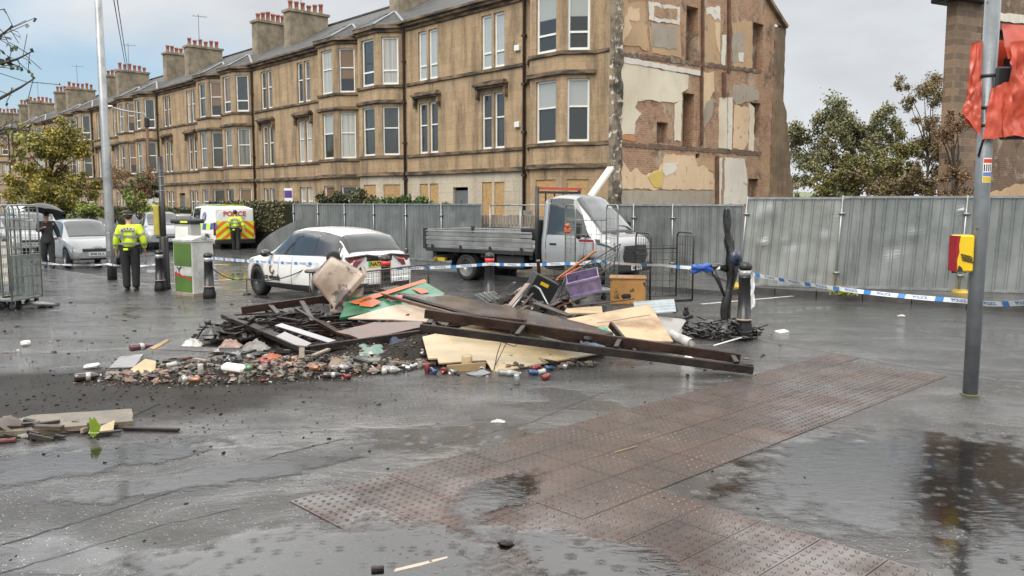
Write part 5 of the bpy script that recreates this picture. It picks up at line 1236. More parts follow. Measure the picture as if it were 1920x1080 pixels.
def simple_car(sh, label, x, y, rz, body, kind='hatch', z=-.05, name='parked_car', group='cars parked along the terrace', face=None):
    t = thing(name, label, 'car', (x, y, z), rz, group)
    xf = sh.xs[-1] - .62; xr = sh.xs[0] + .62; hw = max(a[4] for a in sh.st); r = .30 if kind == 'hatch' else .34
    o = sh.body((xf, xr), r + .045); o.parent = t; o.data.materials.clear(); o.data.materials.append(body)
    w0, w1, r0, r1 = sh.gl; xa, xb = r1, w1; m_ = (w0 + r1) / 2 + .1
    sh.patch([(w1 - .14, 6.85), (m_ + .03, 6.85), (m_ + .03, 8.6), (w0 + .06, 8.6)], 7, 4).build('front_door_glass', CGLASS, t); sh.patch([(m_ - .03, 6.85), (r0 + .22, 6.85), (r1 + .02, 8.6), (m_ - .03, 8.6)], 7, 4).build('rear_door_glass', CGLASS, t)
    sh.across(w0, w1, 8.75, 8, 10, .012).build('windscreen', SCREEN, t); sh.across(r0, r1, 8.8, 6, 10, .012).build('rear_window', CGLASS, t)
    sh.across(w1, w1 + .05, 8.7, 2, 10, .012).build('wiper_scuttle', BPLAS, t)
    for s_ in (1, -1):
        mb = MB(); sh.patch([(sh.xs[-1] - .10, 4.2), (sh.xs[-1] - .44, 4.8), (sh.xs[-1] - .44, 5.9), (sh.xs[-1] - .14, 5.9)], 5, 3, .010, sides=(s_,), mb=mb); mb.build('headlight', LAMPC, t)
        mb = MB(); sh.patch([(sh.xs[0] + .03, 4.4), (sh.xs[0] + .14, 4.4), (sh.xs[0] + .16, 6.2), (sh.xs[0] + .05, 6.2)], 3, 3, .010, sides=(s_,), mb=mb); mb.build('tail_lamp', LAMPR, t)
        mb = MB(); mb.blob((w1 - .2, s_ * (hw + .10), sh.par(w1)[1] + .06), (.08, .10, .07), 8, 5, 0); mb.build('mirror', body, t)
    mb = MB(); xn = sh.xs[-1]; mb.box((xn - .03, 0, .56), (.08, .86, .12), bev=.03); mb.box((xn - .06, 0, .34), (.1, 1.0, .14), bev=.03); mb.build('grille', BPLAS, t)
    plate(t, xn + .022, .44, .5, 'SF08 KLX' if kind != 'x' else 'SB16 OYG', PLATEW, 1)
    wheels(t, xf, xr, hw - .10, r, .19)
    return t
# near silver hatchback facing us beside the umbrella
c2 = at(158, 488, -.05)
c2t = simple_car(HATCH, 'small silver hatchback facing the viewer beside the person under the umbrella', -14.55, 28.0, -R(50), SILVER_L, group=None)
mb = MB(); xn = HATCH.xs[-1]
for z_ in (.63, .67): mb.tube([(xn + .03, -.14, z_ - .03), (xn + .03, 0, z_ + .02), (xn + .03, .14, z_ - .03)], .012, 5)
mb.build('badge', ALLOY, c2t)
for s_ in (1, -1): mb = MB(); mb.lathe([(0, 0), (.07, 0), (.07, .03), (0, .04)], 12, 0, Matrix.Translation((xn - .10, s_ * .52, .33)) @ Matrix.Rotation(math.pi / 2, 4, 'Y')); mb.build('fog_lamp', LAMPC, c2t)
def street(x, n): p = fac(x, n); return p.x, p.y
SDIR = math.atan2(-EX.y, -EX.x)      # pointing away along the street
for (px, Y, rz, sh, b_, kd, lb) in [
        (303, 38.5, SDIR + math.pi - .25, SUV, SILVER_L, 'suv', 'silver estate car parked nose-on between the officer and the black pole'),
        (262, 41.0, SDIR + math.pi - .1, HATCH, DGREY, 'hatch', 'dark grey car half hidden behind the standing officer'),
        (335, 42.0, SDIR, HATCH, SILVER, 'hatch', 'silver car showing between the grey post box and the police van'),
        (183, 45.0, SDIR + math.pi, HATCH, BLUEG, 'hatch', 'blue-grey car behind the silver hatchback roof, next to the tall lamp post'),
        (150, 50.0, SDIR + math.pi, SUV, SILVER, 'suv', 'silver car behind the blue-grey one, above the umbrella hatchback roof'),
        (118, 50.0, SDIR + math.pi, HATCH, DGREY, 'hatch', 'dark car just right of the umbrella canopy'),
        (62, 37.0, SDIR + math.pi + .15, SUV, DGREY, 'suv', 'dark car left of the person with the umbrella, headlights toward us'),
        (30, 34.0, SDIR + math.pi + .1, HATCH, SILVER, 'hatch', 'grey car seen through the roll cages at the left edge')]:
    simple_car(sh, lb, (px - CX) / FPX * Y, Y, rz, b_, kd)
vt = thing('parked_van', 'white van roof showing above the umbrella beside the roll cages', 'van', ((62 - CX) / FPX * 47, 47, -.05), SDIR + math.pi)
o = VANS.body((1.6, -1.6), .38); o.parent = vt; o.data.materials.clear(); o.data.materials.append(WHITE); VANS.across(1.0, 1.6, 8.6, 6, 8, .01).build('windscreen', CGLASS, vt); wheels(vt, 1.6, -1.6, .84, .33)

# --- police van, rear three-quarter
pv = V((-13.25, 37.2, 0)); vd = SDIR - .08; van = thing('police_van', 'white police van with yellow and blue checks and orange striped rear doors', 'van', (pv.x, pv.y, -.05), vd)
o = VANS.body((1.55, -1.50), .39); o.parent = van; o.data.materials.clear(); o.data.materials.append(WHITE)
HVY = mat('fluorescent_yellow', (.62, .74, .03), .45, var=.1); HVB = mat('police_blue', (.02, .10, .32), .45, var=.1); HVO = mat('fluorescent_orange', (.75, .16, .02), .45, var=.1)
VANS.patch([(1.42, 6.7), (.62, 6.7), (.62, 8.5), (.98, 8.5)], 7, 4).build('front_door_glass', CGLASS, van); VANS.patch([(.52, 6.7), (-.42, 6.7), (-.42, 8.5), (.52, 8.5)], 7, 4).build('side_glass', CGLASS, van); VANS.across(.95, 1.60, 8.6, 6, 8, .01).build('windscreen', SCREEN, van)
xs_ = [1.45 - .48 * i for i in range(9)]
for i in range(8):
    q0, q1 = 4.55, 6.15
    VANS.patch([(xs_[i], q0), (xs_[i + 1], q0), (xs_[i + 1], q1), (xs_[i], q1)], 3, 3, .006).build('check_panel', HVY if i % 2 == 0 else HVB, van)
for s_ in (1, -1): lettering(van, 'lettering', 'POLICE', .34, (.45, s_ * .965, .67), (-s_, 0, 0), (0, 0, 1), INK, extrude=.004, bold=.008)
mb = MB(); mb.lathe([(0, 0), (.20, 0), (.20, .01), (.13, .012), (.13, .0), (.0, .006)], 20, 0, Matrix.Translation((-1.05, .885, 1.50)) @ Matrix.Rotation(-R(76), 4, 'X')); mb.build('crest', mat('crest_blue', (.22, .24, .42), .5), van)
VANS.patch([(1.25, 1.4), (-1.1, 1.4), (-1.1, 2.6), (1.25, 2.6)], 12, 2, .012).build('side_trim', BPLAS, van)
mb = MB(); mb.box((-2.24, 0, 1.13), (.10, 1.66, 1.42), bev=.04); mb.build('rear_doors', WHITE, van)
mb = MB(); mb.box((-2.30, 0, .43), (.14, 1.74, .22), bev=.04); mb.build('rear_bumper', BPLAS, van)
def clip(poly, ax, lim, keep):
    out = []
    for i, a in enumerate(poly):
        b = poly[(i + 1) % len(poly)]; ia, ib = keep(a[ax], lim), keep(b[ax], lim)
        if ia: out.append(a)
        if ia != ib:
            f = (lim - a[ax]) / (b[ax] - a[ax]); out.append((a[0] + (b[0] - a[0]) * f, a[1] + (b[1] - a[1]) * f))
    return out
for side in (1, -1):
    yb = MB(); ob = MB()
    for i in range(-6, 12):
        z0 = .50 + i * .17; po = [(0.02, z0), (.82, z0 - .62), (.82, z0 - .45), (.02, z0 + .17)]
        po = clip(clip(po, 1, .52, lambda v, l: v >= l), 1, 1.30, lambda v, l: v <= l)
        if len(po) > 2: (yb if i % 2 else ob).prism([(-2.318, side * a_, b_) for a_, b_ in po], (-1, 0, 0), .008)
    yb.build('chevron_stripes', HVY, van); ob.build('chevron_stripes', HVO, van)
lettering(van, 'lettering', 'POLICE', .30, (-2.318, 0, 1.60), (0, -1, 0), (0, 0, 1), mat('red_print', (.50, .03, .05), .5), extrude=.003, bold=.007)
lettering(van, 'lettering', '101', .14, (-2.318, -.35, 1.40), (0, -1, 0), (0, 0, 1), HVB, extrude=.003)
plate(van, -2.335, .62, .5, 'SF21 ECA', PLATEY, -1)
for s_ in (1, -1):
    mb = MB(); mb.box((-2.27, s_ * .86, .98), (.08, .10, .55), bev=.02); mb.build('tail_lamp', LAMPR, van)
    mb = MB(); VANS.patch([(2.18, 4.2), (1.80, 4.8), (1.80, 5.9), (2.15, 5.9)], 5, 3, .010, sides=(s_,), mb=mb); mb.build('headlight', LAMPC, van)
    mb = MB(); mb.blob((1.15, s_ * 1.06, 1.22), (.08, .11, .12), 8, 5, 0); mb.build('mirror', BPLAS, van)
mb = MB(); mb.box((1.0, 0, 1.985), (.3, 1.2, .07), bev=.03); mb.build('light_bar', HVB, van); mb = MB(); mb.box((-.3, 0, 1.972), (3.4, 1.1, .02), bev=.005); mb.build('roof_panel', HVY, van)
wheels(van, 1.55, -1.50, .84, .33, .21, rim=DALLOY)
# ------------------------------------------------------------------ people
SKIN = mat('skin', (.46, .27, .19), .5, var=.15); BLACKC = mat('black_cloth', (.016, .016, .018), .85, var=.4, vs=8, b=.4, bs=12); CHARC = mat('charcoal_coat', (.028, .027, .028), .85, var=.4, vs=6, b=.5, bs=10); SHOE = mat('black_leather', (.012, .012, .012), .35); HAIR = mat('dark_hair', (.02, .014, .010), .6)
HIVIS = mat('hi_vis_jacket', (.62, .78, .02), .6, var=.22, vs=5, b=.5, bs=9); REFL = mat('reflective_band', (.27, .28, .27), .4, .2, var=.4, vs=20)
def skin_mesh(name, verts, edges, m, parent, sub=2, root=0):
    me = bpy.data.meshes.new(name); me.from_pydata([tuple(v[0]) for v in verts], edges, []); o = bpy.data.objects.new(name, me); COL.objects.link(o)
    md = o.modifiers.new('s', 'SKIN'); md.use_smooth_shade = True
    for i, v in enumerate(verts):
        r = v[1] if isinstance(v[1], tuple) else (v[1], v[1]); me.skin_vertices[0].data[i].radius = r; me.skin_vertices[0].data[i].use_root = (i == root)
    su = o.modifiers.new('u', 'SUBSURF'); su.levels = su.render_levels = sub
    dg = bpy.context.evaluated_depsgraph_get(); dg.update(); nm = bpy.data.meshes.new_from_object(o.evaluated_get(dg)); o.modifiers.clear(); old = o.data; o.data = nm; bpy.data.meshes.remove(old)
    nm.materials.clear(); nm.materials.append(m)
    for p in nm.polygons: p.use_smooth = True
    o.parent = parent; return o
def chain(vs, es, pts, start=None):
    b = len(vs); vs += [(V(p), r) for p, r in pts]
    for i in range(len(pts) - 1): es.append((b + i, b + i + 1))
    if start is not None: es.append((start, b))
    return b + len(pts) - 1
def hand_pts(vs, es, wrist_idx, w_, d, side, grip=.5):
    """palm, four unequal curled fingers and a thumb leaving the side of the palm; d = direction of the forearm"""
    d = V(d).normalized(); f = V((1, 0, 0)); f = (f - d * f.dot(d)).normalized(); s = d.cross(f)
    pm = chain(vs, es, [(w_ + d * .045, (.034, .020)), (w_ + d * .085, (.038, .018))], wrist_idx)
    for k, ln in enumerate((.068, .078, .073, .056)):
        o = f * (.027 - .018 * k); q = w_ + d * .09 + o; c = -s * side
        chain(vs, es, [(q + d * ln * .35, .009), (q + d * ln * (.75 - .2 * grip) + c * ln * .35 * grip, .0085), (q + d * ln * (1 - .55 * grip) + c * ln * .7 * grip, .0075)], pm)
    q = w_ + d * .05 + f * .03; chain(vs, es, [(q + f * .018 + d * .015, .010), (q + f * .03 + d * .045, .009)], pm - 1)
def person(label, loc, rz, H, pose, top, legs, hat=None, jacket_over=True, group=None, scale=1.0, open_legs=None):
    """a standing figure facing +X; pose gives joint positions in metres for a 1.8 m body"""
    t = thing('person', label, 'person', loc, rz, group); k = H / 1.8; t.scale = (k, k, k); P = pose
    vs, es = [], []
    chain(vs, es, [(P['pelvis'], (.125, .155)), (P['waist'], (.105, .14)), (P['chest'], (.125, .165)), (P['neck0'], (.07, .085)), (P['neck'], .055), (P['chin'], (.068, .062)), (P['head'], (.095, .078)), (P['crown'], (.075, .066))])
    for s in (1, -1):
        n = 'l' if s > 0 else 'r'
        a = chain(vs, es, [(P['sh' + n], .066), (P['el' + n], .046), (P['wr' + n], .030)], 2); hand_pts(vs, es, a, V(P['wr' + n]), V(P['wr' + n]) - V(P['el' + n]), s, P.get('grip' + n, .5))
        b = chain(vs, es, [(P['hip' + n], .10), (P['kn' + n], .062), (P['an' + n], .042), (V(P['an' + n]) + V((.07, 0, -.06)), .038), (V(P['an' + n]) + V((.16, 0, -.07)), .03)], 0)
    body = skin_mesh('body', vs, es, SKIN, t)
    fc = MB(); h = V(P['head']); u = V((1, 0, 0)); z0 = V(P['neck']); 
    fc.blob(h + V((.098, 0, -.035)), (.018, .014, .026), 8, 5, 0); fc.build('nose', SKIN, body)
    for s in (1, -1):
        e = MB(); e.blob(h + V((.085, s * .032, 0)), (.012, .016, .009), 8, 5, 0); e.build('eye', BLACKC, body); e = MB(); e.blob(h + V((-.005, s * .080, -.015)), (.022, .010, .034), 8, 5, 0); e.build('ear', SKIN, body)
    e = MB(); e.blob(h + V((.085, 0, -.072)), (.012, .026, .007), 8, 5, 0); e.build('mouth', mat('lips', (.30, .12, .10), .5), body)
    hb = MB(); hb.blob(h + V((-.018, 0, .02)), (.098, .086, .098), 14, 8, .05, seed=2); hb.build('hair', HAIR, t)
    # trousers and jacket follow the body a little outside it
    g = .018; vs, es = [], []
    chain(vs, es, [(P['pelvis'], (.125 + g, .155 + g)), (V(P['waist']), (.115, .148))])
    for n in 'lr': chain(vs, es, [(P['hip' + n], .122 + g), (P['kn' + n], .092 + g * .5), (V(P['an' + n]) + V((0, 0, .03)), .088), (V(P['an' + n]) + V((.0, 0, -.045)), .092)], 0)
    skin_mesh('trousers', vs, es, legs, t)
    g = .03; vs, es = [], []; low = P.get('hem', P['pelvis'])
    chain(vs, es, [(P['chest'], (.135 + g, .175 + g)), (P['waist'], (.13 + g, .165 + g)), (low, (.15 + g, .185 + g))]); chain(vs, es, [(P['neck0'], (.085, .105)), (V(P['neck']) + V((0, 0, -.01)), (.070, .072))], 0)
    for n in 'lr': chain(vs, es, [(P['sh' + n], .085 + g * .4), (P['el' + n], .066 + g * .5), (V(P['wr' + n]).lerp(V(P['el' + n]), .10), .062)], 0)
    jk = skin_mesh('jacket', vs, es, top, t)
    for n in 'lr':
        a = V(P['an' + n]); sh = MB(); sh.blob(a + V((.055, 0, -.065)), (.15, .052, .045), 12, 6, .05); sh.box(a + V((.05, 0, -.098)), (.28, .09, .022), bev=.01); sh.build('shoe', SHOE, t)
    return t, jk
STAND = dict(pelvis=(0, 0, .95), waist=(.01, 0, 1.10), chest=(.0, 0, 1.33), neck0=(-.01, 0, 1.47), neck=(.0, 0, 1.53), chin=(.02, 0, 1.60), head=(.02, 0, 1.68), crown=(.0, 0, 1.745),
             shl=(-.01, .19, 1.43), ell=(-.03, .27, 1.15), wrl=(.06, .29, .92), shr=(-.01, -.19, 1.43), elr=(-.03, -.26, 1.15), wrr=(.03, -.27, .91),
             hipl=(0, .095, .90), knl=(.02, .115, .51), anl=(-.02, .125, .11), hipr=(0, -.095, .90), knr=(.02, -.115, .51), anr=(-.02, -.125, .11))
def ring_band(mb, src, z, h, grow, ax=None):
    """strip hugging a jacket mesh at height z"""
    pts = [v.co for v in src.data.vertices if abs(v.co.z - z) < .05 and abs(v.co.y) < .235]
    if not pts: return
    cx = sum(p.x for p in pts) / len(pts); cy = sum(p.y for p in pts) / len(pts); n = 28; vs = []
    for k in range(n):
        a = 2 * math.pi * k / n; d = V((math.cos(a), math.sin(a), 0)); r = max([(p - V((cx, cy, p.z))).dot(d) for p in pts] + [.05]) + grow; vs.append((cx + d.x * r, cy + d.y * r))
    mb.add([V((x, y, z - h / 2)) for x, y in vs] + [V((x, y, z + h / 2)) for x, y in vs], [(k, (k + 1) % n, n + (k + 1) % n, n + k) for k in range(n)], 0, True)
def sleeve_band(mb, P, n, f, r, h=.05):
    a, b = V(P['el' + n]), V(P['wr' + n]); 
    if f < 0: a, b, f = V(P['sh' + n]), V(P['el' + n]), -f
    c = a.lerp(b, f); d = (b - a).normalized() * h / 2; mb.tube([c - d, c + d], [r, r], 12, cap=False)
def officer(label, loc, rz, H, P, cap, group):
    t, jk = person(label, loc, rz, H, P, HIVIS, BLACKC, group=group)
    for z in (1.08, 1.24): q = MB(); ring_band(q, jk, z, .05, .006); q.build('reflective_band', REFL, jk)
    for n in 'lr':
        for f, r in ((.35, .088), (-.6, .094)): q = MB(); sleeve_band(q, P, n, f, r); q.build('reflective_band', REFL, jk)
    for s in (1, -1): q = MB(); q.beam((-.178, s * .12, 1.16), (-.150, s * .125, 1.42), .05, .012, up=(1, 0, 0)); q.build('reflective_band', REFL, jk)
    q = MB(); q.box((-.172, 0, 1.405), (.012, .27, .075), Matrix.Rotation(R(9), 3, 'Y'), bev=.004); o = q.build('back_patch', mat('navy_patch', (.012, .015, .03), .6), jk)
    lettering(o, 'lettering', 'POLICE', .085, (-.181, 0, 1.405), (0, -1, 0), (.16, 0, 1), mat('silver_print', (.7, .7, .7), .5), extrude=.002, bold=.003)
    q = MB(); ring_band(q, jk, .965, .075, .006); q.build('belt', BLACKC, t); q = MB(); q.box((-.02, -.235, .92), (.12, .06, .16), bev=.02); q.build('radio_pouch', BLACKC, t); q = MB(); q.box((-.18, .05, .95), (.05, .1, .05), bev=.01); q.build('yellow_pouch', HIVIS, t)
    if cap:
        q = MB(); h = V(P['head']); q.lathe([(.098, 0), (.105, .03), (.108, .07), (.09, .095), (0, .105)], 18, 0, Matrix.Translation(h + V((-.012, 0, .025)))); q.box(h + V((.10, 0, .03)), (.09, .13, .012), Matrix.Rotation(R(12), 3, 'Y'), bev=.005); o = q.build('cap', BLACKC, t)
        q = MB(); q.lathe([(.1085, 0), (.1095, .022)], 18, 0, Matrix.Translation(h + V((-.012, 0, .045)))); q.build('cap_band', mat('cap_check', (.30, .30, .30), .6, var=.9, vs=40, col2=(.01, .01, .01), lo=.45, hi=.55), o)
    return t
OG = 'police officers in yellow jackets'
p = at(247, 545, 0); P = dict(STAND); P.update(wrr=(.05, -.30, .93), elr=(-.04, -.30, 1.16), anl=(-.02, .09, .11), knl=(.01, .10, .51), anr=(.0, -.10, .11), knr=(.02, -.105, .51))
officer('police officer in yellow jacket and black cap seen from behind beside the tall lamp post', (p.x, p.y, 0), R(90 + 14), 1.83, P, True, OG)
p = at(443, 472, -.05); P = dict(STAND); P.update(wrr=(-.06, -.36, .96), elr=(-.04, -.31, 1.18), wrl=(.16, .27, 1.0), anl=(.10, .10, .11), knl=(.12, .10, .52), anr=(-.16, -.10, .13), knr=(-.02, -.10, .51), hem=(0, 0, 1.0))
officer('bare-headed police officer in yellow jacket walking toward the rear of the police van', (p.x, p.y, -.05), R(90 + 10), 1.78, P, False, OG)
# pedestrian under the umbrella, facing the viewer
p = at(92, 502, 0); P = dict(STAND); P.update(hem=(0, 0, .72), shr=(-.01, -.19, 1.42), elr=(.08, -.26, 1.18), wrr=(.24, -.13, 1.28), gripr=.95, ell=(-.04, .29, 1.16), wrl=(.04, .33, .94), knl=(.05, .10, .51), anl=(.10, .11, .11), anr=(-.08, -.10, .11))
pt, jk = person('pedestrian in long black coat and dark trousers holding up a black umbrella', (p.x, p.y, 0), R(-90 + 30), 1.75, P, CHARC, BLACKC)
q = MB(); q.blob(V(P['head']) + V((-.01, 0, .055)), (.105, .092, .07), 14, 7, .03); q.build('hat', BLACKC, pt)
um = thing('umbrella', 'open black umbrella held over the pedestrian in the long coat', 'umbrella', (p.x, p.y, 0), R(-90 + 30)); hx_ = V((.27, -.12, 1.29)); top = V((.16, -.02, 1.98))
q = MB(); q.tube([hx_ - V((-.02, .02, .09)), top + V((-.012, .012, .08))], .009, 6); q.build('shaft', ALLOY, um); q = MB(); q.tube([hx_ - V((-.03, .03, .12)), hx_ + V((0, 0, .04))], .016, 8); q.build('handle', BPLAS, um)
ax_ = (top - hx_).normalized(); rot = ax_.to_track_quat('Z', 'Y').to_matrix(); q = MB(); vs = []; n, m = 32, 7
for j in range(m + 1):
    for k in range(n):
        a = 2 * math.pi * k / n; f = j / m; sc = 1 - .07 * f * abs(math.sin(a * 4)) ; r = .62 * f * sc; vs.append(top + rot @ V((r * math.cos(a), r * math.sin(a), .02 - .24 * f ** 1.9 + .025 * f * abs(math.sin(a * 4)))))
q.add(vs, [(j * n + k, j * n + (k + 1) % n, (j + 1) * n + (k + 1) % n, (j + 1) * n + k) for j in range(m) for k in range(n)], 0, True); q.build('canopy', mat('umbrella_cloth', (.016, .016, .018), .45), um)
for k in range(8): a = 2 * math.pi * k / 8; q = MB(); q.tube([top + rot @ V((.05 * math.cos(a), .05 * math.sin(a), -.02)), top + rot @ V((.4 * math.cos(a), .4 * math.sin(a), -.11)), top + rot @ V((.62 * math.cos(a), .62 * math.sin(a), -.22))], .003, 4); q.build('rib', ALLOY, um)
# ------------------------------------------------------------------ posts, cabinets, bollards
GALVP = mat('galvanised_post', (.34, .355, .36), .42, .5, var=.4, vs=2.5, b=.15, bs=30); BLKPOST = mat('black_post_paint', (.014, .014, .015), .35, var=.3); RUSTP = mat('brown_post_paint', (.13, .06, .035), .6, var=.4)
p = at(211, 524, 0); t = thing('lamp_post', 'tall galvanised lamp post with black foot band beside the capped officer', 'lamp post', p)
mb = MB(); mb.tube([(0, 0, -.02), (0, 0, 1.5), (-.02, 0, 11)], [.118, .116, .075], 20); mb.build('post', GALVP, t); mb = MB(); mb.tube([(0, 0, 0), (0, 0, .62)], .122, 20); mb.build('foot_band', BLKPOST, t)
mb = MB(); mb.box((0, -.117, 1.0), (.1, .02, .5), bev=.01); mb.build('access_door', GALVP, t)
p = at(284, 455, .06); p = atY(284, 420, 44); p.z = .06; t = thing('lamp_post', 'thin rusty brown lamp post with curved arm before the terrace', 'lamp post', p)
mb = MB(); mb.tube([(0, 0, 0), (-.0, 0, 6.2)], [.10, .07], 10); mb.build('post', RUSTP, t); mb = MB(); mb.tube([(0, 0, 6.2), (-.1, 0, 6.6), (-1.1, 0, 6.75), (-1.9, 0, 6.95)], .04, 8); mb.build('arm', GALVP, t)
mb = MB(); mb.box((-2.1, 0, 6.98), (.65, .22, .10), bev=.04); mb.build('lamp', PVC, t); mb = MB(); mb.box((.02, -.11, 1.95), (.36, .02, .45), bev=.01); mb.build('sign_plate', PVC, t); mb = MB(); mb.box((0, 0, 6.15), (.22, .22, .5), bev=.04); mb.build('bracket_box', BLKPOST, t)
def poly_at(px, py, z=0.0): q = at(px, py, z); return V((q.x, q.y, z))
p = poly_at(311, 542); t = thing('signal_post', 'black traffic post with yellow push-button box behind the green utility cabinet', 'traffic post', p)
mb = MB(); mb.tube([(0, 0, 0), (0, 0, 3.1)], .062, 14); mb.build('post', BLKPOST, t)
for z in (2.3, 2.42, 2.62, 2.75): mb = MB(); mb.tube([(0, 0, z), (0, 0, z + .012)], .068, 14); mb.build('clamp', STEEL, t)
mb = MB(); mb.tube([(0, 0, 0), (0, 0, .06), (0, 0, 1.2), (0, 0, 1.25)], [.125, .11, .10, .07], 14); mb.build('sleeve', BLKPOST, t)
mb = MB(); mb.box((-.13, 0, 1.62), (.13, .16, .72), bev=.02); mb.build('push_button_box', mat('dull_yellow', (.42, .34, .06), .5, var=.3), t)
# small black bollard touching the post
BG = 'black cast bollards with grey bands'; RG = 'black bollards with red bands'
def bollard(p, label, h, band, group, red=True):
    t = thing('bollard', label, 'bollard', p, 0, group); k = h
    mb = MB(); mb.lathe([(.135, 0), (.13, .10 * k), (.112, .20 * k), (.106, .24 * k), (.112, .245 * k), (.112, .27 * k), (.10, .275 * k), (.088, .78 * k), (.094, .785 * k), (.094, .80 * k), (.086, .805 * k), (.084, .90 * k)], 20); mb.build('shaft', BLKPOST, t)
    mb = MB(); mb.lathe([(.094, .90 * k), (.10, .915 * k), (.094, .95 * k), (.07, .985 * k), (0, k)], 20); mb.build('cap', BLKPOST, t)
    b = MB(); b.lathe([(.0885, .812 * k), (.0875, .885 * k)] if not red else [(.092, .812 * k), (.092, .895 * k)], 20); b.build('upper_band', band, t); b = MB(); b.lathe([(.115, .247 * k), (.115, .268 * k)], 20); b.build('lower_band', mat('pinkish_band', (.45, .30, .25), .4, var=.3), t)
    return t
REDB = mat('red_reflective', (.62, .045, .03), .4, var=.25); GREYB = mat('silver_reflective', (.50, .50, .50), .3, .3)
bollard(poly_at(393, 559), 'black bollard with silver band right of the green and white cabinet', .98, GREYB, BG, False)
bollard(poly_at(301, 545), 'slim black bollard standing against the black traffic post', .95, GREYB, BG, False)
bollard(V((-2.38, 15.55, 0)), 'red-banded bollard in front of the white car number plate', 1.05, REDB, RG)
bollard(V((-.44, 16.2, 0)), 'red-banded bollard before the truck rear wheel', 1.06, REDB, RG)
bollard(poly_at(1394, 636), 'large singed bollard with silver and pink bands right of the burnt stump', 1.17, mat('singed_silver', (.42, .43, .42), .3, .3, var=.5, vs=12), BG, False)
CABW = mat('off_white_cabinet', (.50, .50, .47), .45, var=.35, vs=4, spots=(7, .60, (.20, .19, .17))); CABG = mat('green_cabinet', (.075, .155, .022), .5, var=.3, vs=2); CABLG = mat('pale_grey_cabinet', (.44, .43, .41), .45, var=.25)
# utility cabinet: green left face with pale and red graffiti patches, white right face, hipped lid
cb = poly_at(350, 556); t = thing('utility_cabinet', 'utility cabinet with green graffitied face and dirty white end between traffic post and bollard', 'cabinet', cb + V((.02, .42, 0)), R(-37))
mb = MB(); mb.box((0, 0, .60), (.74, .52, 1.16), bev=.012); mb.build('body', CABW, t); mb = MB(); mb.box((0, 0, .03), (.78, .56, .06)); mb.build('plinth', CEMENT, t)
mb = MB(); mb.box((0, 0, 1.195), (.78, .56, .05), bev=.01); mb.add([(-.39, -.28, 1.22), (.39, -.28, 1.22), (.39, .28, 1.22), (-.39, .28, 1.22), (-.39, 0, 1.31), (.39, 0, 1.31)], [(0, 1, 5, 4), (2, 3, 4, 5), (1, 2, 5), (3, 0, 4)]); mb.build('lid', CABW, t)
mb = MB(); mb.box((0, -.265, .90), (.66, .014, .50), bev=.004); mb.build('door', CABG, t); mb = MB(); mb.box((0, -.265, .26), (.66, .014, .36), bev=.004); mb.build('door', CABG, t)
mb = MB(); rr_ = random.Random(3); pts = [(-.32 + .64 * i / 12, .52 - .012 * i + rr_.uniform(-.025, .025)) for i in range(13)] + [(.32 - .64 * i / 12, .40 + .10 * i / 12 - .06 + rr_.uniform(-.02, .02)) for i in range(13)]; mb.prism([(x, -.275, z) for x, z in pts], (0, -1, 0), .004); mb.build('red_spray', mat('red_spray_paint', (.40, .035, .025), .5, var=.3), t)
mb = MB(); mb.tube([(-.22, -.277, .62), (-.15, -.277, .57), (-.06, -.277, .63)], .012, 5); mb.tube([(-.15, -.277, .57), (-.14, -.277, .50)], .010, 5); mb.build('black_scrawl', INK, t)
cb2 = cb + V((-.33, 1.05, 0)); t = thing('parking_machine', 'taller pale grey machine with black cap behind the green utility cabinet', 'ticket machine', cb2, R(-20))
mb = MB(); mb.box((0, 0, .78), (.46, .36, 1.56), bev=.02); mb.build('body', CABLG, t); mb = MB(); mb.box((0, 0, 1.61), (.62, .46, .10), bev=.03); mb.build('cap', BPLAS, t); mb = MB(); mb.box((.0, -.19, 1.28), (.36, .03, .42), bev=.01); mb.build('front_panel', PVC, t); mb = MB(); mb.box((.02, -.208, 1.12), (.18, .02, .09)); mb.build('slot', BPLAS, t); mb = MB(); mb.box((.10, -.21, 1.60), (.2, .05, .04)); mb.build('indicator', HVY, t)
# right-hand signal pole with the head wrapped in red sheeting
RP = poly_at(1819, 740); t = thing('signal_post', 'grey steel traffic signal pole standing on the tarmac at right with hooded head', 'traffic signal', RP)
lean = V((0, 0, 0)); GREYPOLE = mat('grey_painted_pole', (.20, .22, .235), .38, .25, var=.3, vs=3, b=.15, bs=25, spots=(9, .66, (.07, .07, .07)))
mb = MB(); mb.tube([(0, 0, -.02), lean * 4.2 + V((0, 0, 4.2))], .074, 24); mb.build('post', GREYPOLE, t); mb = MB(); mb.lathe([(.10, 0), (.085, .012), (.076, .014)], 20); mb.build('moss_ring', L_HEDGE, t)
for z in (2.80, 2.98, 3.30): mb = MB(); mb.tube([lean * z + V((0, 0, z)), lean * z + V((0, 0, z + .03))], .079, 24); mb.build('strap', BPLAS, t)
mb = MB(); mb.tube([lean * 2.99 + V((-.04, -.07, 2.99)), lean * 2.8 + V((-.03, -.077, 2.8)), lean * 2.5 + V((-.075, -.03, 2.5))], .012, 6); mb.tube([lean * 3.3 + V((-.0, -.078, 3.3)), lean * 3.0 + V((.02, -.076, 3.0))], .010, 6); mb.build('strap_tail', BPLAS, t)
st = MB(); zc = 2.36; st.grid(lambda a, b: (lean.x * zc + .0762 * math.sin(-.55 + 1.35 * a) * 1, -.0762 * math.cos(-.55 + 1.35 * a), zc - .125 + .25 * b), 8, 1); sk_ = st.build('notice', PVC, t)
def on_pole(a0, a1, z0, z1, name, m, par, r=.0770):
    q = MB(); q.grid(lambda a, b: (lean.x * zc + r * math.sin(a0 + (a1 - a0) * a), -r * math.cos(a0 + (a1 - a0) * a), z0 + (z1 - z0) * b), 6, 1); return q.build(name, m, par)
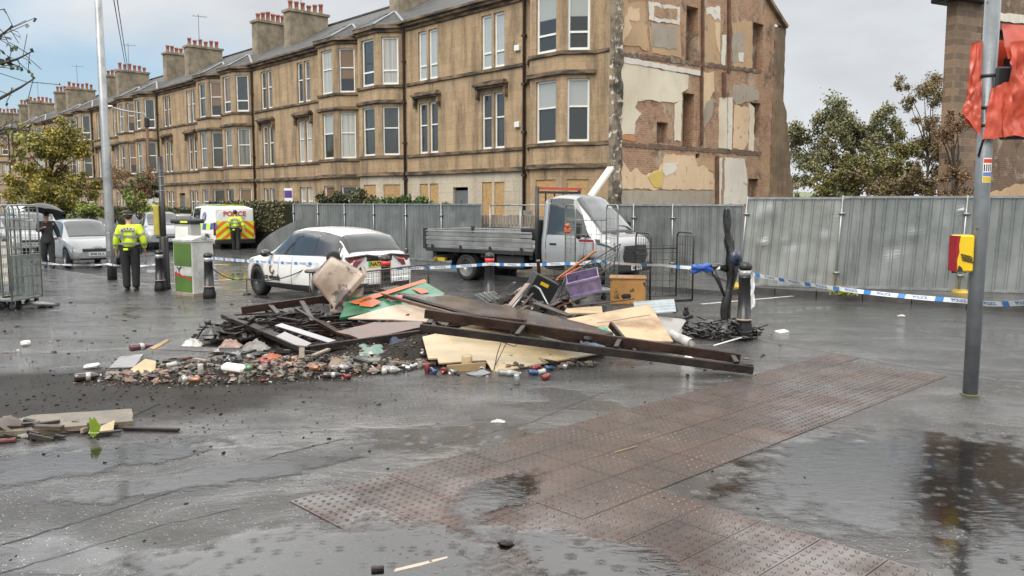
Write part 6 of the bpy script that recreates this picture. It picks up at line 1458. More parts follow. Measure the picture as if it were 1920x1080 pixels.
on_pole(-.5, .75, zc + .075, zc + .115, 'red_heading', REDB, sk_); on_pole(-.5, .75, zc - .06, zc - .02, 'blue_band', mat('blue_print', (.12, .2, .5), .5), sk_); on_pole(-.5, .75, zc - .12, zc - .065, 'yellow_band', PLATEY, sk_)
for i in range(4): on_pole(-.45 + .28 * i, -.30 + .28 * i, zc - .01, zc + .06, 'print', INK, sk_)
# push button box
mb = MB(); mb.box((-.185, -.02, 1.505), (.19, .15, .385), bev=.018); bx = mb.build('push_button_box', mat('signal_yellow', (.72, .48, .012), .4, var=.12), t)
mb = MB(); mb.prism([(-.285, -.098, 1.69), (-.245, -.098, 1.69), (-.258, -.098, 1.60), (-.25, -.098, 1.52), (-.272, -.098, 1.44), (-.262, -.098, 1.33), (-.285, -.098, 1.32)], (0, -1, 0), .004); mb.box((-.281, -.02, 1.505), (.008, .14, .37)); mb.build('red_panel', mat('crimson_panel', (.30, .012, .02), .35), bx)
mb = MB(); rr_ = random.Random(5)
for r_ in range(6):
    x = -.235
    while x < -.125:
        w_ = rr_.uniform(.006, .022); mb.box((x + w_ / 2 + r_ * .004, -.099, 1.50 - r_ * .013 - (x + .235) * .25), (w_, .003, .009)); x += w_ + .004
mb.build('black_sticker', INK, bx)
mb = MB(); mb.prism([(-.262, -.0985, 1.32), (-.20, -.0985, 1.32), (-.215, -.0985, 1.36), (-.25, -.0985, 1.385)], (0, -1, 0), .003); mb.build('scuff', DALLOY, bx); mb = MB(); mb.tube([(-.25, -.02, 1.30), (-.25, -.02, 1.32)], .028, 10); mb.tube([(-.14, -.02, 1.30), (-.14, -.02, 1.32)], .014, 8); mb.build('tactile_cone', BPLAS, bx); mb = MB(); mb.box((-.10, 0, 1.5), (.06, .06, .2)); mb.build('bracket', BPLAS, bx)
# signal head (black) and its red cover
SH = thing('traffic_signal', 'black traffic signal head hooded under the red sheeting beside the pole', 'traffic signal', RP)
mb = MB(); mb.box((.42, .16, 3.12), (.32, .20, .86), bev=.03); mb.build('housing', BPLAS, SH); mb = MB(); mb.box((.105, -.07, 3.12), (.15, .05, .56), bev=.02); o = mb.build('backboard', BPLAS, SH); lettering(o, 'lettering', '20', .085, (.125, -.0975, 3.13), (1, 0, 0), (0, 0, 1), mat('grey_print', (.2, .2, .2), .5), extrude=.002, shear=.2)
for z in (3.0, 3.3): mb = MB(); mb.box((.18, .03, z), (.22, .05, .05)); mb.build('bracket', BPLAS, SH)
REDT = mat('red_tarpaulin', (.52, .07, .03), .36, var=.3, vs=4, coat=.3, b=.25, bs=9)
def cloth(name, corners, nu, nv, amp, seed, parent, fold=5.0):
    """crumpled sheet over a bilinear patch"""
    a, b, c, d = [V(q) for q in corners]; nrm = (b - a).cross(d - a).normalized()
    def fn(u, v):
        p = a * (1 - u) * (1 - v) + b * u * (1 - v) + c * u * v + d * (1 - u) * v
        k = mnoise.noise(V((u * fold, v * fold * .7, seed))) + .55 * abs(mnoise.noise(V((u * fold * 1.3 + v * 2.4, v * fold * .8 - u, seed + 4)))) * 2 - .4 + .18 * mnoise.noise(V((u * fold * 3.1, v * fold * 2.6, seed + 7)))
        e = 1 - .6 * (abs(2 * v - 1) ** 4)
        return p + nrm * amp * k * e + V((mnoise.noise(V((u * 3, v * 4, seed + 9))) * amp * .6, 0, mnoise.noise(V((u * 4, v * 3, seed + 12))) * amp * .6))
    mb = MB(); mb.grid(fn, nu, nv); return mb
CV = thing('signal_cover', 'torn red sheeting strapped round the traffic signal head and pole', 'cover', RP)
def W(px, py, dy=0.0): q = atY(px, py, RP.y + dy); return q - RP
mb = cloth('s', (W(1884, 258, -.17), W(2010, 250, -.14), W(2010, 60, -.14), W(1895, 80, -.17)), 40, 44, .07, 1, CV, 5); 
mb2 = cloth('s', (W(1842, 262, -.12), W(1900, 255, -.16), W(1897, 150, -.17), W(1858, 165, -.10)), 14, 18, .03, 5, CV, 5); mb.add(mb2.v, mb2.f, 0, True)
mb2 = cloth('s', (W(1890, 110, -.14), W(2010, 100, -.15), W(2010, 50, .02), W(1878, 45, -.06)), 18, 10, .03, 8, CV, 4); mb.add(mb2.v, mb2.f, 0, True); mb.build('front_sheet', REDT, CV)
mb = cloth('s', (W(1808, 225, .02), W(1845, 262, -.02), W(1846, 75, .02), W(1822, 85, .04)), 14, 26, .035, 3, CV, 5)
mb2 = cloth('s', (W(1803, 210, .0), W(1838, 255, -.09), W(1842, 150, -.09), W(1820, 160, -.02)), 12, 16, .03, 13, CV, 6); mb.add(mb2.v, mb2.f, 0, True); mb.build('side_sheet', REDT, CV)
mb = cloth('s', (W(1812, 220, .16), W(2010, 250, .22), W(2010, 60, .22), W(1822, 80, .16)), 16, 16, .03, 17, CV, 4); mb.build('back_sheet', REDT, CV)
# thin stand and charging cable by the white car
p = poly_at(463, 553); t = thing('cable_stand', 'thin black stand with round foot holding up the cable by the white car', 'stand', p)
mb = MB(); mb.lathe([(.085, 0), (.08, .03), (.02, .045), (.014, .05), (.014, .36), (0, .37)], 14); mb.build('stand', BLKPOST, t)
def sag(a, b, dip, n=16): return [a.lerp(b, i / n) - V((0, 0, dip * 4 * (i / n) * (1 - i / n))) for i in range(n + 1)]
bq = poly_at(393, 559); a = bq + V((.1, 0, .62)); c = p + V((0, 0, .36)); b = atY(598, 488, 16.9); mb = MB(); mb.tube(sag(a, c, .10) + sag(c, b, .18)[1:], .011, 6); solo(mb, 'charging_cable', BPLAS, 'thin black cable sagging from the bollard past the white car', 'cable')
# estate agent board on the terrace
p = atY(541, 368, 46); t = thing('sale_sign', 'purple and white estate agent board fixed before the terrace above the hedge', 'sign', (p.x, p.y, 0), R(-30))
mb = MB(); mb.tube([(0, .05, 0), (0, .05, 3.0)], .04, 6); mb.build('post', GW, t); mb = MB(); mb.box((0, 0, 2.45), (.62, .03, .75)); sb = mb.build('board', PVC, t); mb = MB(); mb.box((0, -.02, 2.5), (.56, .012, .40)); mb.build('purple_panel', mat('purple_print', (.10, .05, .22), .5), sb)

# ------------------------------------------------------------------ police tape
TW = mat('white_tape', (.68, .70, .72), .3, var=.15, vs=8, coat=.4); TB = mat('blue_tape', (.035, .20, .52), .3, var=.15, coat=.4)
TG = 'blue and white police tape spans'
def tape(label, pts, dip=.06, wd=.075, twist=0.0, period=.52, text=True, flip=1, tw_ph=0.0):
    P = []
    for i, (a, b) in enumerate(zip(pts[:-1], pts[1:])): s_ = sag(V(a), V(b), dip, 24); P += s_ if i == 0 else s_[1:]
    L_ = [0]
    for a, b in zip(P[:-1], P[1:]): L_.append(L_[-1] + (b - a).length)
    def fr(s):
        s = max(0, min(s, L_[-1])); i = 0
        while i < len(L_) - 2 and L_[i + 1] < s: i += 1
        f = (s - L_[i]) / max(1e-6, L_[i + 1] - L_[i]); p = P[i].lerp(P[i + 1], f); d = (P[i + 1] - P[i]).normalized(); up = V((0, 0, 1)); up = (up - d * up.z).normalized(); n = d.cross(up); an = twist * math.sin(s * 1.7 + tw_ph); u2 = up * math.cos(an) + n * math.sin(an); return p, d, u2
    t = thing('police_tape', label, 'police tape', pts[0], 0, TG); o0 = V(pts[0]); T = L_[-1]
    n = max(8, int(T / .06)); mb = MB(); mb.grid(lambda u, v: (lambda q: q[0] + q[2] * wd * (v - .5) - o0)(fr(u * T)), n, 1); mb.build('ribbon', TW, t, fix=False)
    k = 0; s0 = .06
    lt = MB()
    while s0 < T - .1:
        bl = MB(); bl.grid(lambda u, v: (lambda q: q[0] + q[2] * wd * (v - .5) - o0 + q[1].cross(q[2]) * .0022)(fr(s0 + u * .11 + v * .05)), 3, 1)
        b2 = MB(); b2.grid(lambda u, v: (lambda q: q[0] + q[2] * wd * (v - .5) - o0 - q[1].cross(q[2]) * .0022)(fr(s0 + u * .11 + v * .05)), 3, 1); bl.add(b2.v, b2.f); bl.build('blue_block', TB, t, fix=False)
        if text and s0 + .45 < T:
            vs, fs = text_mesh('POLICE', .062, extrude=.0004, bold=.0015)
            def mp_(p):
                q = fr(s0 + .34 + p.x * flip); return q[0] + q[2] * p.y + q[1].cross(q[2]) * (.0026 * flip) - o0
            lt.add([mp_(p) for p in vs], fs)
        s0 += period
    if lt.v: lt.build('lettering', TB, t, fix=False)
    return t
b1 = poly_at(393, 559); z1 = .93
cage_l = atY(55, 490, 15.6)
tape('police tape from the roll cages past the lamp post to the black traffic post', [cage_l, poly_at(211, 524) + V((-.05, -.13, .42)), poly_at(307, 545) + V((-.10, -.06, .62))], .05, twist=.9, tw_ph=1.1, period=.95, text=False)
tape('police tape with legible lettering from the black bollard to the scorched bin', [b1 + V((.08, -.03, .86)), atY(598, 495, 14.1)], .02)
tape('police tape across the truck flank from the white car bumper to the roll cages', [V((-2.25, 15.5, .80)), V((-.44, 16.08, .84)), atY(1060, 494, 14.9), atY(1120, 489, 14.6)], .02, flip=1)
tape('police tape behind the roll cages to the burnt post', [atY(1120, 489, 14.6), atY(1240, 497, 13.8), atY(1350, 502, 12.4)], .02, twist=.7, text=False, period=.8)
tape('police tape drooping from the singed bollard past the signal pole to the right edge', [poly_at(1394, 636) + V((.09, 0, .98)), RP + V((.03, .3, .97)), atY(1990, 556, 7.4)], .05, twist=.5)
tb = poly_at(1394, 636); mb = cloth('s', (tb + V((.07, -.05, .45)), tb + V((.14, -.05, .5)), tb + V((.12, -.04, .98)), tb + V((.06, -.08, .98))), 5, 14, .03, 21, None); solo(mb, 'loose_tape', TW, 'loose tail of white tape hanging down the singed bollard', 'police tape')
# ------------------------------------------------------------------ burnt heap and litter
CHAR = mat('charred_timber', (.022, .015, .012), .4, var=.6, vs=5, b=.6, bs=22, coat=.2, spots=(4, .64, (.06, .05, .043)))
DKWOOD = mat('wet_dark_wood', (.034, .018, .013), .32, var=.55, vs=3, b=.4, bs=16, coat=.3); GREYBD = mat('wet_grey_board', (.085, .078, .082), .16, var=.45, vs=2, coat=.7, b=.15, bs=10)
LILAC = mat('pale_weathered_board', (.17, .145, .145), .3, var=.35, vs=6, coat=.4); RUSTW = mat('scorched_orange_wood', (.12, .045, .022), .35, var=.7, vs=4, coat=.4, col2=(.03, .02, .016))
PLY = mat('cream_plywood', (.47, .365, .215), .5, var=.3, vs=1.6, coat=.2, stretch=(1, 4, 1), spots=(3, .60, (.27, .18, .09))); PLYS = mat('singed_plywood', (.44, .33, .195), .45, vs=1.3, col2=(.22, .12, .065), lo=.36, hi=.56, coat=.2, spots=(2.2, .63, (.05, .035, .028)))
PLYP = mat('pinkish_plywood', (.45, .35, .26), .5, var=.22, vs=3, coat=.2); PLYE = mat('ply_edge', (.36, .24, .12), .6, var=.4)
SGREEN = mat('green_sign_paint', (.03, .17, .085), .35, var=.5, spots=(3, .62, (.12, .14, .10)), vs=3, coat=.4); SORANGE = mat('orange_sign_paint', (.42, .11, .04), .4, var=.25, vs=6); SPINK = mat('pink_sign_paint', (.42, .09, .12), .4)
CARC = mat('scorched_cabinet', (.40, .215, .065), .35, vs=3, col2=(.30, .15, .05), coat=.4, spots=(6, .58, (.07, .035, .018))); ORW = mat('orange_wood', (.48, .17, .04), .45, var=.3, vs=5, coat=.3)
PURP = mat('lilac_plastic', (.27, .215, .36), .4, var=.35, vs=5, spots=(6, .62, (.12, .09, .11)), coat=.3); RUSTS = mat('rusty_steel', (.16, .13, .11), .45, .6, var=.5, vs=9); DARKS = mat('sooty_steel', (.075, .072, .066), .45, .5, var=.5, vs=6); CAGEL = mat('cage_zinc', (.30, .32, .30), .4, .6, var=.35, vs=4)
BLUEP = mat('blue_plastic', (.02, .10, .42), .35, var=.3, coat=.3); TEAL = mat('teal_plastic', (.05, .24, .20), .35, var=.4, coat=.4); BINB = mat('scorched_bin', (.36, .29, .225), .38, vs=1.5, col2=(.17, .105, .075), lo=.38, hi=.62, coat=.3, spots=(2.5, .57, (.06, .04, .033)))
Q = at
def beamq(name, label, a, b, w_, h, m, group=None, cat='beam', bev=.006, up=(0, 0, 1)):
    a, b = Q(*a), Q(*b); mb = MB(); mb.beam(a, b, w_, h, up=up, bev=bev)
    n_ = len(mb.v)
    return solo(mb, name, m, label, cat, group, origin=(a + b) / 2)
def slab(name, label, pts, th, m, cat, group=None, jag=0.0, seed=0, m_edge=None):
    P = [Q(*p) for p in pts]; nr = V((0, 0, 0))
    for i, p in enumerate(P):
        q = P[(i + 1) % len(P)]; nr += V(((p.y - q.y) * (p.z + q.z), (p.z - q.z) * (p.x + q.x), (p.x - q.x) * (p.y + q.y)))
    nr.normalize()
    if nr.z < 0: nr = -nr
    c = sum(P, V((0, 0, 0))) / len(P); P = [p - nr * (p - c).dot(nr) * .7 for p in P]; rnd = random.Random(seed); out = []
    for i, p in enumerate(P):
        q = P[(i + 1) % len(P)]; n = max(1, int((q - p).length / .09)) if jag else 1
        for k in range(n): out.append(p.lerp(q, k / n) + (V((rnd.uniform(-jag, jag), rnd.uniform(-jag, jag), 0)) if k else V((0, 0, 0))))
    mb = MB(); mb.prism(out, nr, th); return solo(mb, name, m, label, cat, group, origin=c)
for m_ in (CHAR, DKWOOD): m_.node_tree.nodes['Principled BSDF'].inputs['Specular IOR Level'].default_value = .25; m_.node_tree.nodes['Principled BSDF'].inputs['Coat Weight'].default_value = .12
# --- long stud frame lying across the front of the heap
f0, f1, b0, b1_ = Q(788, 614, .50), Q(1412, 694, .07), Q(797, 588, .60), Q(1388, 672, .16)
t = thing('stud_frame', 'long dark timber stud frame stretching across the front of the heap to the right', 'timber frame', f1)
def tb_(name, a, b, w_, h, m): mb = MB(); mb.beam(a, b, w_, h, bev=.006); o = mb.build(name, m, t, origin=f1); o.location = (0, 0, 0)
tb_('rail', f0, f1, .07, .095, CHAR); tb_('rail', b0, b1_, .07, .115, DKWOOD)
def mixp(a, b, f): return a.lerp(b, f)
for f, g in ((.30, .33), (.60, .635), (.955, .975)): tb_('stud', mixp(f0, f1, f) + V((0, .03, .03)), mixp(b0, b1_, g), .06, .095, CHAR)
tb_('end_block', f1 + V((-.45, .12, .03)), f1 + V((.01, .05, .02)), .09, .09, CHAR)
FR = 'loose dark timbers in the heap'
beamq('timber', 'short dark stud leaning up across the long stud frame', (1144, 608, .42), (1190, 662, .12), .045, .09, DKWOOD, FR)
beamq('timber', 'thin brown batten running from the green panel over the heap', (700, 548, .62), (860, 592, .50), .05, .05, RUSTW, FR)
beamq('timber', 'thin dark batten lying along the singed plywood', (1020, 590, .38), (1128, 618, .32), .05, .035, CHAR, FR)
beamq('timber', 'black shiny board end poking right below the black box', (1003, 568, .50), (1068, 592, .38), .11, .03, BLACKP, FR)
beamq('timber', 'upright charred post standing before the truck door', (1009, 488, 1.05), (1014, 560, .35), .06, .06, RUSTW, FR, up=(0, 1, 0))
slab('wide_board', 'wide wet grey board sloping down from the green panel to the right', [(712, 541, .66), (742, 535, .68), (1000, 583, .50), (1150, 622, .40), (1105, 634, .36), (900, 590, .50)], .035, GREYBD, 'board')
beamq('timber', 'dark beam under the wide grey board edge', (735, 552, .55), (1085, 640, .30), .06, .09, CHAR, FR)
beamq('timber', 'thick split dark beam below the grey board in mid heap', (815, 592, .46), (985, 608, .42), .10, .14, DKWOOD, FR)
# --- plywood sheets
PG = 'plywood sheets in the heap'
slab('plywood_sheet', 'large cream plywood sheet tilted at the front of the heap with notched lower edge', [(792, 632, .26), (890, 606, .36), (1010, 612, .30), (1120, 665, .06), (1000, 682, .05), (934, 694, .03), (922, 692, .03), (911, 674, .09), (823, 682, .07), (820, 673, .10), (803, 675, .09)], .018, PLY, 'plywood', PG)
slab('plywood_sheet', 'singed tan plywood sheet with brown scorched edge at the right of the heap', [(1052, 600, .36), (1218, 570, .46), (1262, 640, .16), (1180, 640, .18), (1128, 622, .26)], .018, PLYS, 'plywood', PG)
slab('plywood_sheet', 'pale pinkish plywood strip under the green panel', [(652, 597, .40), (735, 572, .50), (828, 566, .50), (800, 600, .40), (735, 600, .38)], .016, PLYP, 'plywood', PG)
slab('plywood_sheet', 'small cream board behind the singed plywood', [(1056, 588, .40), (1062, 578, .44), (1128, 574, .44), (1130, 586, .40)], .02, PLY, 'plywood', PG)
beamq('timber', 'pale batten lying on the singed plywood', (1120, 605, .36), (1219, 590, .40), .03, .02, PLYP, FR)
mb = MB(); a, b = Q(838, 692, .03), Q(910, 686, .05); mb.beam(a, b, .05, .09); solo(mb, 'timber', PLYE, 'brown batten showing in the notch of the front plywood sheet', 'beam', FR)
mb = MB(); c = Q(876, 690, .0); mb.box(c + V((0, -.04, .10)), (.13, .09, .15), bev=.015); mb.box(c + V((0, -.09, .10)), (.11, .01, .11), bev=.004); solo(mb, 'socket_box', PLY, 'cream square socket box hanging at the notch of the front plywood', 'box')
# --- green painted sign panel
P = [Q(638, 590, .38), Q(640, 573, .48), Q(800, 523, .82), Q(832, 552, .62), Q(832, 560, .58)]
pn = [Q(640, 590, .40), Q(655, 566, .50), Q(796, 524, .80), Q(834, 553, .60), Q(825, 563, .55)]
o = slab('painted_panel', 'green painted wooden panel with orange border and shapes under the scorched bin', [(636, 590, .40), (652, 566, .50), (797, 523, .82), (834, 553, .60), (822, 566, .52)], .04, SGREEN, 'panel')
nn = o.data.polygons[0].normal.copy()
if nn.z < 0: nn = -nn
pc = o.location + sum((V(v.co) for v in o.data.vertices if True), V((0, 0, 0))) / len(o.data.vertices)
pl0 = o.matrix_basis @ V(o.data.vertices[0].co)
def onpan(name, pts, m):
    W_ = [on_plane(x, y, pl0, nn) + nn * .004 - V(o.location) for x, y in pts]; mb = MB(); mb.prism(W_, nn, .003); mb.build(name, m, o)
onpan('orange_border', [(654, 566.5), (796, 523.6), (801, 528), (668, 571)], SORANGE); onpan('orange_diamond', [(672, 566), (692, 557), (716, 566), (698, 576), (675, 574)], SORANGE); onpan('orange_bar', [(772, 541), (790, 540), (806, 548), (790, 551)], SORANGE); onpan('pink_patch', [(735, 556), (757, 552), (751, 564), (724, 562)], SPINK)
# --- left burnt frame
t = thing('burnt_pallet', 'burnt black slatted frame lying at the left end of the heap', 'timber frame', Q(569, 652, .05)); f1 = Q(569, 652, .05)
tb_('rail', Q(423, 592, .26), Q(575, 655, .14), .15, .07, CHAR); tb_('rail', Q(453, 582, .30), Q(640, 556, .48), .07, .12, DKWOOD); tb_('rail', Q(582, 655, .14), Q(830, 620, .30), .07, .10, CHAR)
for a, b in (((507, 574, .36), (534, 602, .26)), ((566, 567, .42), (587, 604, .28)), ((600, 604, .30), (640, 628, .24)), ((640, 560, .45), (655, 600, .30))): tb_('stud', Q(*a), Q(*b), .08, .06, DKWOOD)
for a, b in (((440, 590, .2), (600, 585, .34)), ((470, 604, .2), (640, 592, .34)), ((500, 617, .18), (660, 604, .30)), ((455, 598, .16), (560, 588, .2)), ((520, 628, .14), (700, 612, .26))): tb_('slat', Q(*a), Q(*b), .07, .025, CHAR)
for a, b in (((430, 600, .12), (570, 662, .03)), ((590, 664, .04), (800, 632, .16))): tb_('lower_rail', Q(*a), Q(*b), .06, .10, CHAR)
slab('pale_board', 'pale lilac-grey board lying at the near corner of the burnt frame', [(517, 630, .24), (534, 622, .27), (584, 643, .20), (568, 653, .16)], .02, LILAC, 'board')
slab('slat_board', 'long grey-edged slat inside the burnt frame', [(515, 610, .28), (528, 606, .30), (630, 638, .22), (615, 642, .2)], .02, GREYBD, 'board')
slab('scorched_board', 'reddish scorched board with orange scar in the middle of the burnt frame', [(630, 622, .30), (700, 604, .38), (790, 602, .38), (795, 612, .33), (680, 636, .24), (655, 628, .27)], .03, RUSTW, 'board', jag=.015, seed=4)
# --- scorched wheeled bin, tipped on its mouth
t = thing('wheelie_bin', 'scorched beige wheeled bin tipped on its mouth at the left of the heap', 'bin', Q(640, 575, .3)); o0 = Q(640, 575, .3)
c_b, c_m = atY(604, 503, 12.85), atY(656, 545, 12.98); ax_ = (c_m - c_b).normalized(); c_b = c_m - ax_ * .57
u1 = (atY(681, 508, 12.95) - atY(631, 580, 12.9)); u1 = (u1 - ax_ * u1.dot(ax_)).normalized(); u2 = ax_.cross(u1)
def rbox(c, hw, hd, r, n=4):
    out = []
    for sx, sy, a0 in ((1, 1, 0), (-1, 1, 90), (-1, -1, 180), (1, -1, 270)):
        for k in range(n + 1):
            a = R(a0 + 90 * k / n); out.append(c + u1 * (sx * (hw - r) + r * math.cos(a)) + u2 * (sy * (hd - r) + r * math.sin(a)))
    return out
secs = [(0, .21, .20, .07), (.04, .24, .23, .06), (.5, .30, .27, .05), (.80, .335, .30, .05), (.805, .37, .33, .05), (.86, .375, .335, .05), (.86, .34, .30, .04), (.5, .285, .255, .04), (.06, .225, .215, .05)]
mb = MB(); rings = [rbox(c_b + ax_ * z * .665, a, b, r) for z, a, b, r in secs]; n = len(rings[0])
mb.add([p for r in rings for p in r], [(i * n + k, i * n + (k + 1) % n, (i + 1) * n + (k + 1) % n, (i + 1) * n + k) for i in range(len(rings) - 1) for k in range(n)] + [list(range(n)), [(len(rings) - 1) * n + k for k in range(n)]], 0, True)
q = mb.build('body', BINB, t, origin=o0); q.location = (0, 0, 0)
for s in (1,):
    mb = MB(); cw = c_b + ax_ * .06 + u1 * .22 + u2 * (-.12); mb.lathe([(.04, -.03), (.10, -.03), (.115, -.015), (.115, .015), (.10, .03), (.04, .03)], 18, 0, Matrix.Translation(cw) @ u2.to_track_quat('Z', 'Y').to_matrix().to_4x4()); q = mb.build('wheel', TYRE, t, origin=o0); q.location = (0, 0, 0)
fl_ = [atY(654, 549, 12.80), atY(682, 538, 12.85), atY(680, 560, 12.72), atY(675, 577, 12.7), atY(662, 583, 12.68), atY(656, 570, 12.7)]
mb = MB(); mb.prism(fl_, (0, -1, .2), .03); q = mb.build('lid', BINB, t, origin=o0); q.location = (0, 0, 0)
mb = MB(); rr_ = [rbox(c_b + ax_ * z, a, b, .05) for z, a, b in ((.50, .375, .335), (.505, .405, .365), (.565, .405, .365), (.57, .35, .31))]; n = len(rr_[0]); mb.add([p for r in rr_ for p in r], [(i * n + k, i * n + (k + 1) % n, (i + 1) * n + (k + 1) % n, (i + 1) * n + k) for i in range(3) for k in range(n)], 0, False); q = mb.build('rim', BINB, t, origin=o0); q.location = (0, 0, 0)
mb = MB(); mb.tube([c_b + ax_ * .05 + u1 * .2 - u2 * .2, c_b + ax_ * .05 + u1 * .2 + u2 * .2], .03, 8); q = mb.build('axle', BPLAS, t, origin=o0); q.location = (0, 0, 0)
# --- cages and wire things
def wire_panel(mb, o, ex, ey, w_, h, nx, ny, r=.0045):
    ex, ey, o = V(ex).normalized(), V(ey).normalized(), V(o)
    for i in range(nx + 1): mb.tube([o + ex * (w_ * i / nx), o + ex * (w_ * i / nx) + ey * h], r, 4, cap=False)
    for j in range(ny + 1): mb.tube([o + ey * (h * j / ny), o + ey * (h * j / ny) + ex * w_], r, 4, cap=False)
def hoop(mb, o, ex, ey, w_, h, r, rad=.10):
    ex, ey, o = V(ex).normalized(), V(ey).normalized(), V(o); pts = [o, o + ey * (h - rad)]
    for k in range(1, 6): a = math.pi / 2 * k / 5; pts.append(o + ex * (rad - rad * math.cos(a)) + ey * (h - rad + rad * math.sin(a)))
    for k in range(6): a = math.pi / 2 * k / 5; pts.append(o + ex * (w_ - rad + rad * math.sin(a)) + ey * (h - rad + rad * math.cos(a)))
    mb.tube(pts + [o + ex * w_], r, 8)
def roll_cage(label, loc, rz, w_, d, h, m, group, mx_=9, mz_=8, back=True, solid=False, z0=.18, name='roll_cage'):
    t = thing(name, label, 'roll cage', loc, rz, group)
    for s in (-1, 1):
        mb = MB(); hoop(mb, (s * w_ / 2, -d / 2, z0), (0, 1, 0), (0, 0, 1), d, h - z0, .016); q = mb.build('side_frame', m, t)
        mb = MB(); wire_panel(mb, (s * w_ / 2, -d / 2 + .02, z0 + .05), (0, 1, 0), (0, 0, 1), d - .04, h - z0 - .12, mx_, mz_); mb.build('wire_mesh', m, q)
    if back:
        mb = MB(); wire_panel(mb, (-w_ / 2, d / 2, z0 + .05), (1, 0, 0), (0, 0, 1), w_, h - z0 - .3, mx_, mz_); mb.tube([(-w_ / 2, d / 2, h - .3), (w_ / 2, d / 2, h - .3)], .012, 6); mb.build('back_panel', m, t)
    mb = MB(); mb.box((0, 0, z0), (w_, d, .035)); [mb.tube([(-w_ / 2, y, z0 + .02), (w_ / 2, y, z0 + .02)], .014, 6) for y in (-d / 2, d / 2)]; mb.build('base', m, t)
    for sx in (-1, 1):
        for sy in (-1, 1):
            mb = MB(); mb.lathe([(.02, -.018), (.06, -.018), (.062, 0), (.06, .018), (.02, .018)], 14, 0, Matrix.Translation((sx * (w_ / 2 - .07), sy * (d / 2 - .08), .062)) @ Matrix.Rotation(math.pi / 2, 4, 'X')); mb.box((sx * (w_ / 2 - .07), sy * (d / 2 - .08), .13), (.05, .06, .08)); mb.build('caster', BPLAS, t)
    return t
CGp = 'roll cages nested at the left edge'
for i, (px, py, lb) in enumerate([(30, 578, 'foremost nested roll cage at the left edge with a solid lower side'), (14, 575, 'second roll cage of the nested stack at the left edge'), (-4, 572, 'third roll cage of the nested stack at the left edge'), (-22, 570, 'rearmost roll cage of the stack, cut by the left edge')]):
    p = poly_at(px, py); t = roll_cage(lb, p, R(-12), .55, .75, 1.98, CAGEL, CGp, 7, 9, back=(i == 0), z0=.2)
    if i == 0:
        mb = MB(); wire_panel(mb, (.285, -.35, .24), (0, 1, 0), (0, 0, 1), .70, .80, 22, 4, .009); mb.build('side_bars', mat('dull_cage_sheet', (.20, .23, .21), .5, .3, var=.3), t)
        mb = MB(); mb.beam((-.05, -.40, 1.10), (-.03, -.40, .45), .06, .02, up=(0, 1, 0)); mb.build('red_strap', mat('red_webbing', (.36, .02, .03), .6, var=.3), t)
        mb = MB(); mb.beam((-.26, -.40, 1.24), (.10, -.40, 1.30), .05, .02); mb.build('red_strap', MATS['red_webbing'], t)
mb = MB(); c = poly_at(58, 578); mb.blob(c + V((.05, .15, .06)), (.24, .15, .07), 14, 7, 1.3, seed=8); solo(mb, 'white_bag', mat('wet_plastic_bag', (.27, .27, .25), .25, var=.3, coat=.5), 'crumpled pale plastic bag at the foot of the roll cages', 'bag')
mb = MB(); c = poly_at(3, 560); mb.box(c + V((0, .2, .75)), (.35, .03, .9)); solo(mb, 'white_board', P_WHITE, 'white board standing in the roll cages at the left edge', 'board')
MGp = 'roll cages in the heap'
p = poly_at(1250, 596); roll_cage('sooty roll cage standing at the right end of the heap, left of the burnt stump', (p.x - .02, p.y + .25, 0), R(16), .82, .62, 1.50, DARKS, MGp, 6, 7, z0=.3)
p = poly_at(1110, 575); p.y += .3; roll_cage('pale zinc roll cage standing before the truck bonnet', (p.x, p.y, .05), R(12), .86, .70, 1.93, CAGEL, MGp, 8, 8, back=True, z0=.25)
for z in (1.16, 1.22): pass
mb = MB(); a, b = atY(1085, 451, 14.3), atY(1112, 452, 14.3); mb.beam(a, b, .03, .04); mb.beam(b, atY(1112, 470, 14.3), .02, .02); solo(mb, 'strap_clip', mat('dark_red_plastic', (.22, .015, .02), .4), 'dark red strap handle on the pale roll cage before the truck', 'handle')
mb = MB(); c = atY(1064, 432, 14.4); mb.box(c, (.12, .06, .10), bev=.02); mb.blob(c + V((0, 0, .08)), .045, 8, 5, .3); solo(mb, 'orange_toy', SORANGE, 'small orange plastic scrap caught on the pale roll cage', 'scrap')
# shopping trolley lying in front of the white car
t = thing('shopping_trolley', 'wire trolley basket standing behind the green panel in front of the white car boot', 'trolley', Q(740, 560, .2)); o0 = Q(740, 560, .2)
A, B_ = atY(662, 512, 14.4), atY(803, 495, 14.6); ex_ = (B_ - A); wl = ex_.length; ex_.normalize(); dn = V((0, 0, -1))
mb = MB(); 
pts = [A + dn * .62, A, B_ - ex_ * .06, B_ - ex_ * .02 + dn * .03, B_ + dn * .10, B_ + dn * .62]; mb.tube(pts, .014, 8); mb.tube([A + V((0, .35, -.02)), B_ + V((0, .35, -.02))], .012, 6); mb.tube([A.lerp(B_, .36), A.lerp(B_, .36) + dn * .6], .016, 8); q = mb.build('frame', RUSTS, t, origin=o0); q.location = (0, 0, 0)
mb = MB(); wire_panel(mb, A + dn * .04, ex_, dn, wl, .5, 15, 5, .0035); wire_panel(mb, A + V((0, .35, -.04)), ex_, dn, wl, .5, 15, 5, .003); q = mb.build('wire_mesh', RUSTS, t, origin=o0); q.location = (0, 0, 0)
mb = MB(); a = atY(590, 512, 14.3); mb.lathe([(.10, 0), (.17, .01), (.175, .045), (.16, .06), (0, .065)], 20, 0, Matrix.Translation(a)); [mb.tube([a + V((dx, dy, 0)), a + V((dx * 1.2, dy * 1.2, -.58))], .012, 6) for dx, dy in ((.12, 0), (-.06, .1), (-.06, -.1))]; solo(mb, 'stool', RUSTS, 'small scorched metal stool behind the tipped bin', 'stool')
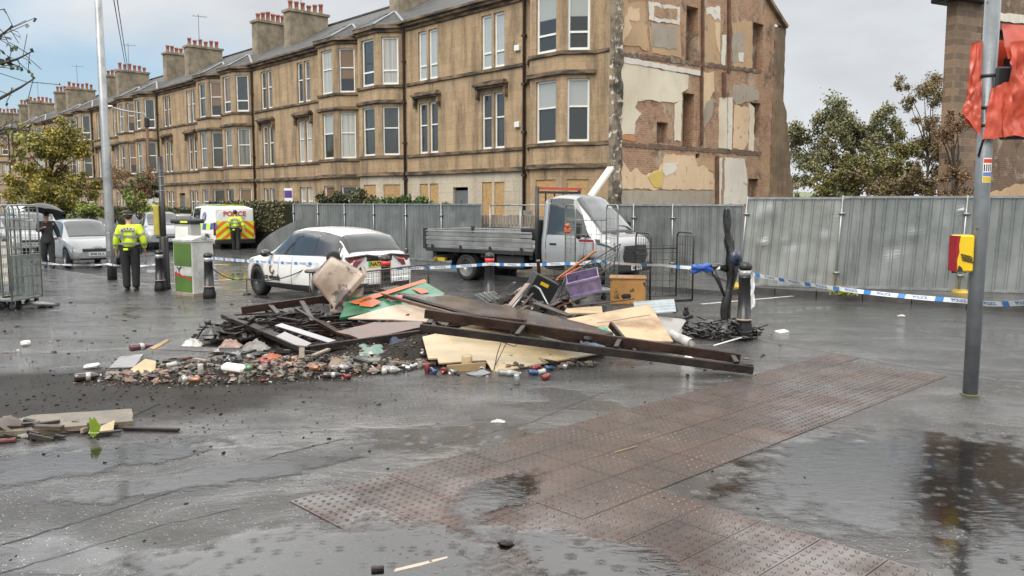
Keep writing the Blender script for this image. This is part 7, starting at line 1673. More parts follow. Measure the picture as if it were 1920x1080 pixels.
# wire rack lying in the middle, grille, tubes, sticks
t = thing('wire_rack', 'sooty wire rack lying tilted behind the lilac crate', 'rack', Q(1100, 560, .3)); o0 = Q(1100, 560, .3)
a, b, c = atY(1045, 560, 13.6), atY(1150, 498, 13.9), atY(1060, 520, 13.9)
mb = MB(); wire_panel(mb, a, b - a, c - a, (b - a).length, .5, 12, 5, .004); wire_panel(mb, a + V((.05, -.3, -.05)), b - a, V((0, -.4, .9)), (b - a).length, .35, 12, 3, .004); q = mb.build('wire_mesh', DARKS, t, origin=o0); q.location = (0, 0, 0)
mb = MB(); mb.tube([a, b, b + (c - a).normalized() * .5, c, a], .012, 6); q = mb.build('frame', DARKS, t, origin=o0); q.location = (0, 0, 0)
t = thing('oven_rack', 'speckled metal grille lying left of the black box', 'rack', Q(955, 560, .4)); o0 = Q(955, 560, .4); A = [Q(890, 552, .42), Q(925, 546, .48), Q(962, 572, .42), Q(930, 578, .36)]
mb = MB()
for i in range(13): mb.tube([A[0].lerp(A[3], i / 12), A[1].lerp(A[2], i / 12)], .006, 4)
for i in range(5): mb.tube([A[0].lerp(A[1], i / 4), A[3].lerp(A[2], i / 4)], .006, 4)
q = mb.build('wire_mesh', CAGEL, t, origin=o0); q.location = (0, 0, 0)
mb = MB(); mb.tube([Q(960, 578, .45), Q(992, 540, .62), Q(1003, 536, .66), Q(1012, 542, .64), Q(1028, 572, .42)], .016, 8); solo(mb, 'bent_tube', STEEL, 'bent chrome chair tube arching before the black box', 'tube')
SG = 'sticks and slats in mid heap'; rnd = random.Random(9)
for i, (a, b, w_, h, m, lb) in enumerate([((930, 556, .42), (965, 530, .72), .06, .025, GREYBD, 'grey slat at the back left of the stick heap'), ((955, 575, .4), (990, 532, .72), .09, .03, mat('brown_slat', (.22, .15, .11), .4, var=.4, coat=.4), 'broad brown slat sticking up left of the black box'), ((945, 565, .4), (978, 540, .60), .05, .03, LILAC, 'pale slat crossing the stick heap'), ((975, 580, .38), (1000, 550, .6), .05, .03, DKWOOD, 'dark slat close against the chrome tube'), ((962, 580, .40), (1000, 575, .46), .06, .02, RUSTW, 'reddish slat lying flat below the chrome tube'), ((925, 575, .36), (960, 560, .50), .05, .03, CHAR, 'charred slat beside the metal grille'), ((1075, 575, .40), (1190, 560, .48), .03, .02, RUSTW, 'thin rust-red lath lying before the orange cabinet'), ((1010, 585, .36), (1060, 560, .50), .10, .02, DKWOOD, 'brown board leaning under the lilac crate'), ((1040, 575, .40), (1095, 556, .52), .16, .02, RUSTW, 'wide reddish brown board below the lilac crate')]):
    beamq('slat', lb, a, b, w_, h, m, SG, 'slat')
# black box with yellow label
c = Q(1012, 572, .30); a = atY(1014, 540, c.y); mb = MB(); rot = Matrix.Rotation(R(28), 3, 'Y') @ Matrix.Rotation(R(12), 3, 'Z'); mb.box(a, (.44, .34, .40), rot, bev=.012); o = solo(mb, 'black_box', BPLAS, 'glossy black metal box tilted in the heap with a yellow label', 'box')
lb_ = MB(); lb_.box(a + rot @ V((-.02, -.173, .09)) - o.location, (.15, .004, .06), rot); lb_.build('yellow_label', PLATEY, o)
# lilac crate
a = atY(1095, 530, 13.1); rot = Matrix.Rotation(R(-14), 3, 'Y') @ Matrix.Rotation(R(-6), 3, 'Z') @ Matrix.Rotation(R(18), 3, 'X'); mb = MB(); Lc, Hc, Dc = .50, .27, .34
mb.box(a + rot @ V((0, -Dc / 2, 0)), (Lc, .012, Hc), rot); mb.box(a + rot @ V((0, Dc / 2, 0)), (Lc, .012, Hc), rot); [mb.box(a + rot @ V((s * Lc / 2, 0, 0)), (.012, Dc, Hc), rot) for s in (1, -1)]; mb.box(a + rot @ V((0, 0, -Hc / 2)), (Lc, Dc, .012), rot)
[mb.box(a + rot @ V((0, -Dc / 2 - .008, s * (Hc / 2 - .02))), (Lc + .03, .03, .035), rot) for s in (1, -1)]; [mb.box(a + rot @ V((x, -Dc / 2 - .006, 0)), (.022, .025, Hc), rot) for x in (-Lc / 2, -Lc / 6, Lc / 6, Lc / 2)]
solo(mb, 'crate', PURP, 'lilac plastic crate lying tilted on the wire rack', 'crate')
beamq('orange_plank', 'orange plank leaning up across the lilac crate', (1046, 522, .82), (1118, 470, 1.28), .10, .025, ORW, None, 'plank'); beamq('red_lath', 'red lath lying under the orange plank', (1042, 526, .78), (1090, 500, 1.0), .05, .02, mat('red_lath_paint', (.46, .06, .03), .4), None, 'lath')
# orange scorched cabinet
c = Q(1177, 574, .26); mb = MB(); rot = Matrix.Rotation(R(-7), 3, 'Z'); a = c + V((.03, .26, .245)); mb.box(a, (.60, .52, .46), rot, bev=.008); mb.box(a + rot @ V((0, 0, .235)), (.64, .56, .025), rot, bev=.006); mb.box(a + rot @ V((0, -.265, -.02)), (.54, .012, .38), rot, bev=.004); o = solo(mb, 'wooden_cabinet', CARC, 'orange-brown scorched wooden cabinet sitting between the roll cages', 'cabinet')
mb = MB(); mb.blob(a + rot @ V((-.02, -.274, -.07)) - o.location, (.10, .012, .04), 12, 6, .4, seed=3); mb.build('burn_hole', VOID, o)
# corrugated pale sheet, pale rolled tube, crumpled pieces at right
mb = MB(); A, B_, C_ = Q(1190, 590, .34), Q(1268, 584, .34), Q(1264, 562, .48); mb.grid(lambda u, v: A + (B_ - A) * u + (C_ - B_) * v + V((0, 0, .02 * math.sin(v * 26))), 4, 30); mb.add([p - V((0, 0, .008)) for p in mb.v], mb.f[:], 0, True); solo(mb, 'corrugated_sheet', mat('pale_blue_corrugated', (.38, .43, .45), .3, var=.3, coat=.4), 'pale blue corrugated plastic sheet under the sooty roll cage', 'sheet')
mb = MB(); a, b = Q(1258, 628, .14), Q(1296, 644, .075); mb.tube([a, b], .072, 16, cap=False); mb.tube([b, a], .058, 16, cap=False); mb.tube([a, b], .045, 14); solo(mb, 'paper_roll', mat('dirty_white_roll', (.50, .49, .46), .5, var=.5, vs=9), 'dirty white roll lying at the right end of the heap', 'roll')
slab('grey_sheet', 'crumpled grey sheet at the foot of the sooty roll cage', [(1232, 592, .30), (1285, 600, .20), (1275, 628, .10), (1250, 640, .06), (1238, 612, .2)], .012, mat('grey_soggy_board', (.26, .245, .22), .4, var=.4, coat=.3), 'board', jag=.02, seed=5)
mb = MB(); c = Q(1286, 618, .05); mb.lathe([(.03, -.02), (.075, -.02), (.078, 0), (.075, .02), (.03, .02)], 16, 0, Matrix.Translation(c + V((0, 0, .03))) @ Matrix.Rotation(R(80), 4, 'Y')); mb.box(c + V((0, .02, .10)), (.05, .06, .08)); mb.beam(c + V((-.18, .05, .1)), c + V((.12, .1, .2)), .06, .05); solo(mb, 'caster', BPLAS, 'black caster wheel with bracket at the right end of the heap', 'caster')
def rag(name, label, c, sx, sy, hz, m, cat, seed, group=None):
    """crumpled cloth or bag"""
    c = V(c); mb = MB(); mb.grid(lambda u, v: c + V((sx * (u - .5) * (1 + .3 * mnoise.noise(V((u * 3, v * 3, seed + 3)))), sy * (v - .5) * (1 + .3 * mnoise.noise(V((u * 3, v * 2, seed + 7)))), .004 + max(0, hz * (1 - (2 * u - 1) ** 2) * (1 - (2 * v - 1) ** 2) * (.7 + .9 * abs(mnoise.noise(V((u * 5, v * 5, seed)))))))), 14, 14)
    return solo(mb, name, m, label, cat, group)
BAGB = mat('blue_refuse_bag', (.025, .035, .075), .3, var=.6, vs=9, coat=.4, spots=(9, .64, (.14, .16, .2)))
rag('bag', 'crumpled navy blue plastic bag under the heap left of the front plywood', Q(748, 668, 0), .5, .4, .22, BAGB, 'bag', 1); rag('bag', 'second blue-grey plastic bag just behind the navy one', Q(715, 655, .05), .45, .4, .2, mat('blue_grey_bag', (.06, .07, .10), .3, var=.6, vs=8, coat=.6), 'bag', 4)
rag('cloth', 'pale teal cloth under the burnt frame', Q(690, 672, 0), .75, .45, .20, mat('pale_teal_cloth', (.15, .24, .20), .4, var=.4, vs=5, coat=.3), 'cloth', 2); rag('cloth', 'dark teal plastic scrap at the near corner of the burnt frame', Q(608, 668, .02), .30, .25, .14, TEAL, 'scrap', 6); rag('cloth', 'bright green-blue cloth scrap beside the leaning stud', Q(1130, 628, .30), .28, .2, .10, mat('sea_green_cloth', (.06, .36, .25), .4, var=.3), 'scrap', 8); rag('cloth', 'blue and white rag under the long stud frame', Q(1100, 652, .10), .5, .3, .08, mat('blue_rag', (.12, .24, .36), .4, var=.6, vs=7), 'cloth', 11)
rag('foam_scrap', 'white foam scrap inside the right end of the long stud frame', Q(1290, 674, .0), .16, .1, .05, PVC, 'scrap', 14)
mb = MB(); mb.tube([Q(966, 604, .5), Q(940, 640, .3), Q(932, 665, .15), Q(926, 694, .02)], .006, 5); mb.tube([Q(966, 604, .5), Q(955, 632, .33), Q(926, 690, .02)], .005, 5); mb.tube([Q(938, 640, .3), Q(965, 650, .2), Q(985, 632, .35)], .005, 5); solo(mb, 'wire', BPLAS, 'thin black wire hanging over the front plywood sheet', 'wire')
# --- burnt stump with melted mass
SOOTY = mat('burnt_plastic', (.014, .013, .012), .32, var=.5, vs=9, coat=.4, b=.6, bs=14, spots=(5, .66, (.07, .065, .06)))
bp = poly_at(1366, 630); t = thing('burnt_post', 'burnt twisted black stump of a traffic post beside the singed bollard', 'burnt post', bp); rnd = random.Random(12)
pts = [(0, .10), (.2, .09), (.4, .088), (.55, .08), (.7, .078), (.85, .07), (.95, .095), (1.05, .115), (1.15, .12), (1.25, .085), (1.36, .075), (1.45, .07), (1.54, .055), (1.62, .06), (1.72, .066), (1.82, .06), (1.92, .05), (1.99, .02)]; mb = MB(); n = 14; vs = []
XO = lambda z: -.02 * z - .045 * math.sin(z * 4.4)
for z, r in pts:
    for k in range(n): a = 2 * math.pi * k / n; q = .82 * r * (1 + .8 * mnoise.noise(V((math.cos(a) * 1.6, math.sin(a) * 1.6, z * 5)))); vs.append((XO(z) + q * math.cos(a), q * math.sin(a) * .9, z))
mb.add(vs, [(i * n + k, i * n + (k + 1) % n, (i + 1) * n + (k + 1) % n, (i + 1) * n + k) for i in range(len(pts) - 1) for k in range(n)] + [[(len(pts) - 1) * n + k for k in range(n)]], 0, True); mb.build('stem', SOOTY, t)
mb = MB(); mb.tube([(-.05, 0, 1.03), (-.2, -.02, 1.07), (-.36, -.03, 1.06)], [.06, .05, .035], 8); mb.tube([(-.3, -.03, 1.04), (-.22, -.06, .9), (-.16, -.06, .78), (-.10, -.06, .62)], [.04, .035, .03, .015], 7); mb.build('melted_arm', SOOTY, t)
mb = MB(); mb.blob((-.45, -.04, 1.05), (.15, .08, .05), 14, 8, 1.6, seed=3); mb.build('blue_remnant', BLUEP, t); mb = MB(); mb.blob((.05, -.08, 1.2), (.10, .06, .12), 10, 6, .5, seed=5); mb.build('navy_remnant', BAGB, t)
mb = MB()
for i in range(150):
    a0 = rnd.uniform(0, 6.28); r = rnd.uniform(.12, .50); p0 = V((-.12 + r * math.cos(a0) * 1.05, -.08 + r * .75 * math.sin(a0), .05 + .30 * max(0, 1 - r / .5) * rnd.random())); st = [p0]; d = rnd.uniform(0, 6.28)
    for _ in range(6): d += rnd.uniform(-.9, .9); st.append(st[-1] + V((math.cos(d) * .06, math.sin(d) * .05, rnd.uniform(-.03, .03)))); st[-1].z = max(.012, min(.28, st[-1].z))
    mb.tube(st, rnd.uniform(.008, .02), 5, cap=False)
q = mb.build('melted_cables', SOOTY, t); mb = MB(); mb.blob((-.12, -.06, 0), (.46, .32, .24), 16, 8, .5, seed=7); mb.build('melted_base', SOOTY, t)
mb = MB(); mb.tube([Q(1338, 648, .04), Q(1390, 633, .12)], .010, 6); solo(mb, 'white_rod', PVC, 'thin white rod lying on the melted mass at the burnt stump', 'rod')
# --- ash mounds and small rubbish: uncountable
def chipmats():
    m, tt, p = nodes_of('rubbish_mix'); g = tt.nodes.new('ShaderNodeNewGeometry'); o = objco(tt); f = noise_node(tt, o, 30, 4, .6)
    c = ramp_node(tt, g.outputs['Random Per Island'], [(0.0, (.014, .012, .010)), (.48, (.028, .02, .015)), (.70, (.075, .05, .032)), (.82, (.16, .12, .08)), (.90, (.27, .22, .165)), (.945, (.18, .035, .025)), (.96, (.40, .38, .35)), (.988, (.05, .11, .10))]); tt.nodes[-1]
    for nd in tt.nodes:
        if nd.type == 'VALTORGB' and len(nd.color_ramp.elements) == 8: nd.color_ramp.interpolation = 'CONSTANT'
    c = mixc(tt, 1.0, c, ramp_node(tt, f, [(.3, .6), (.7, 1.1)]), 'MULTIPLY'); tt.links.new(c, p.inputs['Base Color']); p.inputs['Roughness'].default_value = .55; return m
MIX = chipmats(); ASH = mat('wet_ash', (.03, .023, .018), .75, var=.7, vs=18, b=.8, bs=45); ASH.node_tree.nodes['Principled BSDF'].inputs['Specular IOR Level'].default_value = .2
def mound(cx, cy, rx, ry, h, rot, n, seed, smin=.012, smax=.06):
    rnd = random.Random(seed); cs, sn = math.cos(rot), math.sin(rot)
    def hgt(u, v):
        r = math.hypot(u, v); return max(0, (1 - r * r)) ** .8 * h * (.55 + .7 * (mnoise.noise(V((u * 3 + seed, v * 3, 2.0))) + .5)) - .01
    mb = MB(); W_ = lambda u, v: (cx + u * rx * cs - v * ry * sn, cy + u * rx * sn + v * ry * cs)
    mb.grid(lambda a, b: (*W_(2.1 * a - 1.05, 2.1 * b - 1.05), hgt(2.1 * a - 1.05, 2.1 * b - 1.05) + .012 * mnoise.noise(V((a * 40, b * 40, seed)))), 46, 30); mm = MB()
    for _ in range(n):
        a = rnd.uniform(0, 6.28); r = math.sqrt(rnd.random()) * 1.12; u, v = r * math.cos(a), r * math.sin(a); x, y = W_(u, v); z = max(0, hgt(u, v)); s = rnd.uniform(smin, smax) * (.6 if r > 1 else 1) * (1 if rnd.random() < .85 else 1.5)
        rt = Matrix.Rotation(rnd.uniform(0, 6.28), 3, 'Z') @ Matrix.Rotation(rnd.gauss(0, .5), 3, 'X') @ Matrix.Rotation(rnd.gauss(0, .5), 3, 'Y'); mm.box((x, y, z + s * .12), (s, s * rnd.uniform(.25, .8), s * rnd.uniform(.08, .4)), rt, 1, taper=rnd.uniform(.6, 1))
    mb.add(mm.v, mm.f, 1); return tag(mb.build('rubble', [ASH, MIX], fix=False), kind='stuff')
mound(-3.05, 9.85, 1.85, .72, .125, R(14), 4200, 3, .010, .045); mound(-1.5, 11.2, 1.5, .95, .26, R(5), 1500, 5, .012, .05); mound(.25, 13.1, 1.2, .9, .50, R(-5), 900, 7, .02, .09); mound(-3.2, 12.6, 1.4, 1.1, .26, R(-10), 900, 9, .02, .12)
def tangle(cx, cy, rx, ry, h, n, seed, l0, l1, m):
    rnd = random.Random(seed); mb = MB()
    for _ in range(n):
        a, r = rnd.uniform(0, 6.28), math.sqrt(rnd.random()); p = V((cx + rx * r * math.cos(a), cy + ry * r * math.sin(a), h * (1 - r * .8) * rnd.random() + .02)); az = rnd.gauss(.1, .7) + rnd.choice((0, 0, 1.4)); L_ = rnd.uniform(l0, l1); d = V((math.cos(az), math.sin(az), rnd.gauss(0, .14)))
        mb.beam(p - d * L_ / 2, p + d * L_ / 2, rnd.uniform(.02, .07), rnd.uniform(.012, .04))
    return tag(mb.build('charred_debris', m, fix=False), kind='stuff')
tangle(-3.35, 12.6, 1.25, 1.0, .42, 330, 61, .25, 1.1, CHAR); tangle(-1.6, 11.7, 1.3, .8, .44, 240, 62, .25, .9, DKWOOD); tangle(.25, 12.9, 1.0, .7, .6, 150, 63, .15, .6, mat('burnt_scraps', (.13, .10, .085), .4, var=.8, vs=3, coat=.3, col2=(.02, .016, .014), island=.5)); tangle(-2.9, 10.1, 1.7, .55, .26, 90, 64, .06, .3, MIX); tangle(-.3, 10.5, 1.2, .35, .14, 60, 65, .05, .2, MIX)
tangle(-.2, 12.0, 1.0, .5, .60, 46, 67, .3, .9, GREYBD); tangle(.3, 11.6, 1.3, .5, .45, 60, 70, .2, .8, CHAR); tangle(.8, 12.3, .7, .5, .44, 34, 68, .15, .55, PLYE); tangle(-1.2, 10.75, 1.5, .35, .18, 80, 69, .1, .45, DKWOOD)
def crumples(n, seed, fn, m):
    rnd = random.Random(seed); mb = MB()
    for i in range(n):
        x, y, z = fn(rnd); s = rnd.uniform(.025, .075); mb.blob((x, y, z), (s, s * rnd.uniform(.5, .9), s * rnd.uniform(.25, .6)), 7, 5, 1.1, 0, i * 1.37 + seed, Matrix.Rotation(rnd.uniform(0, 6.3), 3, 'Z') @ Matrix.Rotation(rnd.gauss(0, .5), 3, 'X'), False)
    return tag(mb.build('litter', m, fix=False), kind='stuff')
RUB2 = mat('soiled_litter', (.19, .16, .125), .5, vs=9, coat=.2, col2=(.035, .028, .022), lo=.42, hi=.68, island=.7); RUB3 = mat('coloured_litter', (.19, .075, .045), .45, vs=9, coat=.2, col2=(.16, .12, .09), island=.5)
hp_ = lambda r: (lambda a, q: (-2.95 + 1.8 * q * math.cos(a) - .16 * q * math.sin(a), 9.85 + .62 * q * math.sin(a) + .42 * q * math.cos(a), .03 + .09 * (1 - q * q)))(r.uniform(0, 6.28), math.sqrt(r.random()))
crumples(290, 71, hp_, RUB2); crumples(80, 72, hp_, RUB3); crumples(70, 73, lambda r: (r.uniform(-2.2, 1.1), 10.25 + r.gauss(0, .13), .03), RUB2); crumples(20, 74, lambda r: (r.uniform(-2.2, 1.1), 10.25 + r.gauss(0, .13), .03), RUB3)
def scatter(n, seed, fn, smin, smax, name='litter', m=None):
    rnd = random.Random(seed); mb = MB()
    for _ in range(n):
        x, y = fn(rnd); s = rnd.uniform(smin, smax) * rnd.choice((1, 1, 1, 1.8)); mb.box((x, y, s * .15), (s, s * rnd.uniform(.3, .9), s * rnd.uniform(.15, .5)), Matrix.Rotation(rnd.uniform(0, 6.28), 3, 'Z') @ Matrix.Rotation(rnd.gauss(0, .25), 3, 'X'), taper=rnd.uniform(.5, 1))
    return tag(mb.build(name, m or MATS['wet_ash'], fix=False), kind='stuff')
scatter(900, 21, lambda r: (r.gauss(-4.2, 1.7), r.gauss(8.8, 1.4)), .005, .022); scatter(260, 22, lambda r: (r.uniform(-5.5, 3.2), 3.6 + 6 * r.random() ** 1.3), (.004), .018); scatter(350, 23, lambda r: (r.uniform(-9, 4), r.uniform(9.5, 17)), .01, .05, m=MIX)
# --- countable rubbish
def can(mb, c, rz, pitch, m_i=0, crush=0.0, r=.034, h=.12):
    M4 = Matrix.Translation(c) @ Matrix.Rotation(rz, 4, 'Z') @ Matrix.Rotation(pitch, 4, 'Y'); k = len(mb.v)
    mb.lathe([(.0, -h / 2), (r * .8, -h / 2), (r, -h / 2 + .01), (r * (1 - crush * .3), 0), (r, h / 2 - .012), (r * .78, h / 2), (r * .72, h / 2 - .004), (0, h / 2 - .004)], 14, m_i, M4)
def cmat(n, c, met=.5): return mat(n, c, .28, met, var=.35, vs=30, coat=.5)
CR, CSV, CB, CWh, CG, CO = cmat('red_can', (.24, .035, .035)), cmat('silver_can', (.45, .45, .44), .8), cmat('blue_can', (.04, .085, .2)), cmat('white_can', (.44, .43, .40), .2), cmat('green_can', (.08, .22, .10)), cmat('orange_can', (.30, .12, .055))
can_spots = [(800, 690, CR, 0, 'red can standing at the left corner of the front plywood'), (668, 688, CR, 1, 'red can lying below the pale teal cloth'), (1024, 706, CR, 1, 'bright red crushed can lying alone by the wet tarmac'), (833, 694, CR, 1, 'crushed red and white can under the plywood notch'), (650, 706, CR, 1, 'small crushed red can below the striped bottle'), (1000, 698, CB, 1, 'blue can left of the bright red crushed can'), (1030, 690, CB, 1, 'blue and white can above the bright red crushed can'), (812, 695, CB, 1, 'light blue crushed carton beside the standing red can'), (969, 711, CSV, 0, 'silver can standing end-on in the wet in front of the plywood'), (1060, 686, CSV, 1, 'silver can lying alone at the right end of the row of rubbish'), (762, 689, CSV, 1, 'silver can left of the navy bag'), (776, 686, CSV, 1, 'second silver can left of the standing red can'), (793, 668, CSV, 0, 'silver can standing by the left edge of the front plywood'), (850, 697, CSV, 1, 'silver can under the socket box'), (905, 692, CSV, 1, 'silver can at the tip of the front plywood'), (376, 692, CWh, 0, 'white-topped can in the ash heap, facing the viewer'), (346, 710, CWh, 1, 'dirty white can at the front of the ash heap'), (365, 712, CO, 1, 'orange and white can next to the dirty white one'), (745, 682, CO, 1, 'orange can lid lying beside the pale bottle'), (732, 680, CG, 1, 'greenish can below the navy bag'), (1014, 697, CWh, 1, 'white can between the blue cans'), (1005, 689, CR, 1, 'pink can behind the blue can'), (700, 690, CSV, 1, 'dull silver can right of the red one below the teal cloth'), (720, 695, CWh, 1, 'white crushed can at the front of the row of rubbish'), (322, 684, CWh, 1, 'greyish can half buried in the ash heap'), (497, 680, CR, 1, 'red can in the ash heap near the orange packet'), (468, 690, CG, 1, 'green can in the ash heap right of the foam tray'), (590, 690, CO, 1, 'small orange can at the right end of the ash heap')]
rnd = random.Random(31)
for px, py, m, ly, lb in can_spots:
    z = .036 if ly else .06; inheap = px < 620
    if inheap: z += .09
    c = Q(px, py, z); mb = MB(); can(mb, c, rnd.uniform(0, 6.28) if ly else 0, R(90) + rnd.uniform(-.2, .2) if ly else rnd.uniform(-.2, .2), 0, rnd.choice((0, 0, .5, 1))); solo(mb, 'drink_can', m, lb, 'can', 'drink cans among the rubbish', origin=c)
BGp = 'plastic bottles among the rubbish'
def bottle(px, py, m, lb, rz, r=.034, h=.24, z=.04, capm=None):
    c = Q(px, py, z); t = thing('bottle', lb, 'bottle', c, rz, BGp); M4 = Matrix.Rotation(R(90), 4, 'Y'); mb = MB()
    mb.lathe([(r * .7, -h / 2), (r, -h / 2 + .012), (r, -h * .2), (r * .9, -h * .16), (r, -h * .1), (r, h * .12), (r * .85, h * .22), (.012, h * .40), (.012, h * .44)], 14, 0, M4); mb.build('body', m, t); mb = MB(); mb.lathe([(.016, h * .44), (.016, h * .5)], 10, 0, M4); mb.build('cap', capm or CB, t); mb = MB(); mb.lathe([(r * 1.03, -h * .08), (r * 1.03, h * .10)], 14, 0, M4); mb.build('label_band', CWh, t)
CLR = mat('clear_plastic', (.22, .23, .22), .12, var=.4, vs=12, coat=.8); DKB = mat('dark_bottle', (.03, .02, .015), .15, coat=.8)
bottle(625, 703, DKB, 'dark bottle with striped label at the right end of the ash heap', .1, z=.05, capm=CR); bottle(640, 690, CLR, 'crushed clear bottle above the striped one', .4, .04, .26, .07); bottle(735, 693, CLR, 'pale clear bottle below the navy bag', -.3, .045, .26); bottle(955, 699, CLR, 'clear bottle with silver cap lying at the plywood tip', -.2, .036, .28, capm=CSV); bottle(695, 668, mat('dull_green_plastic', (.14, .19, .15), .25, var=.3, coat=.5), 'dull green plastic container by the teal cloth', .2, .06, .30, .08); bottle(265, 650, mat('maroon_bottle', (.10, .025, .03), .25, coat=.5), 'maroon bottle at the back of the ash heap with the cream board', .8, .05, .3, .12); bottle(165, 706, DKB, 'dark bottle at the far left tip of the ash heap', .5, .05, .28, .05, capm=CWh)
BDp = 'broken board pieces in the ash heap'
def piece(lb, pts, th, m, seed, name='board_piece', cat='board', group=BDp): return slab(name, lb, pts, th, m, cat, group, jag=.012, seed=seed)
piece('torn cream board leaning in the left part of the ash heap', [(240, 698, .06), (272, 672, .20), (292, 676, .18), (292, 694, .08), (262, 706, .03)], .012, PLY, 1); piece('pinkish-tan broken board at the front left of the ash heap', [(258, 714, .03), (285, 704, .06), (316, 704, .06), (314, 716, .02), (275, 719, .01)], .015, PLYP, 2); piece('grey-brown board lying behind the torn cream one', [(205, 690, .08), (225, 668, .16), (270, 664, .18), (250, 688, .10)], .015, GREYBD, 3); piece('white board scrap beside the torn cream one', [(294, 704, .04), (306, 694, .08), (318, 700, .05), (312, 706, .02)], .01, PVC, 4); piece('thin brown lath sticking up at the back of the ash heap', [(280, 652, .14), (312, 636, .24), (318, 637, .24), (288, 655, .13)], .015, PLYE, 5)
piece('grey plank across the back of the ash heap', [(300, 655, .15), (330, 648, .2), (410, 652, .2), (412, 660, .15)], .02, GREYBD, 6); piece('grey weathered plank below the pale teal cloth', [(620, 676, .10), (690, 668, .14), (688, 680, .08), (626, 686, .06)], .02, GREYBD, 7); piece('mossy grey board right of the plank below the teal cloth', [(684, 672, .12), (714, 670, .12), (712, 688, .04), (686, 690, .04)], .02, mat('mossy_board', (.13, .145, .125), .4, var=.3, coat=.3), 8); piece('dark grey shard lying at the tip of the front plywood', [(872, 700, .02), (905, 690, .06), (920, 700, .02), (898, 706, .01)], .012, GREYBD, 9)
# white foam tray and packets
mb = MB(); c = Q(438, 690, .13); mb.box(c, (.26, .16, .09), Matrix.Rotation(R(8), 3, 'Y'), bev=.03); solo(mb, 'foam_tray', PVC, 'white rounded foam tray in the middle of the ash heap', 'tray')
mb = MB(); c = Q(172, 686, .03); mb.box(c, (.17, .12, .05), Matrix.Rotation(R(-8), 3, 'Y'), bev=.02); solo(mb, 'foam_tray', PVC, 'white box lid at the left tip of the ash heap', 'tray')
mb = MB(); c = Q(48, 643, .04); mb.box(c, (.12, .09, .07), Matrix.Rotation(R(-8), 3, 'Y'), bev=.02); solo(mb, 'white_carton', PVC, 'small white carton alone on the pavement at far left', 'carton')
rag('packet', 'crumpled orange packet in the ash heap', Q(512, 682, .07), .30, .18, .14, SORANGE, 'packet', 21); rag('packet', 'crumpled red wrapper in the ash heap left of the orange packet', Q(490, 686, .07), .16, .12, .09, REDB, 'packet', 23); rag('cloth', 'grey crumpled rag in the back of the ash heap', Q(480, 655, .12), .34, .24, .12, mat('grey_rag', (.22, .21, .19), .5, var=.5, vs=9), 'cloth', 24); rag('cloth', 'whitish rag at the back of the ash heap', Q(360, 648, .16), .26, .18, .10, CWh, 'cloth', 25); rag('cloth', 'pinkish rag beside the grey one in the ash heap', Q(432, 650, .14), .28, .2, .11, mat('pink_rag', (.34, .22, .18), .5, var=.6, vs=12), 'cloth', 26); rag('cloth', 'beige crumpled paper right of the foam tray', Q(555, 682, .05), .30, .12, .08, PLYP, 'paper', 27); rag('bag', 'clear crumpled bag above the foam tray', Q(440, 676, .10), .24, .2, .12, CLR, 'bag', 28); rag('cloth', 'tan crumpled paper above the striped bottle', Q(632, 690, .05), .26, .2, .12, mat('tan_paper', (.26, .19, .13), .5, var=.4), 'paper', 29); rag('cloth', 'black burnt tarpaulin scrap at the back of the ash heap', Q(400, 632, .1), .45, .3, .16, BAGB if False else SOOTY, 'scrap', 30)
mb = MB(); a = Q(366, 640, .1); mb.tube([a, a + V((.12, .05, .2)), a + V((.16, .05, .24))], .012, 5); mb.blob(a + V((.17, .05, .26)), (.05, .03, .04), 8, 5, .4); solo(mb, 'burnt_stick', SOOTY, 'burnt stick with a lump standing up behind the ash heap', 'stick')
# --- foreground pieces at left
tangle(-4.15, 7.15, .75, .28, .07, 45, 66, .06, .3, MIX)
o = slab('concrete_slab', 'broken old plank slab lying at the left foreground', [(-60, 815, .06), (60, 778, .065), (248, 766, .065), (250, 789, .06), (100, 803, .06)], .055, mat('weathered_slab', (.175, .14, .095), .5, var=.55, vs=5, coat=.3, b=.5, bs=25), 'plank', jag=.008, seed=7)
LG = 'loose sticks in the left foreground'
beamq('stick', 'blackened stick pointing right from the slab end', (232, 803, .02), (336, 806, .02), .045, .03, CHAR, LG, 'stick'); beamq('stick', 'thin brown stick along the slab front', (60, 812, .02), (165, 806, .02), .02, .02, RUSTW, LG, 'stick'); beamq('stick', 'short dark batten lying in the puddle before the slab', (60, 822, .02), (122, 818, .02), .035, .025, CHAR, LG, 'stick'); beamq('stick', 'thin twig leaning behind the slab end', (252, 780, .01), (298, 757, .06), .012, .012, CHAR, LG, 'stick')
mb = MB(); a = Q(15, 815, .0); mb.grid(lambda u, v: a + V((-.25 + .34 * u, -.10 + .26 * v, .03 + .09 * math.sin(u * math.pi) + .008 * math.sin(v * 40))), 10, 30); solo(mb, 'ridged_scrap', mat('ridged_brown', (.10, .075, .06), .5, var=.4, coat=.3), 'ridged brown curved scrap at the left edge below the slab', 'scrap'); beamq('stick', 'red-brown batten at the very left edge', (-40, 830, .02), (30, 824, .02), .06, .03, mat('red_brown_wood', (.12, .04, .03), .4), LG, 'stick'); slab('brown_scrap', 'tan torn card lying against the slab below the green leaf', [(185, 800, .07), (215, 788, .09), (212, 810, .02), (188, 816, .01)], .01, PLY, 'card', jag=.012, seed=3)
mb = MB(); c = Q(182, 800, .10)
mb.grid(lambda u, v: c + V((-.05 + .10 * u * (1 - .5 * abs(2 * v - 1)) , -.03, -.08 + .16 * v + .015 * math.sin(u * 9))), 6, 8); mb.grid(lambda u, v: c + V((-.06 + .09 * u, -.035 + .05 * v, -.05 + .07 * v)), 4, 4); solo(mb, 'leaf', mat('bright_green_leaf', (.16, .24, .015), .4, var=.3), 'bright lime green leaf standing against the slab', 'leaf')
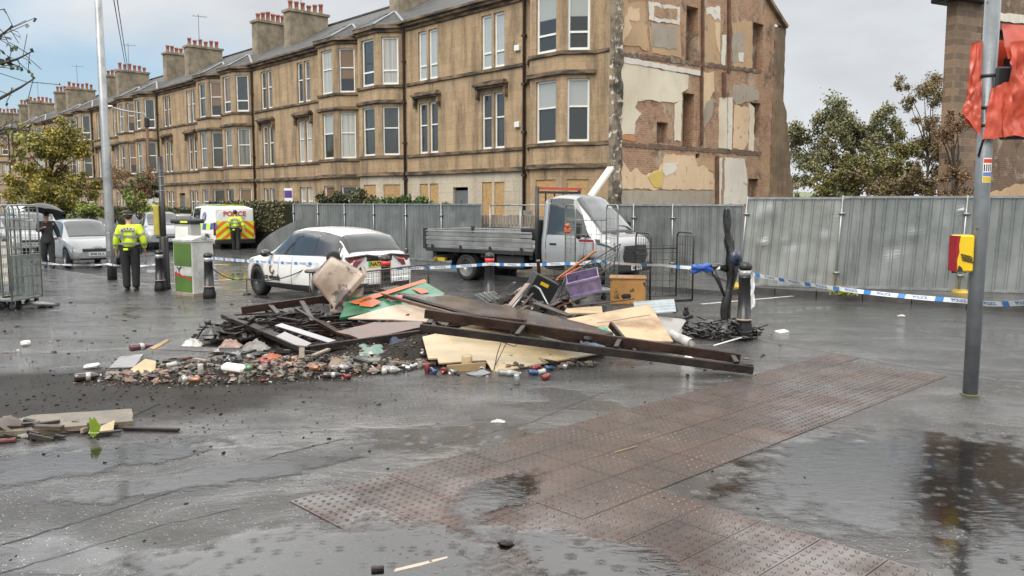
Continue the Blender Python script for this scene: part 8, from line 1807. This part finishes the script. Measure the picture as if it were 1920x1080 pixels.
rag('paper', 'small crumpled white wrapper alone in the middle of the wet tarmac', Q(934, 791, 0), .13, .08, .022, CWh, 'wrapper', 41); slab('paper_strip', 'pale paper strip lying at the bottom of the photo', [(738, 1072, .014), (742, 1066, .014), (838, 1043, .014), (840, 1046, .014), (790, 1060, .014)], .004, PLYP, 'paper')
beamq('charcoal_lump', 'lump of black charcoal near the pale paper strip', (696, 1068, .02), (720, 1066, .02), .035, .03, CHAR, None, 'charcoal')
mb = MB(); mb.blob(Q(950, 1020, .02), (.05, .03, .02), 8, 5, .6, seed=2); solo(mb, 'charcoal_lump', CHAR, 'dark lump on the tactile paving near the bottom edge', 'charcoal')
beamq('twig', 'straight twig on the tactile paving', (1152, 848, .016), (1194, 836, .016), .008, .008, PLYE, None, 'twig'); slab('white_card', 'white card lying on the road right of the singed bollard', [(1452, 620, -.04), (1470, 617, -.04), (1480, 621, -.04), (1462, 624, -.04)], .012, PVC, 'card')
for i, (x, y, lb) in enumerate([(1690, 593, 'white wrapper before the kerb under the wide hoarding panel'), (1605, 533, 'white rag at the hoarding foot above the kerb'), (1790, 570, 'pale red can by the kerb left of the signal pole')]): rag('litter_piece', lb, Q(x, y, .1 if i == 1 else -.045), (.14), .09, .03, CWh if i < 2 else CR, 'litter', 50 + i)
b_ = Q(1440, 530, .02); mb = MB(); mb.box(b_ + V((0, .3, .06)), (.5, .3, .14), Matrix.Rotation(.3, 3, 'Z'), bev=.05); solo(mb, 'foot_block', YBLOCK, 'yellow rubber foot block lying loose behind the singed bollard', 'block')
# weeds along the far kerb
WG = 'weeds along the kerb under the hoarding'
for i, (px, py, s, lb) in enumerate([(1640, 534, .25, 'low green weed at the kerb under the wide panel'), (1730, 538, .35, 'dark bushy weed at the foot of the hoarding post'), (1585, 552, .14, 'tiny yellow-green weed in the gutter by the kerb')]):
    c = Q(px, py, .1); mb = MB(); r = random.Random(i)
    for _ in range(260): leaf(mb, c + V((r.gauss(0, s * .7), r.gauss(0, s * .3), abs(r.gauss(0, s * .3)))), .07, r, -.4)
    tag(mb.build('weed', L_GREEN if i < 2 else L_LIME, origin=c, fix=False), lb, 'weed', WG)
